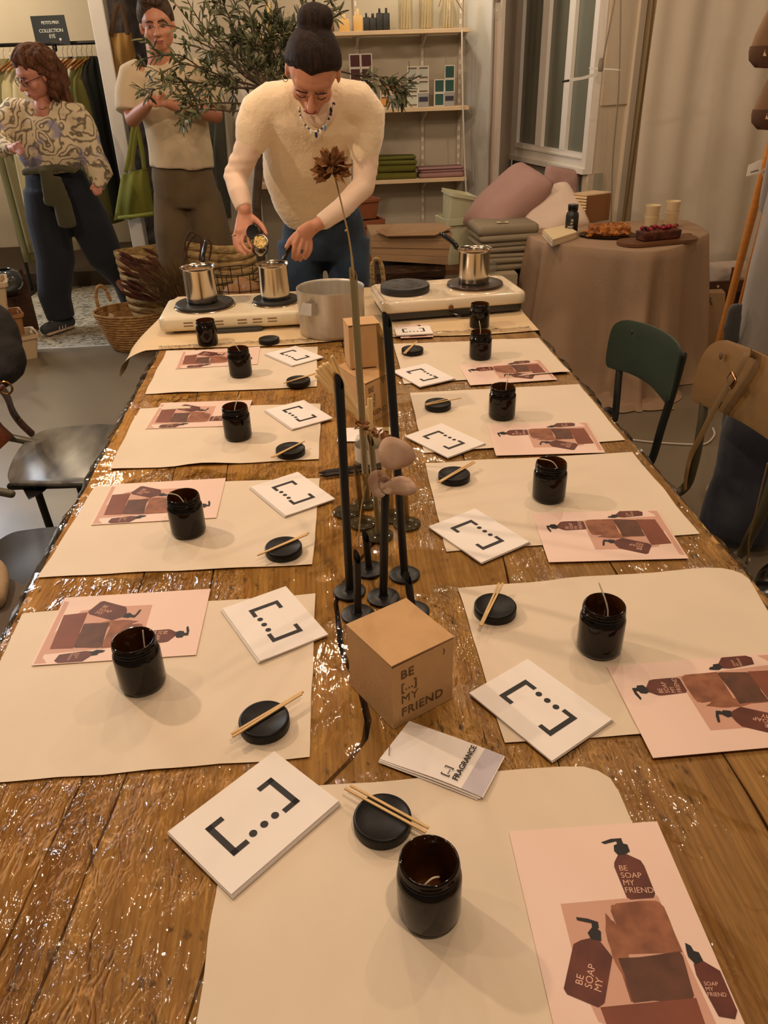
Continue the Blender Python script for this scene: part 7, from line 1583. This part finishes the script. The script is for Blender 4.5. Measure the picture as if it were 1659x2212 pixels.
for (pts_, r_) in (([(98, 120, 5.45), (120, 150, 5.47), (132, 185, 5.47), (140, 225, 5.45)], [.05, .06, .055, .03]), ([(85, 115, 5.47), (110, 150, 5.50), (122, 190, 5.50), (126, 228, 5.48)], [.06, .065, .06, .035]), ([(70, 112, 5.36), (92, 125, 5.34), (108, 150, 5.36), (118, 190, 5.36), (120, 215, 5.38)], [.04, .045, .04, .04, .02]),
                   ([(50, 118, 5.36), (46, 128, 5.33), (44, 140, 5.33)], [.03, .024, .014]), ([(135, 200, 5.45), (150, 225, 5.45), (148, 240, 5.44)], [.035, .03, .012])):
    p = spline([A(*x) for x in pts_], 4); m_ = len(p); rs = [r_[min(len(r_) - 1, int(i / 4))] + (r_[min(len(r_) - 1, int(i / 4) + 1)] - r_[min(len(r_) - 1, int(i / 4))]) * (i % 4) / 4 for i in range(m_)]; g.tube([a_ + V3((.006 * math.sin(i * 1.3), .006 * math.cos(i * 1.1), 0)) for i, a_ in enumerate(p)], rs, 12)
o = body('hair', g, hairmat('wavy_brown_hair', (112, 72, 46), (62, 36, 22)), p2, .007, 2)
for v in o.data.vertices: p = v.co; v.co = p + v.normal * (.006 * math.sin(p.z * 60 + 20 * noise.noise(V3((p.x * 9, p.y * 9, p.z * 3)))))
for sg in (-1, 1): e = q(sg * .032, .096, -.004); Wv, Uv = W_, U_; obj('glasses_rim', G().tube([e + Wv * .026 * math.cos(a) + Uv * .022 * math.sin(a) for a in [i * PI / 8 for i in range(17)]], .0022, 6), m_ink, p2); obj('glasses_temple', G().tube([q(sg * .060, .090, .0), q(sg * .088, .0, .0)], .0018, 5), m_ink, p2)
obj('glasses_bridge', G().tube([q(-.008, .104, .0), q(.008, .104, .0)], .002, 5), m_ink, p2)
obj('earring', G().ball(q(.094, -.004, -.052), (.007, .007, .010), 10), m_chrome, p2); obj('earring', G().ball(q(-.094, -.004, -.052), (.007, .007, .010), 10), m_chrome, p2)
obj('necklace_chain', G().tube(spline([A(80, 228, 5.385), A(84, 234, 5.37), A(92, 236, 5.365), A(101, 230, 5.37)], 4), .0022, 5), bpy.data.materials['gold_chain'], p2)
def swirl():
    m = bpy.data.materials.new('swirl_print_cloth'); m.use_nodes = True; nt = m.node_tree; N = nt.nodes; L = nt.links; b = N['Principled BSDF']; b.inputs['Roughness'].default_value = .85
    tc = N.new('ShaderNodeTexCoord'); n = N.new('ShaderNodeTexNoise'); n.inputs['Scale'].default_value = 9; L.new(tc.outputs['Object'], n.inputs[0])
    v = N.new('ShaderNodeTexVoronoi'); v.inputs['Scale'].default_value = 7.5; va = N.new('ShaderNodeVectorMath'); va.operation = 'MULTIPLY_ADD'; L.new(n.outputs['Color'], va.inputs[0]); va.inputs[1].default_value = (.17, .17, .17); L.new(tc.outputs['Object'], va.inputs[2]); L.new(va.outputs[0], v.inputs[0])
    mm = N.new('ShaderNodeMath'); mm.operation = 'MULTIPLY'; mm.inputs[1].default_value = 27; L.new(v.outputs['Distance'], mm.inputs[0]); s = N.new('ShaderNodeMath'); s.operation = 'SINE'; L.new(mm.outputs[0], s.inputs[0])
    cr = N.new('ShaderNodeValToRGB'); e = cr.color_ramp.elements; e[0].position = .0; e[0].color = lin((112, 98, 80)) + (1,); e[1].position = .42; e[1].color = lin((214, 196, 160)) + (1,); x = cr.color_ramp.elements.new(.22); x.color = lin((160, 142, 112)) + (1,)
    mr = N.new('ShaderNodeMapRange'); mr.inputs[1].default_value = -1; mr.inputs[2].default_value = 1; L.new(s.outputs[0], mr.inputs[0]); L.new(mr.outputs[0], cr.inputs[0])
    n2 = N.new('ShaderNodeTexNoise'); n2.inputs['Scale'].default_value = 6; L.new(tc.outputs['Object'], n2.inputs[0]); c2 = N.new('ShaderNodeValToRGB'); c2.color_ramp.elements[0].position = .55; c2.color_ramp.elements[1].position = .6; c2.color_ramp.elements[0].color = (0, 0, 0, 1); c2.color_ramp.elements[1].color = (.75, .75, .75, 1); L.new(n2.outputs[0], c2.inputs[0])
    mx = N.new('ShaderNodeMixRGB'); mx.inputs[2].default_value = lin((126, 122, 150)) + (1,); L.new(c2.outputs[0], mx.inputs[0]); L.new(cr.outputs[0], mx.inputs[1]); L.new(mx.outputs[0], b.inputs['Base Color']); return m
m_swirl = swirl(); g = G()
limb(g, [(112, 366, 5.50, .160), (108, 345, 5.49, .200), (106, 300, 5.47, .200), (102, 262, 5.46, .180), (98, 240, 5.47, .150), (96, 226, 5.48, .09)], 26, [.62, .66, .66, .62, .55, .5], (1, 0, 0), ends=False)
limb(g, [(70, 240, 5.46, .07), (34, 240, 5.46, .085), (6, 270, 5.42, .085), (-8, 298, 5.36, .08), (8, 318, 5.26, .055), (24, 323, 5.20, .038)], 18); limb(g, [(130, 240, 5.46, .07), (160, 246, 5.47, .085), (184, 290, 5.49, .085), (202, 345, 5.45, .078), (218, 378, 5.40, .075), (213, 398, 5.37, .045)], 18)
o = body('blouse', g, m_swirl, p2, .010, 3)
for v in o.data.vertices: p = v.co; v.co = p + v.normal * (.014 * noise.noise(V3((p.x * 11, p.y * 9, p.z * 8))))
vn = [at(74, 222, 5.34), at(112, 222, 5.34), at(94, 262, 5.31)]; g = G(); g.ball(at(93, 238, 5.415), (.048, .05, .085), 16); obj('neck_opening', g, m_skin2, p2)
m_navy2 = fabric('dark_navy_cotton', (26, 30, 40), .1, var=.2, scale=5); g = G()
limb(g, [(122, 362, 5.51, .165), (124, 385, 5.53, .198), (126, 420, 5.54, .20)], 24, .62, (1, 0, 0), ends=False)
g.tube([at(94, 410, 5.54), at(102, 470, 5.54), at(120, 560, 5.53), V3((f1.x, 5.54, .24)), V3((f1.x + .01, 5.54, .09))], [.125, .135, .125, .108, .095], 20, ends=False)
g.tube([at(158, 410, 5.54), at(190, 470, 5.57), at(226, 550, 5.62), f2 + V3((-.03, 0, .22)), f2 + V3((0, 0, .04))], [.125, .135, .125, .105, .095], 20, ends=False)
o = body('trousers', g, m_navy2, p2, .011, 4)
m_olj = fabric('olive_jacket', (72, 68, 42), .2, var=.12, scale=8); jt = None
g = G(); g.tube(spline([at(52, 372, 5.33), at(90, 366, 5.30), at(128, 362, 5.32), at(160, 368, 5.36)], 4), .026, 12, flat=.6); g.tube(spline([at(98, 370, 5.28), at(104, 400, 5.28), at(112, 440, 5.30)], 4), [.04, .04, .04, .045, .045, .045, .045, .05, .05], 12, flat=.35, up=(1, 0, 0)); g.tube(spline([at(120, 385, 5.29), at(132, 430, 5.29), at(146, 486, 5.30)], 4), [.04, .04, .045, .05, .055, .058, .06, .062, .06], 12, flat=.35, up=(1, 0, 0))
body('tied_jacket', g, m_olj, p2, .009, 2)
m_sho = M('grey_suede', (58, 62, 64), .8); m_sole = M('pale_sole', (186, 164, 142), .7); toe = V3((at(99, 712, 5.43).x, 5.42, .045)); heel = V3((at(152, 697, 5.6).x, 5.58, .05))
g = G(); g.tube([heel, heel.lerp(toe, .5) + V3((0, 0, .008)), toe], [.045, .046, .038], 16, flat=.95); sh = body('sneaker', g, m_sho, p2, .006, 2)
g = G(); g.tube([heel + V3((0, 0, -.032)), toe + V3((0, 0, -.030))], [.046, .043], 16, flat=.3, up=(.9, .4, 0)); obj('sole', g, m_sole, sh)
dv = (toe - heel).normalized(); sd = V3((-dv.y, dv.x, 0)); sd = sd if sd.y < 0 else -sd
for k in range(3): b_ = heel.lerp(toe, .35 + .13 * k) + sd * .046; obj('side_stripe', G().tube([b_ + V3((0, 0, -.016)), b_ - sd * .016 + dv * -.02 + V3((0, 0, .030))], .004, 6), m_sole, sh)
for k in range(4): b_ = heel.lerp(toe, .45 + .09 * k) + V3((0, 0, .052 - .003 * k)); obj('lace', G().tube([b_ + sd * .022, b_ - sd * .022], .0025, 5), m_sole, sh)
g = G(); g.tube([f2 + V3((.02, .06, -.015)), f2 + V3((-.02, -.14, -.02))], [.042, .036], 14); body('sneaker', g, m_sho, p2, .008, 2)

# ---------------- the person standing behind the olive tree
p3 = thing('person', 'smiling short-haired person in beige T-shirt standing behind the olive branches', 'person', (at(400, 500, 4.95).x, 4.95, 0))
g = G(); HC3 = at(339, 52, 4.93)
q, W_, F_, U_, Rm = head_geo(g, HC3, (.10, -.97, -.14), (-.04, -.12, .99), 1.08)
g.ball(q(0, .012, -.045), (.070 * 1.08, .066 * 1.08, .066 * 1.08), 18, rot=Rm); g.ball(q(0, .055, -.085), (.036, .032, .026), 14, rot=Rm)
limb(g, [(350, 150, 4.98, .068), (345, 118, 4.96, .064), (342, 95, 4.95, .062)])
limb(g, [(400, 400, 5.03, .12), (395, 350, 5.0, .13), (380, 260, 4.98, .165), (360, 170, 4.98, .17), (352, 140, 4.98, .09)], 20, .6, (1, 0, 0))
limb(g, [(300, 160, 4.98, .055), (284, 172, 4.98, .055), (280, 225, 4.95, .046), (287, 258, 4.90, .042), (303, 242, 4.80, .036), (318, 228, 4.72, .027)])
limb(g, [(420, 160, 4.98, .055), (448, 175, 4.98, .055), (462, 225, 4.95, .046), (468, 250, 4.90, .042), (420, 240, 4.80, .036), (368, 226, 4.72, .027)])
limb(g, [(318, 228, 4.72, .027), (324, 218, 4.70, .034)], 14, .6); limb(g, [(368, 226, 4.72, .027), (356, 220, 4.70, .034)], 14, .6)
fingers(g, [[(324, 210, 4.69), (331, 207, 4.68), (336, 210, 4.675)], [(327, 214, 4.69), (334, 213, 4.68), (339, 217, 4.675)], [(328, 219, 4.69), (335, 220, 4.68), (339, 224, 4.68)], [(327, 224, 4.69), (333, 227, 4.68), (337, 230, 4.68)], [(318, 212, 4.69), (322, 204, 4.68), (328, 202, 4.675)],
            [(354, 210, 4.69), (348, 205, 4.68), (343, 208, 4.675)], [(350, 214, 4.69), (344, 211, 4.68), (340, 214, 4.67)], [(350, 219, 4.69), (344, 219, 4.68), (341, 222, 4.67)], [(351, 225, 4.69), (346, 227, 4.68), (342, 228, 4.67)], [(358, 211, 4.69), (353, 203, 4.68), (347, 200, 4.675)]], .0095, .0078)
l0_, l1_ = at(372, 430, 5.04), at(440, 430, 5.04)
for a_ in (l0_, l1_): g.tube([a_, V3((a_.x, 5.04, .5)), V3((a_.x, 5.05, .10))], [.055, .05, .036], 14); g.tube([V3((a_.x, 5.07, .05)), V3((a_.x, 4.88, .04))], [.042, .038], 12)
body('body', g, m_skin3, p3, .006, 2)
face_parts(p3, q, Rm, 1.08, m_brow, down=False)
#obj('stubble', G().ball(q(0, .030, -.062), (.060, .063, .052), 18, rot=Rm), M('stubble_skin', (134, 92, 70), .8), p3)
g = G(); hair_cap(g, q, 1.08, 1.13, .05, .66, top=.022, side=.34); g.ball(q(.015, .055, .108), (.055, .040, .032), 14, rot=Rm); g.ball(q(-.02, .075, .098), (.035, .022, .022), 12, rot=Rm); g.ball(q(-.03, .04, .108), (.04, .045, .025), 14, rot=Rm)
body('hair', g, hairmat('short_brown_hair', (92, 72, 56), (44, 32, 24)), p3, .006, 2)
m_tee = fabric('beige_jersey', (204, 184, 148), .2, var=.05, scale=5, bump=.2, bscale=10, bdist=.01); g = G()
limb(g, [(393, 362, 4.99, .185), (390, 330, 4.99, .185), (380, 270, 4.98, .182), (368, 200, 4.98, .195), (358, 160, 4.98, .18), (352, 142, 4.98, .125), (349, 130, 4.98, .075)], 26, [.66, .66, .62, .6, .56, .56, .8], (1, 0, 0), ends=False)
limb(g, [(310, 158, 4.98, .075), (288, 168, 4.98, .082), (279, 205, 4.96, .080), (279, 243, 4.93, .078)], 18, ends=False); limb(g, [(410, 158, 4.98, .075), (445, 170, 4.98, .082), (458, 205, 4.96, .080), (462, 236, 4.93, .075)], 18, ends=False)
o = body('t_shirt', g, m_tee, p3, .010, 3)
for v in o.data.vertices: p = v.co; v.co = p + v.normal * (.012 * noise.noise(V3((p.x * 12, p.y * 10, p.z * 4))))
m_trs = fabric('brown_olive_cotton', (104, 86, 58), .1, var=.08, scale=4); g = G()
limb(g, [(393, 356, 5.0, .172), (395, 380, 5.01, .182), (402, 415, 5.02, .188), (404, 440, 5.03, .175)], 24, .64, (1, 0, 0), ends=False)
for a_, s_ in ((l0_, -1), (l1_, 1)): g.tube([a_ + V3((0, 0, .03)), V3((a_.x + s_ * .02, 5.03, .72)), V3((a_.x + s_ * .035, 5.04, .45)), V3((a_.x + s_ * .04, 5.05, .10))], [.104, .115, .110, .10], 20, ends=False)
body('trousers', g, m_trs, p3, .011, 3)
for a_ in (l0_, l1_): g = G(); g.tube([V3((a_.x, 5.10, .05)), V3((a_.x, 4.86, .04))], [.05, .045], 14, flat=.85, up=(1, 0, 0)); body('shoe', g, m_sho, p3, .01, 2)

# ---------------- the person cut off by the right edge
p4 = thing('person', 'person in grey-blue long shirt and jeans, mostly beyond the right edge', 'person', (1.53, 2.48, 0))
bx_, by_ = 1.555, 2.42
g = G(); q, W_, F_, U_, Rm = head_geo(g, V3((bx_ + .02, by_, 1.62)), (.8, .5, -.1), (0, 0, 1), 1.05)
g.tube([V3((bx_, by_, 1.40)), V3((bx_ + .01, by_, 1.52))], [.055, .05], 14); g.tube([V3((bx_, by_, .92)), V3((bx_, by_, 1.1)), V3((bx_, by_, 1.32)), V3((bx_, by_, 1.42))], [.15, .14, .17, .09], 18, flat=.62, up=(0, 1, 0))
for s_ in (-1, 1):
    g.tube([V3((bx_ - .02, by_ + s_ * .18, 1.36)), V3((bx_ - .0, by_ + s_ * .22, 1.1)), V3((bx_ + .10, by_ + s_ * .20, .92)), V3((bx_ + .2, by_ + s_ * .12, .98))], [.05, .04, .034, .025], 14)
    h_ = V3((bx_ + .22, by_ + s_ * .10, .99)); g.tube([h_, h_ + V3((.06, -s_ * .02, .01))], [.026, .033], 12, flat=.5)
    for k in range(4): a_ = h_ + V3((.08, -s_ * .03 + .018 * (k - 1.5) * 1.0, .01)); g.tube([a_, a_ + V3((.035, 0, -.012)), a_ + V3((.05, 0, -.035))], [.009, .008, .0075], 8)
    g.tube([h_ + V3((.03, 0, .03)), h_ + V3((.07, -s_ * .01, .05))], [.010, .008], 8)
g.tube([V3((bx_ - .03, by_ - .09, .88)), V3((bx_ - .08, by_ - .10, .48)), V3((bx_ - .10, by_ - .10, .1))], [.085, .058, .04], 14); g.tube([V3((bx_ - .0, by_ + .09, .88)), V3((bx_ - .0, by_ + .10, .48)), V3((bx_, by_ + .1, .1))], [.085, .058, .04], 14)
body('body', g, m_skin3, p4, .007, 2); face_parts(p4, q, Rm, 1.05, m_brow, down=False)
g = G(); hair_cap(g, q, 1.05, 1.12, -.1, .85); body('hair', g, m_hair1, p4, .008, 2)
m_gb = fabric('grey_blue_linen', (116, 106, 94), .3, var=.12, scale=4); g = G()
g.tube([V3((bx_ - .03, by_ - .02, .64)), V3((bx_ - .02, by_, .90)), V3((bx_, by_, 1.15)), V3((bx_, by_, 1.34)), V3((bx_, by_, 1.42)), V3((bx_, by_, 1.46))], [.20, .195, .20, .205, .15, .075], 26, flat=.74, up=(0, 1, 0), ends=False)
for s_ in (-1, 1): g.tube([V3((bx_ - .02, by_ + s_ * .18, 1.37)), V3((bx_ - .0, by_ + s_ * .23, 1.1)), V3((bx_ + .10, by_ + s_ * .21, .92)), V3((bx_ + .19, by_ + s_ * .13, .97))], [.075, .068, .06, .05], 16)
o = body('long_shirt', g, m_gb, p4, .012, 3)
for v in o.data.vertices: p = v.co; v.co = p + v.normal * (.016 * noise.noise(V3((p.x * 9, p.y * 9, p.z * 4))))
ft = at(1581, 705, 2.42); g = G(); g.tube([ft + V3((0, 0, .07)), ft, ft + V3((.01, 0, -.06))], [.030, .038, .034], 14, flat=.3, up=(1, .3, 0)); body('pocket_flap', g, fabric('dark_grey_linen', (74, 72, 68), .2, bump=.4, bscale=30), p4, .008, 2)
m_jn2 = fabric('faded_denim', (84, 86, 94), .1, rgb2=(44, 46, 56), scale=3, lo=.4, hi=.6); g = G()
g.tube([V3((bx_ - .02, by_, .98)), V3((bx_ - .02, by_, .80))], [.14, .16], 20, flat=.72, up=(0, 1, 0), ends=False)
g.tube([V3((bx_ - .03, by_ - .06, .84)), V3((bx_ - .08, by_ - .10, .55)), V3((bx_ - .09, by_ - .11, .35)), V3((bx_ - .10, by_ - .12, .04))], [.09, .12, .13, .135], 20, ends=False); g.tube([V3((bx_ + .0, by_ + .06, .84)), V3((bx_ + .0, by_ + .1, .5)), V3((bx_ + .02, by_ + .1, .06))], [.09, .12, .11], 20, ends=False)
o = body('jeans', g, m_jn2, p4, .012, 3)
for v in o.data.vertices: p = v.co; v.co = p + v.normal * (.022 * noise.noise(V3((p.x * 8, p.y * 8, p.z * 6))) * (1 if p.z < .62 else .2))
g = G(); g.tube([V3((1.60, 2.34, .04)), V3((1.70, 2.44, .035))], [.045, .04], 14, flat=.8, up=(.5, -.5, 0)); s4 = body('shoe', g, M('white_shoe', (206, 192, 176), .6), p4, .007, 2)
g = G(); g.tube([V3((1.50, 2.58, .04)), V3((1.62, 2.62, .035))], [.045, .04], 14, flat=.8, up=(.5, -.5, 0)); body('shoe', g, bpy.data.materials['white_shoe'], p4, .007, 2)

# ================================================================= the potted olive tree
m_olbark = M('olive_bark', (74, 58, 40), .9, rgb2=(44, 34, 24), scale=16, bump=.6, bscale=40); m_oleaf = M('olive_leaf', (100, 102, 66), .55, rgb2=(66, 70, 44), scale=6); m_oleaf2 = M('olive_leaf_pale', (136, 132, 92), .6, rgb2=(100, 100, 66), scale=6); m_olive_f = M('green_olive', (92, 102, 54), .35)
tp = V3((at(556, 480, 4.35).x, 4.40, 0)); ot = thing('olive_tree', 'potted olive tree with long leafy branches behind the pouring person', 'tree', tp)
obj('pot', G().lathe([(0, 0), (.15, 0), (.18, .26), (.195, .27), (.195, .30), (.175, .30), (.165, .27), (.16, .25), (0, .25)], 32, tp), M('grey_pot', (120, 112, 98), .8), ot)
yo = 4.38
trunk = spline([tp + V3((0, 0, .24)), A(556, 480, 4.38), A(558, 380, 4.38), A(566, 300, 4.37), A(572, 230, 4.36), A(570, 190, 4.36)], 4)
g = G(); g.tube(trunk, [.026 - .010 * i / len(trunk) for i in range(len(trunk))], 10)
leaves = []; rr_ = random.Random(21); Bz = [(570, 190, 4.36)]
def branch(pts, r0=.0062, side=3, dens=10, off=.16, leaf_from=.25, twig=.14):
    p = spline([A(*x) for x in pts], 6); m_ = len(p); g.tube(p, [max(.0022, r0 * (1 - .8 * i / m_)) for i in range(m_)], 6)
    L_ = sum((b - a).length for a, b in zip(p, p[1:])); nn = int(L_ * dens * 7)
    for k in range(nn):
        t_ = leaf_from + (1 - leaf_from) * rr_.random(); i = min(m_ - 2, int(t_ * (m_ - 1))); b = p[i].lerp(p[i + 1], rr_.random()); d = (p[i + 1] - p[i]).normalized()
        v_ = V3((rr_.gauss(0, 1), rr_.gauss(0, 1), rr_.gauss(0, 1))); v_ = (v_ - d * v_.dot(d)).normalized()
        if rr_.random() < .22:   # twig with its own leaves
            tl = rr_.uniform(.4, 1) * twig; e_ = b + (d * .6 + v_ * .8).normalized() * tl; g.tube([b, b.lerp(e_, .5) + V3((0, 0, .006)), e_], [.0024, .0018, .0012], 4)
            for j in range(int(tl * 90)):
                c_ = b.lerp(e_, .2 + .8 * rr_.random()); w_ = V3((rr_.gauss(0, 1), rr_.gauss(0, 1), rr_.gauss(0, 1))).normalized(); leaves.append((c_, ((e_ - b).normalized() * .8 + w_ * .7).normalized()))
        else: leaves.append((b, (d * .7 + v_ * .7).normalized()))
N0 = (570, 190, 4.36)
branch([N0, (520, 150, 4.3), (470, 110, 4.26), (420, 60, 4.22), (385, 15, 4.2)], dens=5)
branch([N0, (510, 130, 4.33), (450, 70, 4.3), (410, 10, 4.3), (390, -40, 4.3)], dens=4, leaf_from=.4)
branch([N0, (540, 130, 4.36), (505, 60, 4.36), (480, 0, 4.36), (465, -50, 4.36)], dens=13)
branch([N0, (560, 120, 4.38), (545, 50, 4.38), (530, -20, 4.38)], dens=20, leaf_from=.1)
branch([N0, (575, 120, 4.4), (590, 50, 4.4), (600, -30, 4.4)], dens=18, leaf_from=.1)
branch([N0, (530, 165, 4.34), (490, 130, 4.32), (450, 110, 4.3), (400, 95, 4.28)], dens=11)
branch([N0, (530, 180, 4.32), (480, 165, 4.25), (430, 145, 4.2), (385, 140, 4.15), (350, 160, 4.12)], dens=9)
branch([N0, (520, 190, 4.3), (470, 185, 4.2), (420, 178, 4.12), (370, 180, 4.08), (310, 205, 4.05)], dens=9)
branch([(430, 145, 4.2), (390, 120, 4.16), (345, 120, 4.1), (300, 130, 4.08)], r0=.004, dens=11, leaf_from=.1)
branch([N0, (540, 222, 4.25), (490, 222, 4.15), (430, 226, 4.1), (385, 240, 4.08)], dens=5, leaf_from=.5)
branch([(560, 210, 4.3), (520, 238, 4.2), (470, 238, 4.15), (420, 236, 4.1), (395, 250, 4.08)], r0=.005, dens=6, leaf_from=.6)
branch([(480, 165, 4.25), (440, 190, 4.16), (400, 205, 4.1), (370, 200, 4.06)], r0=.004, dens=9, leaf_from=.1)
branch([(470, 110, 4.26), (430, 90, 4.2), (385, 60, 4.16), (355, 55, 4.14)], r0=.004, dens=5)
branch([N0, (600, 120, 4.42), (640, 50, 4.42), (660, -20, 4.42)], dens=18, leaf_from=.15)
branch([N0, (610, 150, 4.42), (650, 90, 4.45), (700, 20, 4.45), (735, -20, 4.45)], dens=9, leaf_from=.2)
branch([N0, (640, 150, 4.45), (710, 150, 4.48), (780, 165, 4.5), (840, 178, 4.5), (875, 190, 4.5)], dens=5, leaf_from=.7)
branch([(760, 160, 4.49), (800, 165, 4.5), (850, 172, 4.5), (868, 215, 4.5)], r0=.003, dens=16, leaf_from=.1, twig=.08)
branch([(760, 162, 4.49), (790, 175, 4.5), (830, 190, 4.5), (862, 200, 4.48)], r0=.003, dens=12, leaf_from=.1, twig=.08)
branch([N0, (540, 205, 4.38), (520, 170, 4.4), (500, 190, 4.4)], r0=.004, dens=14)
branch([N0, (550, 160, 4.4), (510, 120, 4.42), (500, 80, 4.42)], r0=.004, dens=24, leaf_from=.1)
branch([N0, (585, 160, 4.42), (570, 100, 4.44), (560, 60, 4.44)], r0=.004, dens=26, leaf_from=.1)
branch([N0, (600, 170, 4.42), (615, 120, 4.44), (620, 70, 4.44)], r0=.004, dens=22, leaf_from=.1)
obj('branches', g, m_olbark, ot, True)
# one leaf shape shared by all single leaves
lv = []; Ll, Lw = .052, .0065
for i in range(5):
    q_ = i / 4; w_ = Lw * math.sin(PI * (q_ * .92 + .04)) ** .8; lv += [V3((-w_, q_ * Ll, .002 - .006 * q_ * q_)), V3((0, q_ * Ll, -.006 * q_ * q_)), V3((w_, q_ * Ll, .002 - .006 * q_ * q_))]
lf_f = [(i * 3 + j, i * 3 + j + 1, i * 3 + j + 4, i * 3 + j + 3) for i in range(4) for j in range(2)]
me1 = bpy.data.meshes.new('leaf'); me1.from_pydata(lv, [], lf_f); me1.materials.append(m_oleaf); me2 = me1.copy(); me2.materials.clear(); me2.materials.append(m_oleaf2)
rr_.shuffle(leaves); leaves.sort(key=lambda x: x[0].x > at(500, 200, 4.3).x)      # free-standing outer leaves first: they show largest
inv = Matrix.Translation(-tp); gs = G()
for k, (c_, d) in enumerate(leaves):
    up_ = V3((rr_.gauss(0, .6), rr_.gauss(-.3, .6), 1)); x_ = d.cross(up_).normalized(); z_ = x_.cross(d).normalized(); mt = Matrix((x_, d, z_)).transposed().to_4x4(); mt.translation = c_; mt = mt @ Matrix.Scale(rr_.uniform(.75, 1.25), 4)
    if k < 290:
        o = bpy.data.objects.new('leaf', me1 if rr_.random() < .6 else me2); COL.objects.link(o); o.parent = ot; o.matrix_local = inv @ mt
    else: gs.add([mt @ v for v in lv], lf_f)
obj('foliage', gs, m_oleaf, ot, False, kind='stuff')
for (u, v) in ((413, 22), (395, 62), (378, 78), (410, 80), (480, 82), (450, 88), (395, 82), (412, 78), (408, 95), (346, 200), (325, 198), (462, 190), (490, 192), (472, 168), (433, 132), (360, 170)): c_ = at(u, v, 4.2 + rr_.uniform(-.06, .06)); obj('olive', G().ball(c_, (.008, .008, .0105), 10), m_olive_f, ot)
